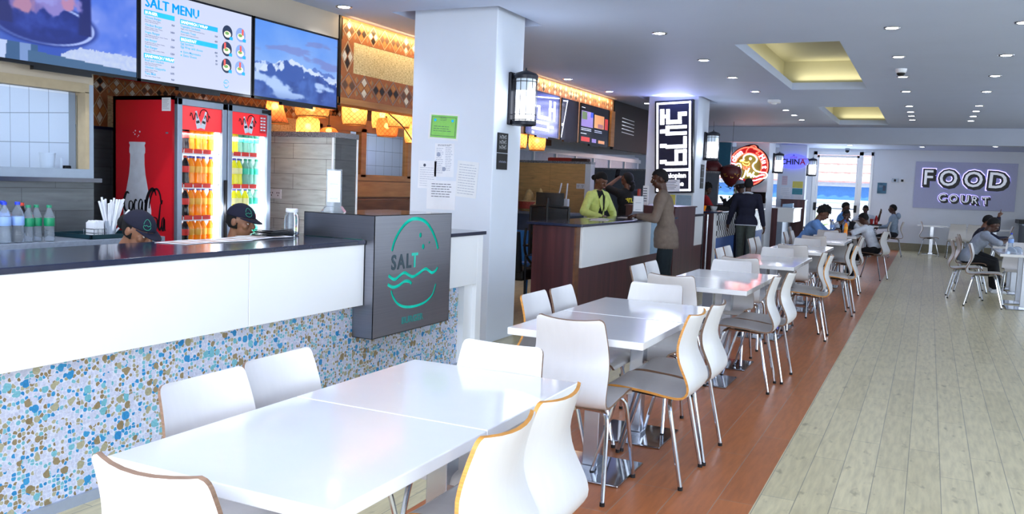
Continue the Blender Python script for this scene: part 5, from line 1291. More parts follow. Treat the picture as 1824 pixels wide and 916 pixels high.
    g = G(); M = Matrix.Translation((cx-.0, cy-.24, .48)) @ Matrix.Rotation(math.radians(12), 4, 'X'); g.box(-.22, .22, -.03, .03, 0, .45, 'chair_mesh', M, bev=.01); g.obj('backrest', t)
    for a in (-.25, .25):
        g = G(); g.tube([(cx+a, cy-.2, 0), (cx+a, cy-.22, .66), (cx+a, cy+.18, .66), (cx+a, cy+.2, 0)], .014, 'black_metal'); g.obj('leg_frame', t)
stall_two()

# the tall lit sign with the four characters
def amharic_sign():
    mat('sign_navy', '#07081c', .55, var=.1, emit=.02, ecol='#1a1ea0'); mat('sign_white', '#f4f6ff', .3, var=0, emit=2.0, ecol='#f2f4ff'); mat('sign_violet', '#5a62ff', .3, var=0, emit=2.2, ecol='#4a52ff')
    M = Matrix.Translation((-3.81, 13.96, 2.12)) @ Matrix.Rotation(math.radians(-3.0), 4, 'Y')
    t = thing('lit_sign', 'tall lit navy sign with white Amharic characters and Ethiopian cuisine', 'sign', M.translation)
    w, h = .315, .752
    g = G(); g.box(-w, w, -.02, .085, -h, h, 'black_plastic', M); g.obj('box', t)
    g = G(); g.box(-w+.015, w-.015, -.024, -.02, -h+.015, h-.015, 'sign_navy', M); g.obj('face', t)
    g = G()
    def bar(a, b, c, d, e=-.034): g.box(a, b, e, -.024, c, d, 'sign_white', M, bev=.004)
    a, b = w-.03, h-.03; q = .032
    bar(-a, a, b-q, b); bar(-a, a, -b, -b+q); bar(-a, -a+q, -b, b); bar(a-q, a, -b, b)
    g.obj('border_tube', t)
    g = G()
    U = lambda px: -w+ (px-122)/(437-122)*2*w      # position across the sign, measured on a plan of the characters
    V = lambda py: h-(py-78)/(850-78)*2*h
    for x0, x1, y0, y1 in ((168, 202, 148, 278), (218, 248, 150, 275), (195, 225, 195, 225), (218, 345, 242, 275), (315, 345, 178, 275), (315, 388, 178, 212),
                           (215, 388, 288, 315), (215, 388, 340, 368), (215, 245, 288, 368), (168, 222, 318, 350),
                           (168, 222, 438, 470), (215, 388, 448, 478), (360, 388, 380, 478),
                           (168, 222, 572, 604), (212, 388, 588, 617), (358, 388, 488, 617), (290, 388, 488, 516), (290, 318, 488, 600)):
        g.box(U(x0), U(x1), -.036, -.024, V(y1), V(y0), 'sign_white', M, bev=.003)
    g.obj('characters', t)
    g = G(); g.box(U(145), U(405), -.036, -.024, V(668), V(646), 'sign_white', M, bev=.004); g.obj('divider_bar', t)
    g = G()
    def T(s, z, sz): add_mesh(g, text_mesh(s, sz, M @ frame((-.0, -.026, z), (1, 0, 0), (0, 0, 1)), None, .012, .003, res=2), 'sign_white')
    T('Ethiopian', V(722), .112); T('Cuisine', V(790), .112); g.obj('lettering', t)
    lamp('sign_glow', 'AREA', M @ Vector((0, -.12, .1)), 8, (.45, .5, 1), (math.radians(-90), 0, 0), .5, 1.3)
    lamp('sign_glow', 'AREA', (-3.81, 13.75, 2.86), 6, (.35, .4, 1), (math.radians(180), 0, 0), .5, .2)
    g = G(); g.box(U(205), U(335), -.0395, -.0375, V(838), V(738), 'white_paper', M)
    for i in range(6): g.box(U(215), U(315-12*(i % 3)), -.0402, -.0395, V(752+13*i), V(748+13*i), 'dark_ink', M)
    tag(g.obj('notice_sheet'), 'white notice taped over the lower part of the lit Amharic sign', 'notice')
    mat('yellow_paper', '#e4d95a', .6); mat('teal_paper', '#2f8fa0', .6)
    for x0, x1, mm, l in ((-4.05, -3.93, 'white_paper', 'white notice under the lit Amharic sign, left of three'), (-3.91, -3.77, 'yellow_paper', 'yellowish notice under the lit Amharic sign, middle of three'), (-3.75, -3.50, 'glass_blue', 'pale blue notice under the lit Amharic sign, right of three')):
        Mx = Matrix.Translation(((x0+x1)/2, 14.06, 1.24)); sheet(l, Mx, x1-x0, .20, mm, body_lines(6, .15, .85, .1, .9, 'pale_ink', .02))
amharic_sign()
t = thing('table_menu_holder', 'narrow red and white upright card behind the standing man', 'card stand', (-3.55, 11.85, 1.2))
g = G(); g.box(-3.74, -3.72, 11.9, 12.0, 1.2005, 1.42, 'red_box'); g.obj('red_card', t); g = G(); g.box(-3.66, -3.58, 11.9, 11.92, 1.2005, 1.47, 'white_paper'); [g.box(-3.655, -3.60, 11.898, 11.9, 1.25+.035*i, 1.262+.035*i, 'dark_ink') for i in range(6)]; g.obj('white_card', t)

# ------------------------------------------------------------------ third stall
def stall_three():
    mat('teal_wall', '#1f5f7c', .5); mat('night_blue', '#4a74c4', .5)
    g = G(); g.box(-5.25, -4.3, 20.78, 20.9, 1.98, 2.72, 'teal_wall'); struct('wall_inner', g)
    t = thing('serving_counter', 'dark wood counter with black and white checked front panel', 'counter', (-3.5, 17, 0))
    g = G(); g.box(-4.0, -3.36, 15.15, 20.0, 0, 1.04, 'dark_wood'); g.obj('body', t)
    k = NT('check_weave'); v = k.flat('yz'); br = k.n('TexBrick', offset=.5); br.inputs['Scale'].default_value = 1; br.inputs['Brick Width'].default_value = .17; br.inputs['Row Height'].default_value = .075; br.inputs['Mortar Size'].default_value = .0
    st = k.n('TexChecker'); st.inputs['Scale'].default_value = 1; mp = k.n('Mapping'); mp.inputs['Scale'].default_value = (11, 11, 0.01); k.l(v, mp.inputs[0]); k.l(mp.outputs[0], st.inputs['Vector']); st.inputs['Color1'].default_value = srgb('#e6e8f0')+(1,); st.inputs['Color2'].default_value = srgb('#15161e')+(1,)
    k.l(st.outputs[0], k.b.inputs['Base Color']); k.b.inputs['Roughness'].default_value = .3
    g = G(); g.box(-3.36, -3.325, 15.3, 20.0, .60, 1.03, 'check_weave'); g.obj('front_panel', t)
    g = G(); g.box(-3.36, -3.33, 15.15, 15.28, 0, 1.04, 'gloss_white'); g.obj('corner_strip', t)
    g = G(); g.box(-3.36, -3.345, 15.28, 20.0, .03, .60, 'night_blue'); g.obj('lower_front', t)
    g = G(); g.box(-4.05, -3.30, 15.10, 20.05, 1.04, 1.068, 'black_slab', bev=.004); g.obj('worktop', t)
    for i, (x, y, r, h, mm, l) in enumerate(((-3.75, 15.6, .05, .06, 'clear_plastic', 'clear glass bowl nearest on the checked counter'), (-3.72, 15.9, .045, .08, 'orange_liquid', 'orange pot on the checked counter'), (-3.6, 16.2, .06, .07, 'white_plastic', 'white bowl on the checked counter'))):
        g = G(); g.lathe([(r*.7, 0), (r, h*.5), (r*1.1, h), (r, h), (r*.85, h*.3)], (x, y, 1.0685), mm, 14); tag(g.obj('bowl', smooth=True), l, 'bowl')
    t = thing('cooking_tray', 'black shallow tray on the checked counter below the hanging lanterns', 'tray', (-3.7, 17.2, 1.068))
    g = G(); g.box(-3.95, -3.4, 16.7, 17.7, 1.0685, 1.085, 'black_plastic'); g.obj('base', t); g = G()
    for q in ((-3.95, -3.93, 16.7, 17.7), (-3.42, -3.4, 16.7, 17.7), (-3.95, -3.4, 16.7, 16.72), (-3.95, -3.4, 17.68, 17.7)): g.box(*q, 1.085, 1.13, 'black_plastic')
    g.obj('rim', t)
    g = G(); g.box(-3.62, -3.5, 18.6, 18.75, 1.0685, 1.30, 'black_plastic', bev=.01); g.box(-3.64, -3.48, 18.55, 18.8, 1.3, 1.32, 'black_plastic'); tag(g.obj('card_terminal'), 'small black box standing on the far end of the checked counter', 'device')
    mat('lantern_red', '#5a1c20', .4, var=.3, scale=30); mat('lantern_gold', '#a87a34', .4, metal=.4)
    for x, y, z, l in ((-4.33, 19.0, 1.88, 'dark red paper lantern with gold marks, left of two'), (-3.90, 19.0, 1.80, 'dark red paper lantern with gold marks, partly behind the chicken sign')):
        t = thing('paper_lantern', l, 'lantern', (x, y, z), 'dark red hanging lanterns')
        g = G(); n = 20
        pr = [(.05, .21), (.13, .19), (.22, .10), (.24, 0), (.20, -.10), (.10, -.2), (.04, -.22)] if x < -4 else [(.05, .2), (.2, .15), (.24, .05), (.22, -.05), (.12, -.2), (.03, -.28)]
        g.lathe(pr[::-1], (x, y, z), 'lantern_red', n); g.obj('body', t, smooth=True)
        g = G()
        rr = random.Random(int(x*-100))
        for i in range(26):
            a = rr.uniform(PI, 2*PI); b = rr.uniform(-.09, .09); R = .235-abs(b)*.35
            g.box(-.018, .018, -.003, .003, -.01, .01, 'lantern_gold', Matrix.Translation((x+R*math.cos(a), y+R*math.sin(a), z+b)) @ Matrix.Rotation(a+PI/2, 4, 'Z') @ Matrix.Rotation(rr.uniform(0, 3), 4, 'Y'))
        g.obj('gold_marks', t); g = G(); g.cyl((x, y, z+.2), (x, y, CZ), .003, 'black_plastic', n=6); g.obj('cord', t)
    mat('ivy_green', '#3f8a3c', .6); r = random.Random(9)
    for (cx, cy, cz, n, l) in ((-4.55, 20.2, 1.45, 60, 'green trailing plant below the left red lantern'), (-3.93, 19.75, 1.55, 40, 'green trailing plant beside the chicken sign')):
        g = G()
        for i in range(n):
            p = Vector((cx+r.gauss(0, .11), cy+r.gauss(0, .08), cz+r.gauss(0, .13))); d = Vector((r.uniform(-1, 1), r.uniform(-1, 1), r.uniform(-1, .3))).normalized(); s = d.cross(Vector((0, .3, 1))).normalized()*.022
            g.face([g.bm.verts.new(q) for q in (p, p+d*.04-s, p+d*.1, p+d*.04+s)], 'ivy_green')
        g.tube([(cx, cy, cz-(.35 if cx < -4.2 else .48)), (cx+.02, cy, cz), (cx, cy, cz+.3)], .012, 'ivy_green', 6)
        tag(g.obj('trailing_plant'), l, 'plant')
        g = G(); 
        if l.startswith('green trailing plant below'): g.box(-4.9, -4.2, 20.05, 20.35, 0, 1.1, 'grey_partition'); g.box(-4.92, -4.18, 20.03, 20.37, 1.1, 1.12, 'black_slab'); tag(g.obj('plant_stand'), 'dark plinth under the trailing plant behind the checked counter', 'plinth')
        else: g.bm.free()
stall_three()

def chicken_sign():
    CX, Y, CZ_ = -3.915, 21.06, 2.03; R = .47
    mat('sign_red', '#8f1d24', .4, emit=.18, ecol='#c0202a'); mat('sign_olive', '#77702a', .4, emit=.12); mat('neon_red', '#ff6a55', .3, var=0, emit=3.2, ecol='#ff4a3a'); mat('neon_white', '#f6f8ff', .3, var=0, emit=4.2, ecol='#f2f6ff'); mat('neon_yellow', '#ffd27a', .3, var=0, emit=3.0, ecol='#ffb84a'); mat('sign_grey', '#8f93ad', .4, emit=.2)
    t = thing('neon_sign', 'round red neon chicken sign on the far column', 'sign', (CX, Y, CZ_-R))
    rim = [(CX+R*math.cos(a), CZ_+R*math.sin(a)) for a in [math.radians(60+ (i*300/40)+60) for i in range(41)]]
    comb = [(CX+R*.48, CZ_+R*.87), (CX+R*.40, CZ_+R*1.04), (CX+R*.25, CZ_+R*1.10), (CX+R*.02, CZ_+R*1.10), (CX-R*.22, CZ_+R*1.02)]
    g = G(); full = [(CX+R*1.03*math.cos(2*PI*i/48), CZ_+R*1.03*math.sin(2*PI*i/48)) for i in range(48)]
    g.prism(full, 'y', Y-.03, Y+.04, 'black_plastic'); g.prism([(a, b) for a, b in comb]+[(CX-R*.3, CZ_+R*.8), (CX+R*.5, CZ_+R*.7)], 'y', Y-.03, Y+.04, 'black_plastic'); g.obj('back_box', t)
    g = G(); g.prism([(CX+R*.98*math.cos(2*PI*i/48), CZ_+R*.98*math.sin(2*PI*i/48)) for i in range(48)], 'y', Y-.034, Y-.03, 'sign_red'); g.prism([(CX+R*.66*math.cos(2*PI*i/40), CZ_+R*.66*math.sin(2*PI*i/40)) for i in range(40)], 'y', Y-.038, Y-.034, 'sign_olive'); g.obj('face', t)
    def P(u, v): return (CX+u*R, Y-.05, CZ_+v*R)
    g = G(); g.tube([P(.95*math.cos(a), .95*math.sin(a)) for a in [2*PI*i/60 for i in range(60)]], .014, 'neon_red', 6, closed=True)
    g.tube([P(.66*math.cos(a), .66*math.sin(a)) for a in [math.radians(-20+i*250/40) for i in range(41)]], .010, 'neon_red', 6)
    g.tube(catmull([P(*q) for q in ((-.15, .60), (-.12, .80), (.05, .98), (.25, 1.02), (.34, .92), (.20, .88), (.38, .82), (.50, .74), (.34, .66), (.48, .58), (.46, .48))], 5), .012, 'neon_red', 6); g.obj('red_tube', t)
    g = G()
    # white bird outline: head, breast, wing
    for pts in (((-.25, .30), (-.26, .46), (-.12, .58), (.10, .60), (.28, .52), (.40, .38), (.36, .22), (.26, .14), (.22, .0), (.36, -.20), (.60, -.28), (.85, -.30), (.95, -.42), (.86, -.56), (.6, -.62), (.4, -.70), (.2, -.72)),
                ((-.25, .30), (-.36, .30)), ((.30, -.28), (.26, -.42), (.40, -.52), (.60, -.44), (.80, -.40)), ((.05, -.1), (-.02, -.3), (.0, -.5), (.1, -.35), (.16, -.55), (.24, -.38), (.3, -.55)),
                ((-.60, -.10), (-.66, .02), (-.52, .12), (-.40, .08), (-.36, -.06), (-.44, -.2), (-.60, -.26), (-.66, -.4), (-.52, -.46), (-.40, -.60), (-.25, -.66)), ((-.10, -.20), (-.16, -.45), (-.25, -.66)), ((-.52, -.02), (-.42, -.12), (-.5, -.3))):
        g.tube(catmull([P(*q) for q in pts], 4), .014, 'neon_white', 6)
    g.ball(P(.08, .38), .03, 'neon_white', u=8, v=6); g.obj('white_tube', t)
    g = G(); g.tube(catmull([P(*q) for q in ((-.20, .32), (-.38, .30), (-.42, .24), (-.25, .22), (-.10, .18), (.02, .22))], 4), .012, 'neon_yellow', 6); g.tube(catmull([P(*q) for q in ((-.3, .16), (-.2, .06), (.0, .04), (.05, .16))], 4), .010, 'neon_yellow', 6); g.obj('beak_tube', t)
    g = G(); g.tube(catmull([P(*q) for q in ((-.22, .0), (-.22, -.14), (-.12, -.12), (-.10, .0), (.0, -.14), (.06, .0))], 4), .012, 'neon_red', 6); g.obj('wattle_tube', t)
    g = G()
    def arc_text(s, a0, a1, size, m):
        for i, ch in enumerate(s):
            a = math.radians(a0+(a1-a0)*i/max(1, len(s)-1)); c = Vector(P(.80*math.cos(a), .80*math.sin(a)))
            rgt = Vector((math.sin(a), 0, -math.cos(a))); up = Vector((math.cos(a), 0, math.sin(a)))
            c = c-up*size*.30; add_mesh(g, text_mesh(ch, size, frame(c, rgt, up), None, .012, .004, res=2), m)
    arc_text('Chicken', 196, 122, .165, 'neon_white'); arc_text('Hut', 36, -2, .165, 'neon_white'); g.obj('lettering', t)
    lamp('neon_glow', 'POINT', (CX, Y-.25, CZ_), 3, (1, .6, .5), size=.2)
    g = G(); g.box(-3.80, -3.45, 20.9, 20.96, 1.17, 1.43, 'black_gloss', bev=.006); g.box(-3.65, -3.6, 20.94, 21.1, 1.2, 1.4, 'black_plastic'); tag(g.obj('till_screen'), 'small black screen on the column below the chicken sign', 'screen')
chicken_sign()

def stall_four():
    t = thing('serving_counter', 'white-fronted dark counter under the oval China sign', 'counter', (-3.2, 22, 0))
    g = G(); g.box(-3.44, -3.38, 22.05, 22.10, 0, 1.05, 'dark_wood') if False else None
    g = G(); g.box(-3.86, -3.33, 22.02, 22.08, 0, 1.05, 'dark_wood'); g.box(-3.86, -3.33, 22.08, 23.4, 0, 1.0, 'dark_wood'); g.obj('body', t)
    g = G(); g.box(-3.33, -2.95, 22.02, 23.4, .72, 1.05, 'gloss_white', bev=.004); g.obj('front_panel', t); g = G(); g.box(-3.33, -3.2, 22.04, 23.4, 0, .72, 'alu_grey'); g.obj('recess_panel', t)
    g = G(); g.box(-3.88, -2.93, 22.0, 23.42, 1.05, 1.07, 'gloss_white'); g.obj('worktop', t)
    t = thing('tall_unit', 'tall dark unit below the notices by the China sign', 'cabinet', (-3.1, 23.8, 0)); g = G(); g.box(-3.5, -2.90, 23.6, 23.98, 0, 1.25, 'dark_wood'); g.obj('body', t); g = G(); g.box(-3.52, -2.88, 23.58, 23.99, 1.25, 1.27, 'dark_wood'); g.obj('top', t)
    g = G(); g.lathe([(.05, 0), (.055, .02), (.055, .15), (.03, .19), (.02, .23)], (-3.6, 22.5, 1.0705), 'white_plastic', 14); tag(g.obj('dispenser_bottle', smooth=True), 'white dispenser bottle on the counter under the China sign', 'bottle')
    g = G(); g.box(-3.3, -3.05, 22.5, 22.75, 1.0705, 1.09, 'alu_grey'); g.prism([(-3.3, 1.09), (-3.05, 1.09), (-3.05, 1.18), (-3.3, 1.15)], 'y', 22.55, 22.7, 'glass_blue'); tag(g.obj('till'), 'small grey till on the counter under the China sign', 'till')
    M = Matrix.Translation((-3.295, 23.96, 2.265)); mat('china_violet', '#5a5ee8', .3, var=.06, scale=6, emit=1.0, ecol='#5a60f0'); mat('china_dark', '#1c0f46', .4); mat('china_red', '#8c1c50', .4, emit=.2)
    t = thing('oval_sign', 'lit violet oval sign reading Little China', 'sign', M.translation)
    g = G(); g.prism([(.375*math.cos(2*PI*i/48), .195*math.sin(2*PI*i/48)) for i in range(48)], 'y', -.05, .035, 'china_violet', M); g.obj('oval_box', t)
    g = G(); add_mesh(g, text_mesh('CHIN', .20, M @ frame((-.085, -.054, -.075), (1, 0, 0), (0, 0, 1)), None, .012, .006, res=2), 'china_dark'); add_mesh(g, text_mesh('A', .20, M @ frame((.235, -.054, -.075), (1, 0, 0), (0, 0, 1)), None, .012, .006, res=2), 'china_red'); g.box(.13, .34, -.06, -.048, .062, .078, 'china_red', M)
    add_mesh(g, text_mesh('LITTLE', .062, M @ frame((0, -.054, .088), (1, 0, 0), (0, 0, 1)), None, .01, .001, res=1), 'china_red'); g.prism([(-.03, .15), (.03, .15), (0, .18)], 'y', -.056, -.05, 'china_dark', M); g.obj('lettering', t)
    for x, z, w, h, mm, l in ((-3.50, 1.76, .14, .24, 'pink_paper' if mat('pink_paper', '#d9c3cf', .6) else None, 'pinkish notice, upper left under the oval China sign'), (-3.46, 1.47, .26, .22, 'white_paper', 'pale notice, middle left under the oval China sign'), (-3.42, 1.30, .2, .12, 'white_paper', 'pale notice, lower left under the oval China sign'), (-3.16, 1.66, .26, .17, 'yellow_paper', 'yellow notice under the oval China sign'), (-3.16, 1.48, .26, .16, 'teal_paper', 'teal notice below the yellow one'), (-3.13, 1.33, .22, .13, 'white_paper', 'pale notice below the teal one')):
        sheet(l, Matrix.Translation((x, 24.0, z)), w, h, mm, body_lines(4, .2, .85, .1, .9, 'pale_ink', .03))
stall_four()

# ------------------------------------------------------------------ far wall
def food_court():
    mat('board_lilac', '#b9bde0', .5, var=.02); mat('letter_white', '#eef2f6', .4, emit=.22, ecol='#dfe6ff'); mat('letter_black', '#15161c', .4); mat('halo', '#cfc8ff', .4, var=0, emit=1.8, ecol='#b4a8ff')  # white letter faces glow slightly, brightness added where the lighting is dim
    t = thing('wall_sign', 'lilac wall board with big FOOD COURT letters', 'sign', (.8, 25.6, 1.175))
    g = G(); g.box(-.385, 1.985, 25.60, 25.65, 1.175, 2.40, 'board_lilac', bev=.004); g.obj('board', t)
    def letter(ch, x0, x1, z0, z1, rot, bold):
        probe = text_mesh(ch, 1, Matrix.Identity(4), None, .01, bold+.04, res=3); xs = [v.co.x for v in probe.vertices]; ys = [v.co.y for v in probe.vertices]; bpy.data.meshes.remove(probe)
        sx = (x1-x0)/(max(xs)-min(xs)); sz = (z1-z0)/(max(ys)-min(ys)); cx, cy = (max(xs)+min(xs))/2, (max(ys)+min(ys))/2
        def lay(dx, dz, b, y, m, dep, par):
            g = G(); M = frame(((x0+x1)/2+dx, y, (z0+z1)/2+dz), (math.cos(rot), 0, math.sin(rot)), (-math.sin(rot), 0, math.cos(rot))) @ Matrix.Diagonal((sx, sz, 1, 1)) @ Matrix.Translation((-cx, -cy, 0))
            add_mesh(g, text_mesh(ch, 1, M, None, dep, b, res=3), m); return g.obj('letter' if par is t else 'letter_layer', par)
        k = .022/max(sx, sz)
        L = lay(0, 0, bold+.075, 25.592, 'halo', .01, t)
        lay(0, 0, bold+.045, 25.575, 'letter_black', .02, L); lay(.022, -.024, bold+.045, 25.585, 'letter_black', .012, L); lay(-.006, .008, bold-.045, 25.560, 'letter_white', .012, L)
    for ch, x0, x1, z0, z1, r in (('F', -.20, .10, 1.745, 2.215, 0), ('O', .165, .675, 1.72, 2.225, 0), ('O', .745, 1.265, 1.71, 2.21, 0), ('D', 1.315, 1.815, 1.70, 2.20, -.04)): letter(ch, x0, x1, z0, z1, r, .055)
    for ch, x0, x1, z0, z1, r in (('C', .205, .42, 1.345, 1.575, .08), ('O', .46, .69, 1.335, 1.565, 0), ('U', .735, .96, 1.325, 1.56, 0), ('R', .985, 1.19, 1.315, 1.545, -.07), ('T', 1.23, 1.41, 1.31, 1.53, .06)): letter(ch, x0, x1, z0, z1, r, .05)
    lamp('board_glow', 'AREA', (.8, 25.3, 1.8), 4, (.75, .7, 1), (math.radians(90), 0, math.radians(180)), 2, 1) if False else None
food_court()
mat('poster_blue', '#3d6f8c', .4, var=.4, scale=4)
sheet('small blue poster on the far wall beside the glass door', Matrix.Translation((-1.18, 25.63, 1.66)), .23, .29, 'poster_blue', ((.15, .6, .7, .05, 'pale_ink'), (.15, .5, .6, .03, 'pale_ink'), (.6, .9, .5, .5, 'dark_ink')), 'poster', 'poster')
t = thing('switch_box', 'pair of grey switch boxes on the far wall', 'switch', (-.8, 25.6, 1.88))
for x, mm in ((-.87, 'alu_grey'), (-.69, 'white_plastic')):
    g = G(); g.box(x-.07, x+.07, 25.60, 25.65, 1.83, 1.93, mm, bev=.004); g.box(x-.03, x+.03, 25.59, 25.60, 1.85, 1.91, 'black_plastic'); g.obj('switch', t)
g = G(); g.box(-1.44, -.39, 25.635, 25.65, 1.825, 1.84, 'white_plastic'); tag(g.obj('cable_trunking'), 'thin white cable trunking along the far wall', 'trunking')
t = thing('dark_cabinet', 'dark cabinet at the right edge by the far wall', 'cabinet', (2.5, 25, 0)); g = G(); g.box(2.12, 3.2, 24.6, 25.6, 0, .86, 'grey_partition'); g.obj('body', t); g = G(); g.box(2.02, 3.25, 24.5, 25.62, .90, .99, 'black_plastic'); g.box(2.10, 3.2, 24.6, 25.6, .86, .90, 'alu_grey'); g.obj('top', t)
g = G(); g.box(2.3, 3.0, 25.3, 25.6, 2.3, 2.75, 'alu_grey', bev=.02); tag(g.obj('wall_unit'), 'grey wall unit high at the right end of the far wall', 'unit') if False else g.bm.free()

# ------------------------------------------------------------------ tables and chairs on the right and by the far wall
place_table(1.245, 13.52, 0, 'white square table nearest the camera on the right side', 'white square tables on the right'); place_table(1.245, 14.24, 0, 'white square table joined behind the nearest right-hand one', 'white square tables on the right')
place_table(1.28, 15.65, 0, 'white square table of the right pair where the boys sit, nearer half', 'white square tables on the right'); place_table(1.28, 16.37, 0, 'white square table of the right pair where the boys sit, farther half', 'white square tables on the right')
gr = 'white plywood chairs on the right'
place_chair(.56, 14.35, R_(-88), 'plywood chair beside the seated boy, left of the nearest right-hand tables', 'B', gr)
place_chair(.77, 13.48, R_(-96), 'plywood chair drawn up nearest the camera at the right-hand tables', 'B', gr)
place_chair(1.25, 14.62, R_(180), 'plywood chair at the far end of the nearest right-hand tables', 'B', gr)
place_chair(.66, 15.5, R_(-85), 'plywood chair under the boy in the grey shirt', 'B', gr)
place_chair(.72, 16.9, R_(-88), 'plywood chair under the boy pointing upward', 'B', gr)
place_chair(1.75, 16.5, R_(90), 'plywood chair across the table from the pointing boy', 'B', gr)
place_table(.80, 24.25, 0, 'white table standing against the far wall below the FOOD COURT board', 'white tables by the far wall'); place_table(1.50, 24.25, 0, 'right half of the white tables against the far wall', 'white tables by the far wall'); place_table(.12+.0, 24.9, 0, 'white table end close to the far wall left of the chair backs', 'white tables by the far wall')
gr = 'plywood chairs by the far wall'
place_chair(-.02+.10, 24.25, R_(-90), 'lone plywood chair in profile below the FOOD COURT board', 'B', gr)
place_chair(.66, 23.55, R_(4), 'plywood chair with its back to us below the FOOD COURT board, left', 'B', gr); place_chair(1.06, 23.55, R_(-3), 'plywood chair with its back to us behind the seated boys', 'B', gr)
place_chair(1.62, 23.6, R_(90), 'plywood chair in profile behind the pointing hand', 'B', gr)

# ------------------------------------------------------------------ things on the far tables
TX, TY = -1.40, 16.3
def lie(name, label, cat, mk):
    t = thing(name, label, cat, (TX, TY, .75)); mk(t)
bottle('water', -1.50, 16.15, .7505, 'clear water bottle with dark label on the boys table', None, 1.1)
bottle('orange', -1.26, 15.98, .7505, 'orange soda bottle with orange label on the boys table', None, 1.05)
bottle('water', -1.30, 16.22, .7505, 'clear bottle behind the orange soda on the boys table', None, 1.1)
mat('cup_black', '#1a1b22', .4); mat('cola_red', '#b8262a', .2, trans=.2)
g = G(); g.lathe([(.035, 0), (.04, .06), (.042, .115), (.038, .115), (.034, .02)], (-1.40, 16.2, .7505), 'cup_black', 14); tag(g.obj('cup', smooth=True), 'black cup between the bottles on the boys table', 'cup')
t = thing('napkin_holder', 'upright white napkin holder behind the black cup', 'napkin holder', (-1.44, 16.45, .75)); g = G(); M = Matrix.Translation((-1.42, 16.45, .7505)) @ Matrix.Rotation(math.radians(-14), 4, 'Y'); g.box(-.05, .05, -.03, .03, 0, .17, 'alu_grey', M, bev=.004); g.obj('holder', t); g = G(); g.box(-.04, .04, -.02, .02, .17, .20, 'white_paper', M); g.obj('napkins', t)
t = thing('serving_tray', 'black tray with drinks on the farthest orange-floor table', 'tray', (-1.15, 22.3, .75)); g = G(); g.box(-1.36, -.98, 22.15, 22.5, .7505, .757, 'black_plastic'); g.obj('base', t); g = G()
for q in ((-1.37, -1.355, 22.14, 22.51), (-.985, -.97, 22.14, 22.51), (-1.37, -.97, 22.14, 22.155), (-1.37, -.97, 22.495, 22.51)): g.box(*q, .7505, .775, 'black_plastic')
g.obj('rim', t)
t = thing('drink_bottle', 'red drink in a clear bottle on the farthest tray', 'bottle', (-1.10, 22.3, .757)); g = G(); g.lathe([(.035, 0), (.04, .03), (.04, .14), (.02, .2), (.012, .23)], (-1.10, 22.3, .7575), 'cola_red', 12); g.obj('body', t, smooth=True); g = G(); g.lathe([(.016, .225), (.016, .25)], (-1.10, 22.3, .7575), 'white_plastic', 10); g.obj('cap', t)
g = G(); g.lathe([(.03, 0), (.038, .14), (.036, .14)], (-1.20, 22.32, .7575), 'cola_red', 12); g.cyl((-1.20, 22.32, .9), (-1.195, 22.32, .8), .004, 'white_plastic', n=6); tag(g.obj('tumbler', smooth=True), 'tumbler of dark red drink on the farthest tray', 'glass')
bottle('water', 1.10, 14.3, .7505, 'water bottle with blue cap on the right-hand tables', None, 1.05)
for x, y, l in ((1.05, 13.42, 'upturned clear bowl on the nearest right-hand table'), (1.13, 13.40+.2, 'second upturned clear bowl behind the first on the right-hand table')):
    g = G(); g.lathe([(.075, 0), (.07, .03), (.045, .075), (.02, .088)], (x, y, .7505), 'clear_plastic', 18); tag(g.obj('glass_bowl', smooth=True), l, 'bowl')
g = G(); g.lathe([(.032, 0), (.038, .10), (.036, .10), (.03, .01)], (.98, 15.5+.85, .7505), 'clear_plastic', 14); tag(g.obj('tumbler', smooth=True), 'clear tumbler on the pointing boy table', 'glass')
# ------------------------------------------------------------------ people
def skin(n, c): mat(n, c, .45, var=.06, scale=30)
for n_, c_ in (('skin_deep', '#4b3026'), ('skin_brown', '#6b4635'), ('skin_tan', '#8d624c')): skin(n_, c_)
for n_, c_ in (('hair_black', '#0d0c10'), ('cloth_navy', '#10122a'), ('cloth_black', '#0e0f16'), ('cloth_lime', '#d8e486'), ('cloth_brown', '#75675e'), ('cloth_teal', '#17242c'), ('cloth_olive', '#4b5350'), ('cloth_blue', '#6a92cc'), ('cloth_skyblue', '#5b97dc'), ('cloth_white', '#c9cfdc'), ('cloth_grey', '#9aa3b5'), ('cloth_hoodie', '#8ea0b8'), ('cloth_red', '#b3262c'), ('cloth_dark', '#1b1d26'), ('cap_grey', '#7d8698'), ('shoe_dark', '#15151a'), ('shoe_white', '#d5d8df')):
    mat(n_, c_, .85, var=.10, scale=22, bump=.15)
mat('eye_white', '#e6e4e0', .2, var=0); mat('eye_dark', '#120c0a', .15, var=0); mat('lips', '#6d3a37', .4); mat('cap_green', '#2fae8a', .5); mat('print_yellow', '#d8c92e', .5); mat('print_dark', '#20222c', .6)
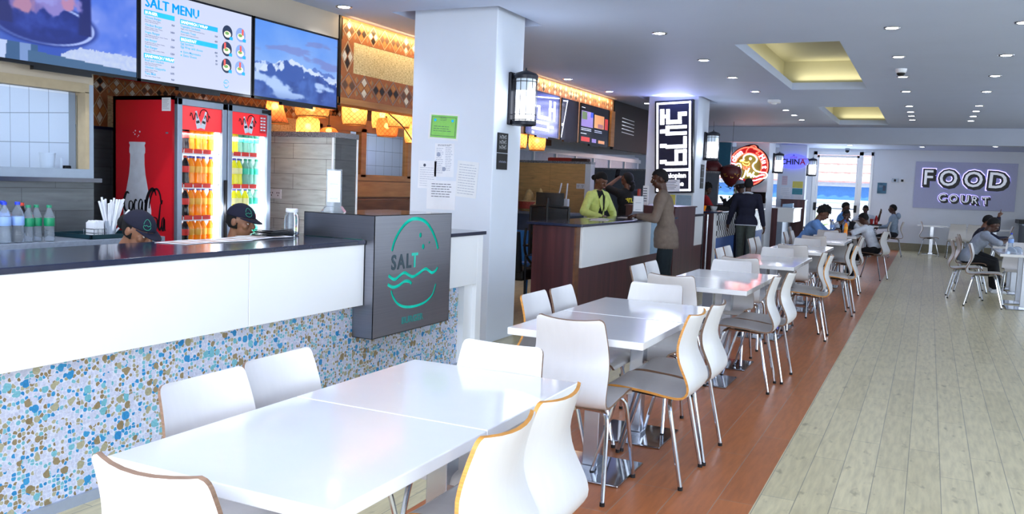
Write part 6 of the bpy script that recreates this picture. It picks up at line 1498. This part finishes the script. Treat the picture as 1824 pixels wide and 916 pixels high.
def blob(parts, voxel, name, m, parent, smooth_it=3, cut=None):
    """one continuous surface from overlapping tapered capsules and ellipsoids"""
    g = G()
    for p in parts:
        if p[0] == 'c':
            _, a, b, ra, rb = p; a, b = Vector(a), Vector(b)
            g.ball(a, ra, None, u=14, v=8); g.ball(b, rb, None, u=14, v=8)
            if (b-a).length > 1e-4: g.tube([a, b], [ra, rb], None, 14)
        else:
            _, c, r, R = p; g.ball(c, r, None, R, u=20, v=12)
    me = bpy.data.meshes.new('b'); bmesh.ops.recalc_face_normals(g.bm, faces=g.bm.faces[:]); g.bm.to_mesh(me); g.bm.free()
    o = bpy.data.objects.new('b', me); C.objects.link(o)
    r = o.modifiers.new('r', 'REMESH'); r.mode = 'VOXEL'; r.voxel_size = voxel
    s = o.modifiers.new('s', 'SMOOTH'); s.iterations = smooth_it; s.factor = .5
    dg = bpy.context.evaluated_depsgraph_get(); out = bpy.data.meshes.new_from_object(o.evaluated_get(dg))
    bpy.data.objects.remove(o); bpy.data.meshes.remove(me)
    if cut:
        bm = bmesh.new(); bm.from_mesh(out); bmesh.ops.delete(bm, geom=[f for f in bm.faces if cut(f.calc_center_median())], context='FACES'); bm.to_mesh(out); bm.free()
    out.materials.clear(); out.materials.append(MATS[m]); out.shade_smooth(); out.name = name
    ob = bpy.data.objects.new(name, out); C.objects.link(ob); ob.parent = parent
    return ob
def ik(a, t, l1, l2, hint):
    a, t = Vector(a), Vector(t); d = t-a; L = d.length
    if L > (l1+l2)*.998: t = a+d.normalized()*(l1+l2)*.998; d = t-a; L = d.length
    x = (l1*l1-l2*l2+L*L)/(2*L); h = math.sqrt(max(0, l1*l1-x*x)); u = d.normalized(); hv = Vector(hint); hv = (hv-u*hv.dot(u)).normalized()
    return a+u*x+hv*h, t
def person(label, loc, yaw, H=1.72, pelvis=(0, 0, .93), lean=2, side=0, twist=0, hp=0, hy=0, hr=0, hands=None, hints=None, feet=None, knee=(0, 1, .1), top='cloth_navy', sleeve=1.0, trousers='cloth_dark', shoes='shoe_dark', sk='skin_deep', hair='short', width=1.0, hem=.0, extra=None, fingers=(.5, .5), palm=None, vest=None, voxel=.0075, point=None, collar=None):
    s = H/1.75
    t = thing('person', label, 'person', loc, None, math.radians(yaw)); ORG[t.name] = Vector((0, 0, 0))
    Ml = Matrix.Rotation(math.radians(-lean), 3, 'X') @ Matrix.Rotation(math.radians(side), 3, 'Y'); Mt = Matrix.Rotation(math.radians(twist), 3, 'Z')
    T = Ml @ Mt; up = T @ Vector((0, 0, 1)); fw = T @ Vector((0, 1, 0)); rt = T @ Vector((1, 0, 0))
    P = Vector(pelvis)
    def tp(x, y, z): return P+(rt*x+fw*y+up*z)*s
    Mh = Matrix.Rotation(math.radians(hy), 3, 'Z') @ Matrix.Rotation(math.radians(-hp), 3, 'X') @ Matrix.Rotation(math.radians(hr), 3, 'Y')
    half = Matrix.Rotation(math.radians(-lean*.55), 3, 'X')
    HM = half @ Mh
    nb = tp(0, -.01, .51); hc = nb+(half @ Vector((0, .015, .155)))*s + (HM @ Vector((0, .02, 0)))*s
    def hd(x, y, z): return hc+HM @ (Vector((x, y, z))*s)
    w = .178*width
    sh = [tp(-w, -.005, .445), tp(w, -.005, .445)]
    hands = hands or [tp(-w-.07, .04, -.10), tp(w+.07, .04, -.10)]
    hints = hints or [(-.4, -1, -.2), (.4, -1, -.2)]
    feet = feet or [(-.10*s, -.02, .085*s), (.10*s, -.02, .085*s)]
    arms = []; legs = []
    for k in (0, 1):
        e, h = ik(sh[k], hands[k], .285*s, .255*s, hints[k]); arms.append((sh[k], e, h))
    for k in (0, 1):
        hip = P+(rt*(-.088 if k == 0 else .088)+up*-.02)*s; kn, an = ik(hip, feet[k], .43*s, .41*s, knee); legs.append((hip, kn, an))
    R3 = lambda M: M.to_3x3()
    def torso(q=0.0):
        return [('e', tp(0, 0, .02), ((.155*width+q)*s, (.112+q)*s, (.13+q)*s), T), ('e', tp(0, 0, .17), ((.135*width+q)*s, (.098+q)*s, (.16+q)*s), T), ('e', tp(0, .005, .33), ((.160*width+q)*s, (.112+q)*s, (.17+q)*s), T), ('c', sh[0]+(rt*.02-up*.01)*s, sh[1]-(rt*.02+up*.01)*s, (.060+q)*s, (.060+q)*s), ('c', tp(-.06, 0, .47), tp(.06, 0, .47), (.055+q*.6)*s, (.055+q*.6)*s)]
    body = torso()+[('c', tp(0, -.012, .44), hc-HM @ Vector((0, .012*s, .05*s)), .056*s, .052*s)]
    body += [('e', hd(0, -.006, .018), (.076*s, .096*s, .102*s), HM), ('e', hd(0, .030, -.055), (.056*s, .060*s, .062*s), HM), ('e', hd(0, .052, -.088), (.030*s, .030*s, .024*s), HM), ('c', hd(0, .088, .012), hd(0, .108, -.020), .009*s, .0145*s), ('e', hd(0, .104, -.028), (.019*s, .013*s, .010*s), HM), ('c', hd(-.035, .082, .030), hd(.035, .082, .030), .013*s, .013*s), ('e', hd(0, .090, -.056), (.024*s, .012*s, .010*s), HM)]
    for sx in (-1, 1): body += [('e', hd(sx*.080, -.008, -.005), (.010*s, .020*s, .030*s), HM), ('e', hd(sx*.042, .066, -.02), (.022*s, .02*s, .024*s), HM)]
    for k, (a, e, h) in enumerate(arms):
        sx = -1 if k == 0 else 1
        body += [('c', a, e, .050*s, .040*s), ('c', e, h, .041*s, .027*s)]
        d = (h-e).normalized(); pn = Vector((palm or [None, None])[k] or (-sx*.7, .2, -.6)); pn = (pn-d*pn.dot(d)); pn = pn.normalized() if pn.length > .05 else Vector((0, 0, -1)); lat = d.cross(pn).normalized()
        c = h+d*.045*s; R = Matrix((lat, pn, d)).transposed()
        body.append(('e', c, (.040*s, .016*s, .052*s), R)); body.append(('c', h, c, .026*s, .028*s))
        cu = fingers[k]
        for i in range(4):
            L = (.040, .046, .044, .034)[i]*s; b0 = c+lat*(.027-.018*i)*s+d*.038*s
            ci = .05 if (point == k and i == 0) else (1.5 if point == k else cu)
            d1 = (d*math.cos(ci*.7)+pn*math.sin(ci*.7)).normalized(); d2 = (d*math.cos(ci*1.7)+pn*math.sin(ci*1.7)).normalized()
            b1 = b0+d1*L; body += [('c', b0, b1, .0098*s, .0090*s), ('c', b1, b1+d2*L*.85, .0090*s, .0078*s)]
        tdir = (lat*.75+d*.6+pn*.35).normalized(); b0 = c+lat*.030*s-d*.018*s; b1 = b0+tdir*.038*s; body += [('c', b0, b1, .0125*s, .0105*s), ('c', b1, b1+(tdir*.6+d*.7+pn*.3).normalized()*.030*s, .0105*s, .0088*s)]
    for (a, kn, an) in legs:
        f = Vector((an.x-a.x, 0, 0)); toe = an+Vector((0, .16*s, -.045*s))
        body += [('c', a, kn, .085*s, .058*s), ('c', kn, an, .055*s, .038*s), ('c', an+Vector((0, -.03*s, -.04*s)), toe, .036*s, .030*s)]
    blob(body, voxel, 'body', sk, t)
    # clothing
    g_top = torso(.016)
    if hem: g_top += [('e', P+Vector((0, .01, -.02))*s, (.205*s, .150*s, .16*s), None), ('e', P+Vector((0, .005, -hem*.6))*s, (.212*s, .155*s, .15*s), None), ('e', P+Vector((0, .0, -hem))*s, (.212*s, .155*s, .12*s), None)]
    sl = []
    for (a, e, h) in arms:
        if sleeve >= .99: sl += [('c', a, e, .066*s, .056*s), ('c', e, e.lerp(h, .93), .056*s, .042*s)]
        elif sleeve > .5: sl += [('c', a, e, .066*s, .055*s), ('c', e, e.lerp(h, sleeve-.5), .055*s, .05*s)]
        else: sl += [('c', a, a.lerp(e, sleeve*1.7), .067*s, .064*s)]
    if vest:
        blob(torso(.012)+[('c', a, a.lerp(e, .6), .064*s, .062*s) for (a, e, h) in arms], .011, 'undershirt', vest, t)
        iT = T.transposed()
        blob(torso(.024), .011, 'vest', top, t, cut=lambda p: (lambda q: q.y > .04*s and abs(q.x) < (.03+.12*max(0, q.z/s-.15))*s)(iT @ (p-P)))
    else:
        iT = T.transposed()
        if extra == 'blazer':
            blob(torso(.010), .010, 'blouse', 'cloth_black', t)
            blob(g_top+sl, .010, 'blazer', top, t, cut=lambda p: (lambda q: q.y > .03*s and q.x > -.02*s-.06*max(0, q.z/s-.2)*s and q.x < (.055+.10*max(0, q.z/s-.2))*s and q.z > -.1*s)(iT @ (p-P)))
            gl = G()
            for sx in (-1, 1):
                q = [tp(sx*.035, .105, .47), tp(sx*.105, .118, .40), tp(sx*.085, .135, .33), tp(sx*.035, .138, .24), tp(sx*.02, .128, .30)]
                gl.prism([(0, 0)]*3, 'x', 0, 0) if False else None
                vs = [gl.bm.verts.new(v+fw*.012*s) for v in q]; vb = [gl.bm.verts.new(v) for v in q]; gl.face(vs, top); gl.face(vb[::-1], top)
                for i in range(5): gl.face([vs[i], vs[(i+1) % 5], vb[(i+1) % 5], vb[i]], top)
            gl.obj('lapel', t)
        else: blob(g_top+sl, .0095, 'top', top, t, cut=(lambda p: p.z < P.z-(hem+.04)*s and math.hypot(p.x-P.x, p.y-P.y) < .26*s) if hem else None)
    blob([('e', tp(0, 0, .0), ((.155*width+.012)*s, (.112+.012)*s, .13*s), T)]+[x for (a, kn, an) in legs for x in (('c', a, kn, .100*s, .076*s), ('c', kn, kn.lerp(an, .90), .075*s, .066*s))], .011, 'trousers', trousers, t)
    for (a, kn, an) in legs:
        blob([('c', an+Vector((0, -.035*s, -.045*s)), an+Vector((0, .15*s, -.052*s)), .042*s, .036*s), ('c', an+Vector((0, 0, -.01*s)), an+Vector((0, .06*s, -.045*s)), .046*s, .04*s)], .009, 'shoe', shoes, t, cut=None)
    # face details
    for sx in (-1, 1):
        g = G(); g.ball(hd(sx*.031, .0755, .003), .0115*s, 'eye_white', u=10, v=8); g.ball(hd(sx*.031, .0835, .002), .0055*s, 'eye_dark', u=8, v=6); g.ball(hd(sx*.031, .0755, .008), (.0145*s, .0135*s, .0085*s), sk, HM, u=10, v=6); g.obj('eye', t, smooth=True)
        g = G(); g.tube([hd(sx*.016, .0945, .027), hd(sx*.034, .0935, .033), hd(sx*.052, .083, .026)], [.0035*s, .0045*s, .0025*s], 'hair_black', 6); g.obj('eyebrow', t, smooth=True)
    g = G(); g.ball(hd(0, .098, -.0535), (.024*s, .007*s, .0045*s), 'lips', HM, u=12, v=6); g.ball(hd(0, .098, -.062), (.020*s, .007*s, .005*s), 'lips', HM, u=12, v=6); g.obj('mouth', t, smooth=True)
    # hair
    def shell(name, m, k, off, keep, nz=0.0, u=44, v=26):
        g = G(); rows = []
        for j in range(v+1):
            th = PI*j/v*.82; row = []
            for i in range(u):
                ph = 2*PI*i/u; q = Vector((k[0]*math.sin(th)*math.cos(ph), k[1]*math.sin(th)*math.sin(ph), k[2]*math.cos(th)))
                f = 1+nz*mnoise.noise(q*38)+nz*.7*mnoise.noise(q*90); q = q*f+Vector(off); row.append((g.bm.verts.new(hd(*q)), q))
            rows.append(row)
        for j in range(v):
            for i in range(u):
                qs = [rows[j][i], rows[j+1][i], rows[j+1][(i+1) % u], rows[j][(i+1) % u]]
                if all(keep(q[1]) for q in qs): g.face([q[0] for q in qs], m)
        o = g.obj(name, t, smooth=True); sd = o.modifiers.new('s', 'SOLIDIFY'); sd.thickness = .010*s; sd.offset = -1
        return o
    hl = lambda p: p.z > (.052 if p.y > .045 else (.052-(.045-p.y)*.9 if p.y > -.045 else -.055))
    if hair in ('short', 'fade'): shell('hair', 'hair_black', (.083, .103, .108), (0, -.006, .020), hl, .03)
    if hair == 'curly': shell('hair', 'hair_black', (.100, .118, .132), (0, -.010, .030), hl, .16)
    if hair in ('bun', 'ponytail'):
        shell('hair', 'hair_black', (.084, .106, .110), (0, -.008, .020), hl, .015)
        g = G()
        if hair == 'bun': g.ball(hd(0, -.125, -.015), (.045*s, .040*s, .040*s), 'hair_black', HM)
        else: g.ball(hd(0, -.12, -.03), (.05*s, .045*s, .05*s), 'hair_black', HM); g.ball(hd(0, -.15, -.09), (.045*s, .04*s, .07*s), 'hair_black', HM)
        g.obj('hair_knot', t, smooth=True)
    if hair in ('cap', 'cap_grey'):
        cm = 'cloth_navy' if hair == 'cap' else 'cap_grey'
        shell('hair', 'hair_black', (.081, .101, .106), (0, -.008, .018), lambda p: p.z > (.04 if p.y > .02 else -.055) and p.z < .05, .02)
        c0 = shell('cap', cm, (.088, .108, .100), (0, -.004, .030), lambda p: p.z > .030, .0)
        g = G(); n = 14; A = []; B = []
        for i in range(n+1):
            a = math.radians(22+136*i/n); r0 = Vector((.088*math.cos(a), .104*math.sin(a), .036)); ext = .062*math.sin(math.radians(180*i/n))**.7; r1 = Vector((.088*math.cos(a)*1.0, .104*math.sin(a)+ext, .036-.020*ext/.062+.012*math.cos(2*(a-PI/2))*0))
            A.append(r0); B.append(r1)
        for z in (0, -.006):
            for i in range(n): g.quad([hd(*(q+Vector((0, 0, z)))) for q in (A[i], A[i+1], B[i+1], B[i])], cm)
        for i in range(n): g.quad([hd(*q) for q in (B[i], B[i+1], B[i+1]+Vector((0, 0, -.006)), B[i]+Vector((0, 0, -.006)))], cm)
        g.obj('cap_brim', t)
        if hair == 'cap':
            g = G()
            def on(a, b):  # point on the cap front-side, a = angle around, b = height
                th = math.acos(min(1, (b-.030)/.100)); return hd(.0895*math.sin(th)*math.cos(a), .1095*math.sin(th)*math.sin(a)-.004, b)
            ctr = math.radians(58); 
            for side_ in (ctr,):
                g.tube([on(side_+.26*math.cos(q), .082+.026*math.sin(q)) for q in [PI*i/12 for i in range(13)]], .0013*s, 'cap_green', 4); g.tube([on(side_+.26*math.cos(q), .072+.020*math.sin(q)) for q in [PI+PI*i/12 for i in range(13)]], .0013*s, 'cap_green', 4)
                g.tube([on(side_+.25-.5*i/10, .076+.003*math.sin(i*1.3)) for i in range(11)], .0013*s, 'cap_green', 4)
            g.obj('cap_logo', t)
            g = G(); g.ball(hd(0, -.112, .0), (.045*s, .035*s, .05*s), 'hair_black', HM) if label.startswith('person in a dark cap bending') else g.ball(hd(0, -.1, -.02), (.03*s, .012*s, .02*s), 'hair_black', HM); g.obj('hair_knot', t, smooth=True)
    if collar:
        g = G(); cs = [tp(.085*math.cos(a), .075*math.sin(a)-.01, .50+.02*math.sin(a+PI)) for a in [2*PI*i/20 for i in range(20)]]; g.tube(cs, .017*s, collar, 8, closed=True); g.obj('collar', t, smooth=True)
    return t, dict(tp=tp, hd=hd, P=P, T=T, up=up, fw=fw, rt=rt, s=s, arms=arms, HM=HM)
def sit(dz=0): return dict(pelvis=(0, 0, .555+dz), feet=[(-.11, .42, .075), (.11, .42, .075)], knee=(0, .6, 1))

# staff behind the first counter
person('person in a dark cap bending low behind the counter beside the fridge', (-4.44, 3.50, 0), -84, 1.62, (0, 0, .61), 40, hp=4, hy=4, feet=[(-.12, .1, .08), (.12, .1, .08)], knee=(0, 1, 0), hands=[Vector((-.15, .55, .72)), Vector((.15, .55, .72))], top='cloth_navy', sk='skin_tan', hair='cap', width=.92, voxel=.0055)
person('person in a dark cap seen in profile in front of the fridge', (-4.36, 4.48, 0), -78, 1.66, (0, 0, .505), 14, hp=2, hy=0, feet=[(-.12, .36, .08), (.12, .36, .08)], knee=(0, .6, 1), hands=[Vector((-.15, .38, .62)), Vector((.15, .38, .62))], top='cloth_lime', sk='skin_tan', hair='cap', voxel=.0055)
# second stall
t, q = person('woman in a lime blazer looking down behind the dark counter', (-4.02, 10.95, 0), -112, 1.64, (0, 0, .90), 6, hp=24, hy=4, hands=[Vector((-.12, .24, 1.02)), Vector((.14, .24, 1.04))], hints=[(-1, -.4, -.6), (1, -.4, -.6)], top='cloth_lime', trousers='cloth_dark', sk='skin_brown', hair='bun', width=.86, extra='blazer', voxel=.0065, hem=.10)
t, q = person('woman in a black tee raising a phone to her face', (-4.32, 13.2, 0), 46, 1.66, (0, 0, .92), -2, hp=-14, hy=24, hands=[Vector((-.06, .24, 1.56)), Vector((.30, .16, .95))], hints=[(-1, -.2, -.8), (1, -1, 0)], top='cloth_black', sleeve=.45, trousers='cloth_dark', sk='skin_brown', hair='ponytail', width=.98, voxel=.007, fingers=(1.1, .5))
g = G(); M = Matrix.Translation(q['tp'](.02, -.137, .34)) @ q['T'].to_4x4() @ Matrix.Rotation(PI, 4, 'Z') @ Matrix.Rotation(PI/2, 4, 'X')
add_mesh(g, text_mesh('ILLAS', .085, M @ Matrix.Translation((0, 0, -.002)), None, .006, .002), 'print_yellow') if False else None
for a, b, c, d in ((-.10, -.085, -.04, .03), (-.10, -.06, -.04, -.025), (-.05, -.035, -.04, .03), (-.05, -.005, -.04, -.025), (.005, .02, -.04, .03), (.02, .045, .01, .03), (.045, .06, -.04, .03), (.07, .085, -.02, .03), (.085, .11, .005, .02)): g.box(a, b, c, d, -.004, .006, 'print_yellow', M)
g.obj('back_print', t)
g = G(); h = q['arms'][0][2]; M = Matrix.Translation(h+Vector((.01, .02, .085))) @ Matrix.Rotation(.3, 4, 'X'); g.box(-.036, .036, -.005, .005, -.07, .075, 'black_gloss', M, bev=.002)
o = g.obj('phone'); o.data.transform(Matrix.Translation((-4.32, 13.2, 0)) @ Matrix.Rotation(math.radians(46), 4, 'Z')); tag(o, 'black phone held up by the woman in the black tee', 'phone')
person('man in a brown jacket leaning on the dark counter', (-2.80, 10.15, 0), 102, 1.70, (0, 0, .92), 9, hp=6, hy=6, hands=[Vector((-.10, .34, 1.10)), Vector((.08, .33, 1.10))], hints=[(-.7, -.6, -.9), (.7, -.6, -.9)], feet=[(-.11, -.05, .08), (.11, .06, .08)], top='cloth_brown', trousers='cloth_teal', sk='skin_deep', hair='short', hem=.15, voxel=.0065, palm=[(0, 0, -1), (0, 0, -1)])
t, q = person('man in a navy sweater walking away past the checked counter', (-2.93, 15.85, 0), 6, 1.69, (0, 0, .915), 3, feet=[(-.10, .16, .08), (.10, -.16, .10)], hands=[Vector((-.33, .06, .80)), Vector((.31, .02, .80))], hints=[(-.4, -1, 0), (.4, -1, 0)], top='cloth_navy', trousers='cloth_olive', sk='skin_deep', hair='short', width=1.06, hem=.05, voxel=.007, collar='cloth_white')
g = G(); n = 28; s_ = q['s']
for z0, z1 in ((-.09, -.075),):
    A = [q['tp'](.205*math.cos(2*PI*i/n), .155*math.sin(2*PI*i/n), z0) for i in range(n)]; B = [q['tp'](.205*math.cos(2*PI*i/n), .155*math.sin(2*PI*i/n), z1) for i in range(n)]
    for i in range(n): g.quad([A[i], A[(i+1) % n], B[(i+1) % n], B[i]], 'cloth_white')
g.obj('shirt_hem', t)
person('person in a grey cap holding a phone beyond the man in navy', (-3.24, 17.05, 0), 62, 1.66, (0, 0, .91), 6, hp=10, hands=[Vector((-.10, .36, 1.24)), Vector((.16, .30, 1.15))], hints=[(-1, -.4, -1), (1, -.4, -1)], top='cloth_black', trousers='cloth_dark', hair='cap_grey', sk='skin_deep', width=.95, fingers=(.9, .6))
g = G(); M = Matrix.Translation((-3.24, 17.05, 0)) @ Matrix.Rotation(math.radians(62), 4, 'Z') @ Matrix.Translation((-.10, .43, 1.27)) @ Matrix.Rotation(.9, 4, 'X'); g.box(-.036, .036, -.07, .07, .0, .008, 'black_gloss', M); tag(g.obj('phone'), 'dark phone held by the person in the grey cap', 'phone')
person('person in a red shirt behind the checked counter', (-4.22, 17.75, 0), -58, 1.58, (0, 0, .86), 10, hp=8, hands=[Vector((-.18, .36, 1.1)), Vector((.18, .36, 1.1))], top='cloth_red', sleeve=.45, trousers='cloth_dark', hair='curly', sk='skin_deep', width=.95)
# the people at the orange-floor tables
person('man in a light blue sweater bent over the boys table', (-2.0, 15.98, 0), -88, 1.74, lean=34, hp=14, hands=[Vector((-.12, .56, .82)), Vector((.16, .55, .80))], hints=[(-1, -.2, -.5), (1, -.2, -.5)], top='cloth_blue', trousers='cloth_dark', hair='curly', sk='skin_brown', palm=[(0, 0, -1), (0, 0, -1)], **sit())
person('boy in a black vest resting his chin on his hand', (-1.36, 17.28, 0), 180, 1.46, lean=12, hp=8, hands=[Vector((-.12, .30, .80)), Vector((.01, .20, 1.00))], hints=[(-1, -.2, -.5), (1, .2, -.9)], top='cloth_black', vest='cloth_white', trousers='cloth_dark', hair='fade', sk='skin_deep', fingers=(.5, 1.2), **sit(-.02))
t, q = person('boy in a white tee with a dark back print', (-.80, 16.3, 0), 72, 1.46, lean=24, hp=8, hands=[Vector((-.14, .44, .80)), Vector((.10, .42, .80))], hints=[(-1, -.2, -.3), (1, -.2, -.3)], top='cloth_white', sleeve=.5, trousers='cloth_black', hair='short', sk='skin_deep', palm=[(0, 0, -1), (0, 0, -1)], **sit(-.02))
g = G()
for i in range(6):
    z = .40-.035*i; a0 = .0+.006*i
    for j in range(4): g.quad([q['tp'](a0-.05+.028*j, -.131, z), q['tp'](a0-.05+.028*j+.016, -.132, z), q['tp'](a0-.05+.028*j+.024, -.131, z-.024), q['tp'](a0-.05+.028*j+.008, -.130, z-.024)], 'print_dark')
g.obj('back_print', t)
person('boy in a sky blue polo at the farthest orange-floor table', (-1.93, 22.25, 0), -84, 1.62, lean=12, hp=6, hands=[Vector((-.14, .46, .80)), Vector((.14, .46, .80))], top='cloth_skyblue', sleeve=.5, trousers='cloth_dark', hair='short', sk='skin_deep', palm=[(0, 0, -1), (0, 0, -1)], voxel=.009, **sit())
person('boy in white stretching one arm over the farthest table', (-1.43, 23.72, 0), 180, 1.50, lean=10, hp=4, hands=[Vector((-.36, .34, 1.02)), Vector((.12, .36, .80))], hints=[(-.3, 0, -1), (1, -.2, -.5)], top='cloth_white', sleeve=.5, trousers='cloth_dark', hair='fade', sk='skin_deep', voxel=.009, fingers=(.2, .5), **sit(-.02))
t, q = person('boy in a grey blue hoodie sitting in profile by the far wall', (-.72, 22.98, 0), 90, 1.56, lean=4, hp=0, hands=[Vector((-.12, .34, .68)), Vector((.12, .34, .68))], top='cloth_hoodie', trousers='cloth_dark', shoes='shoe_white', hair='short', sk='skin_deep', voxel=.009, **sit())
g = G(); g.ball(q['tp'](0, -.115, .47), (.10, .06, .085), 'cloth_hoodie', q['T']); g.obj('hood', t, smooth=True)
# the boys on the right
person('boy in a grey shirt leaning over the right-hand table', (.60, 15.5, 0), -86, 1.62, lean=34, hp=12, hy=10, hands=[Vector((-.12, .52, .84)), Vector((.16, .50, .82))], hints=[(-1, -.2, -.4), (1, -.3, -.2)], top='cloth_grey', sleeve=.75, trousers='cloth_black', shoes='shoe_white', hair='short', sk='skin_deep', hem=.04, palm=[(0, 0, -1), (0, 0, -1)], **sit())
person('boy in navy pointing upward behind the boy in grey', (.72, 16.9, 0), -84, 1.52, lean=22, hp=6, hands=[Vector((-.04, .38, 1.17)), Vector((.10, .50, .82))], hints=[(-.2, .8, -1), (1, -.2, -.4)], top='cloth_navy', trousers='cloth_dark', hair='short', sk='skin_brown', point=0, palm=[(.6, .5, 0), (0, 0, -1)], **sit())
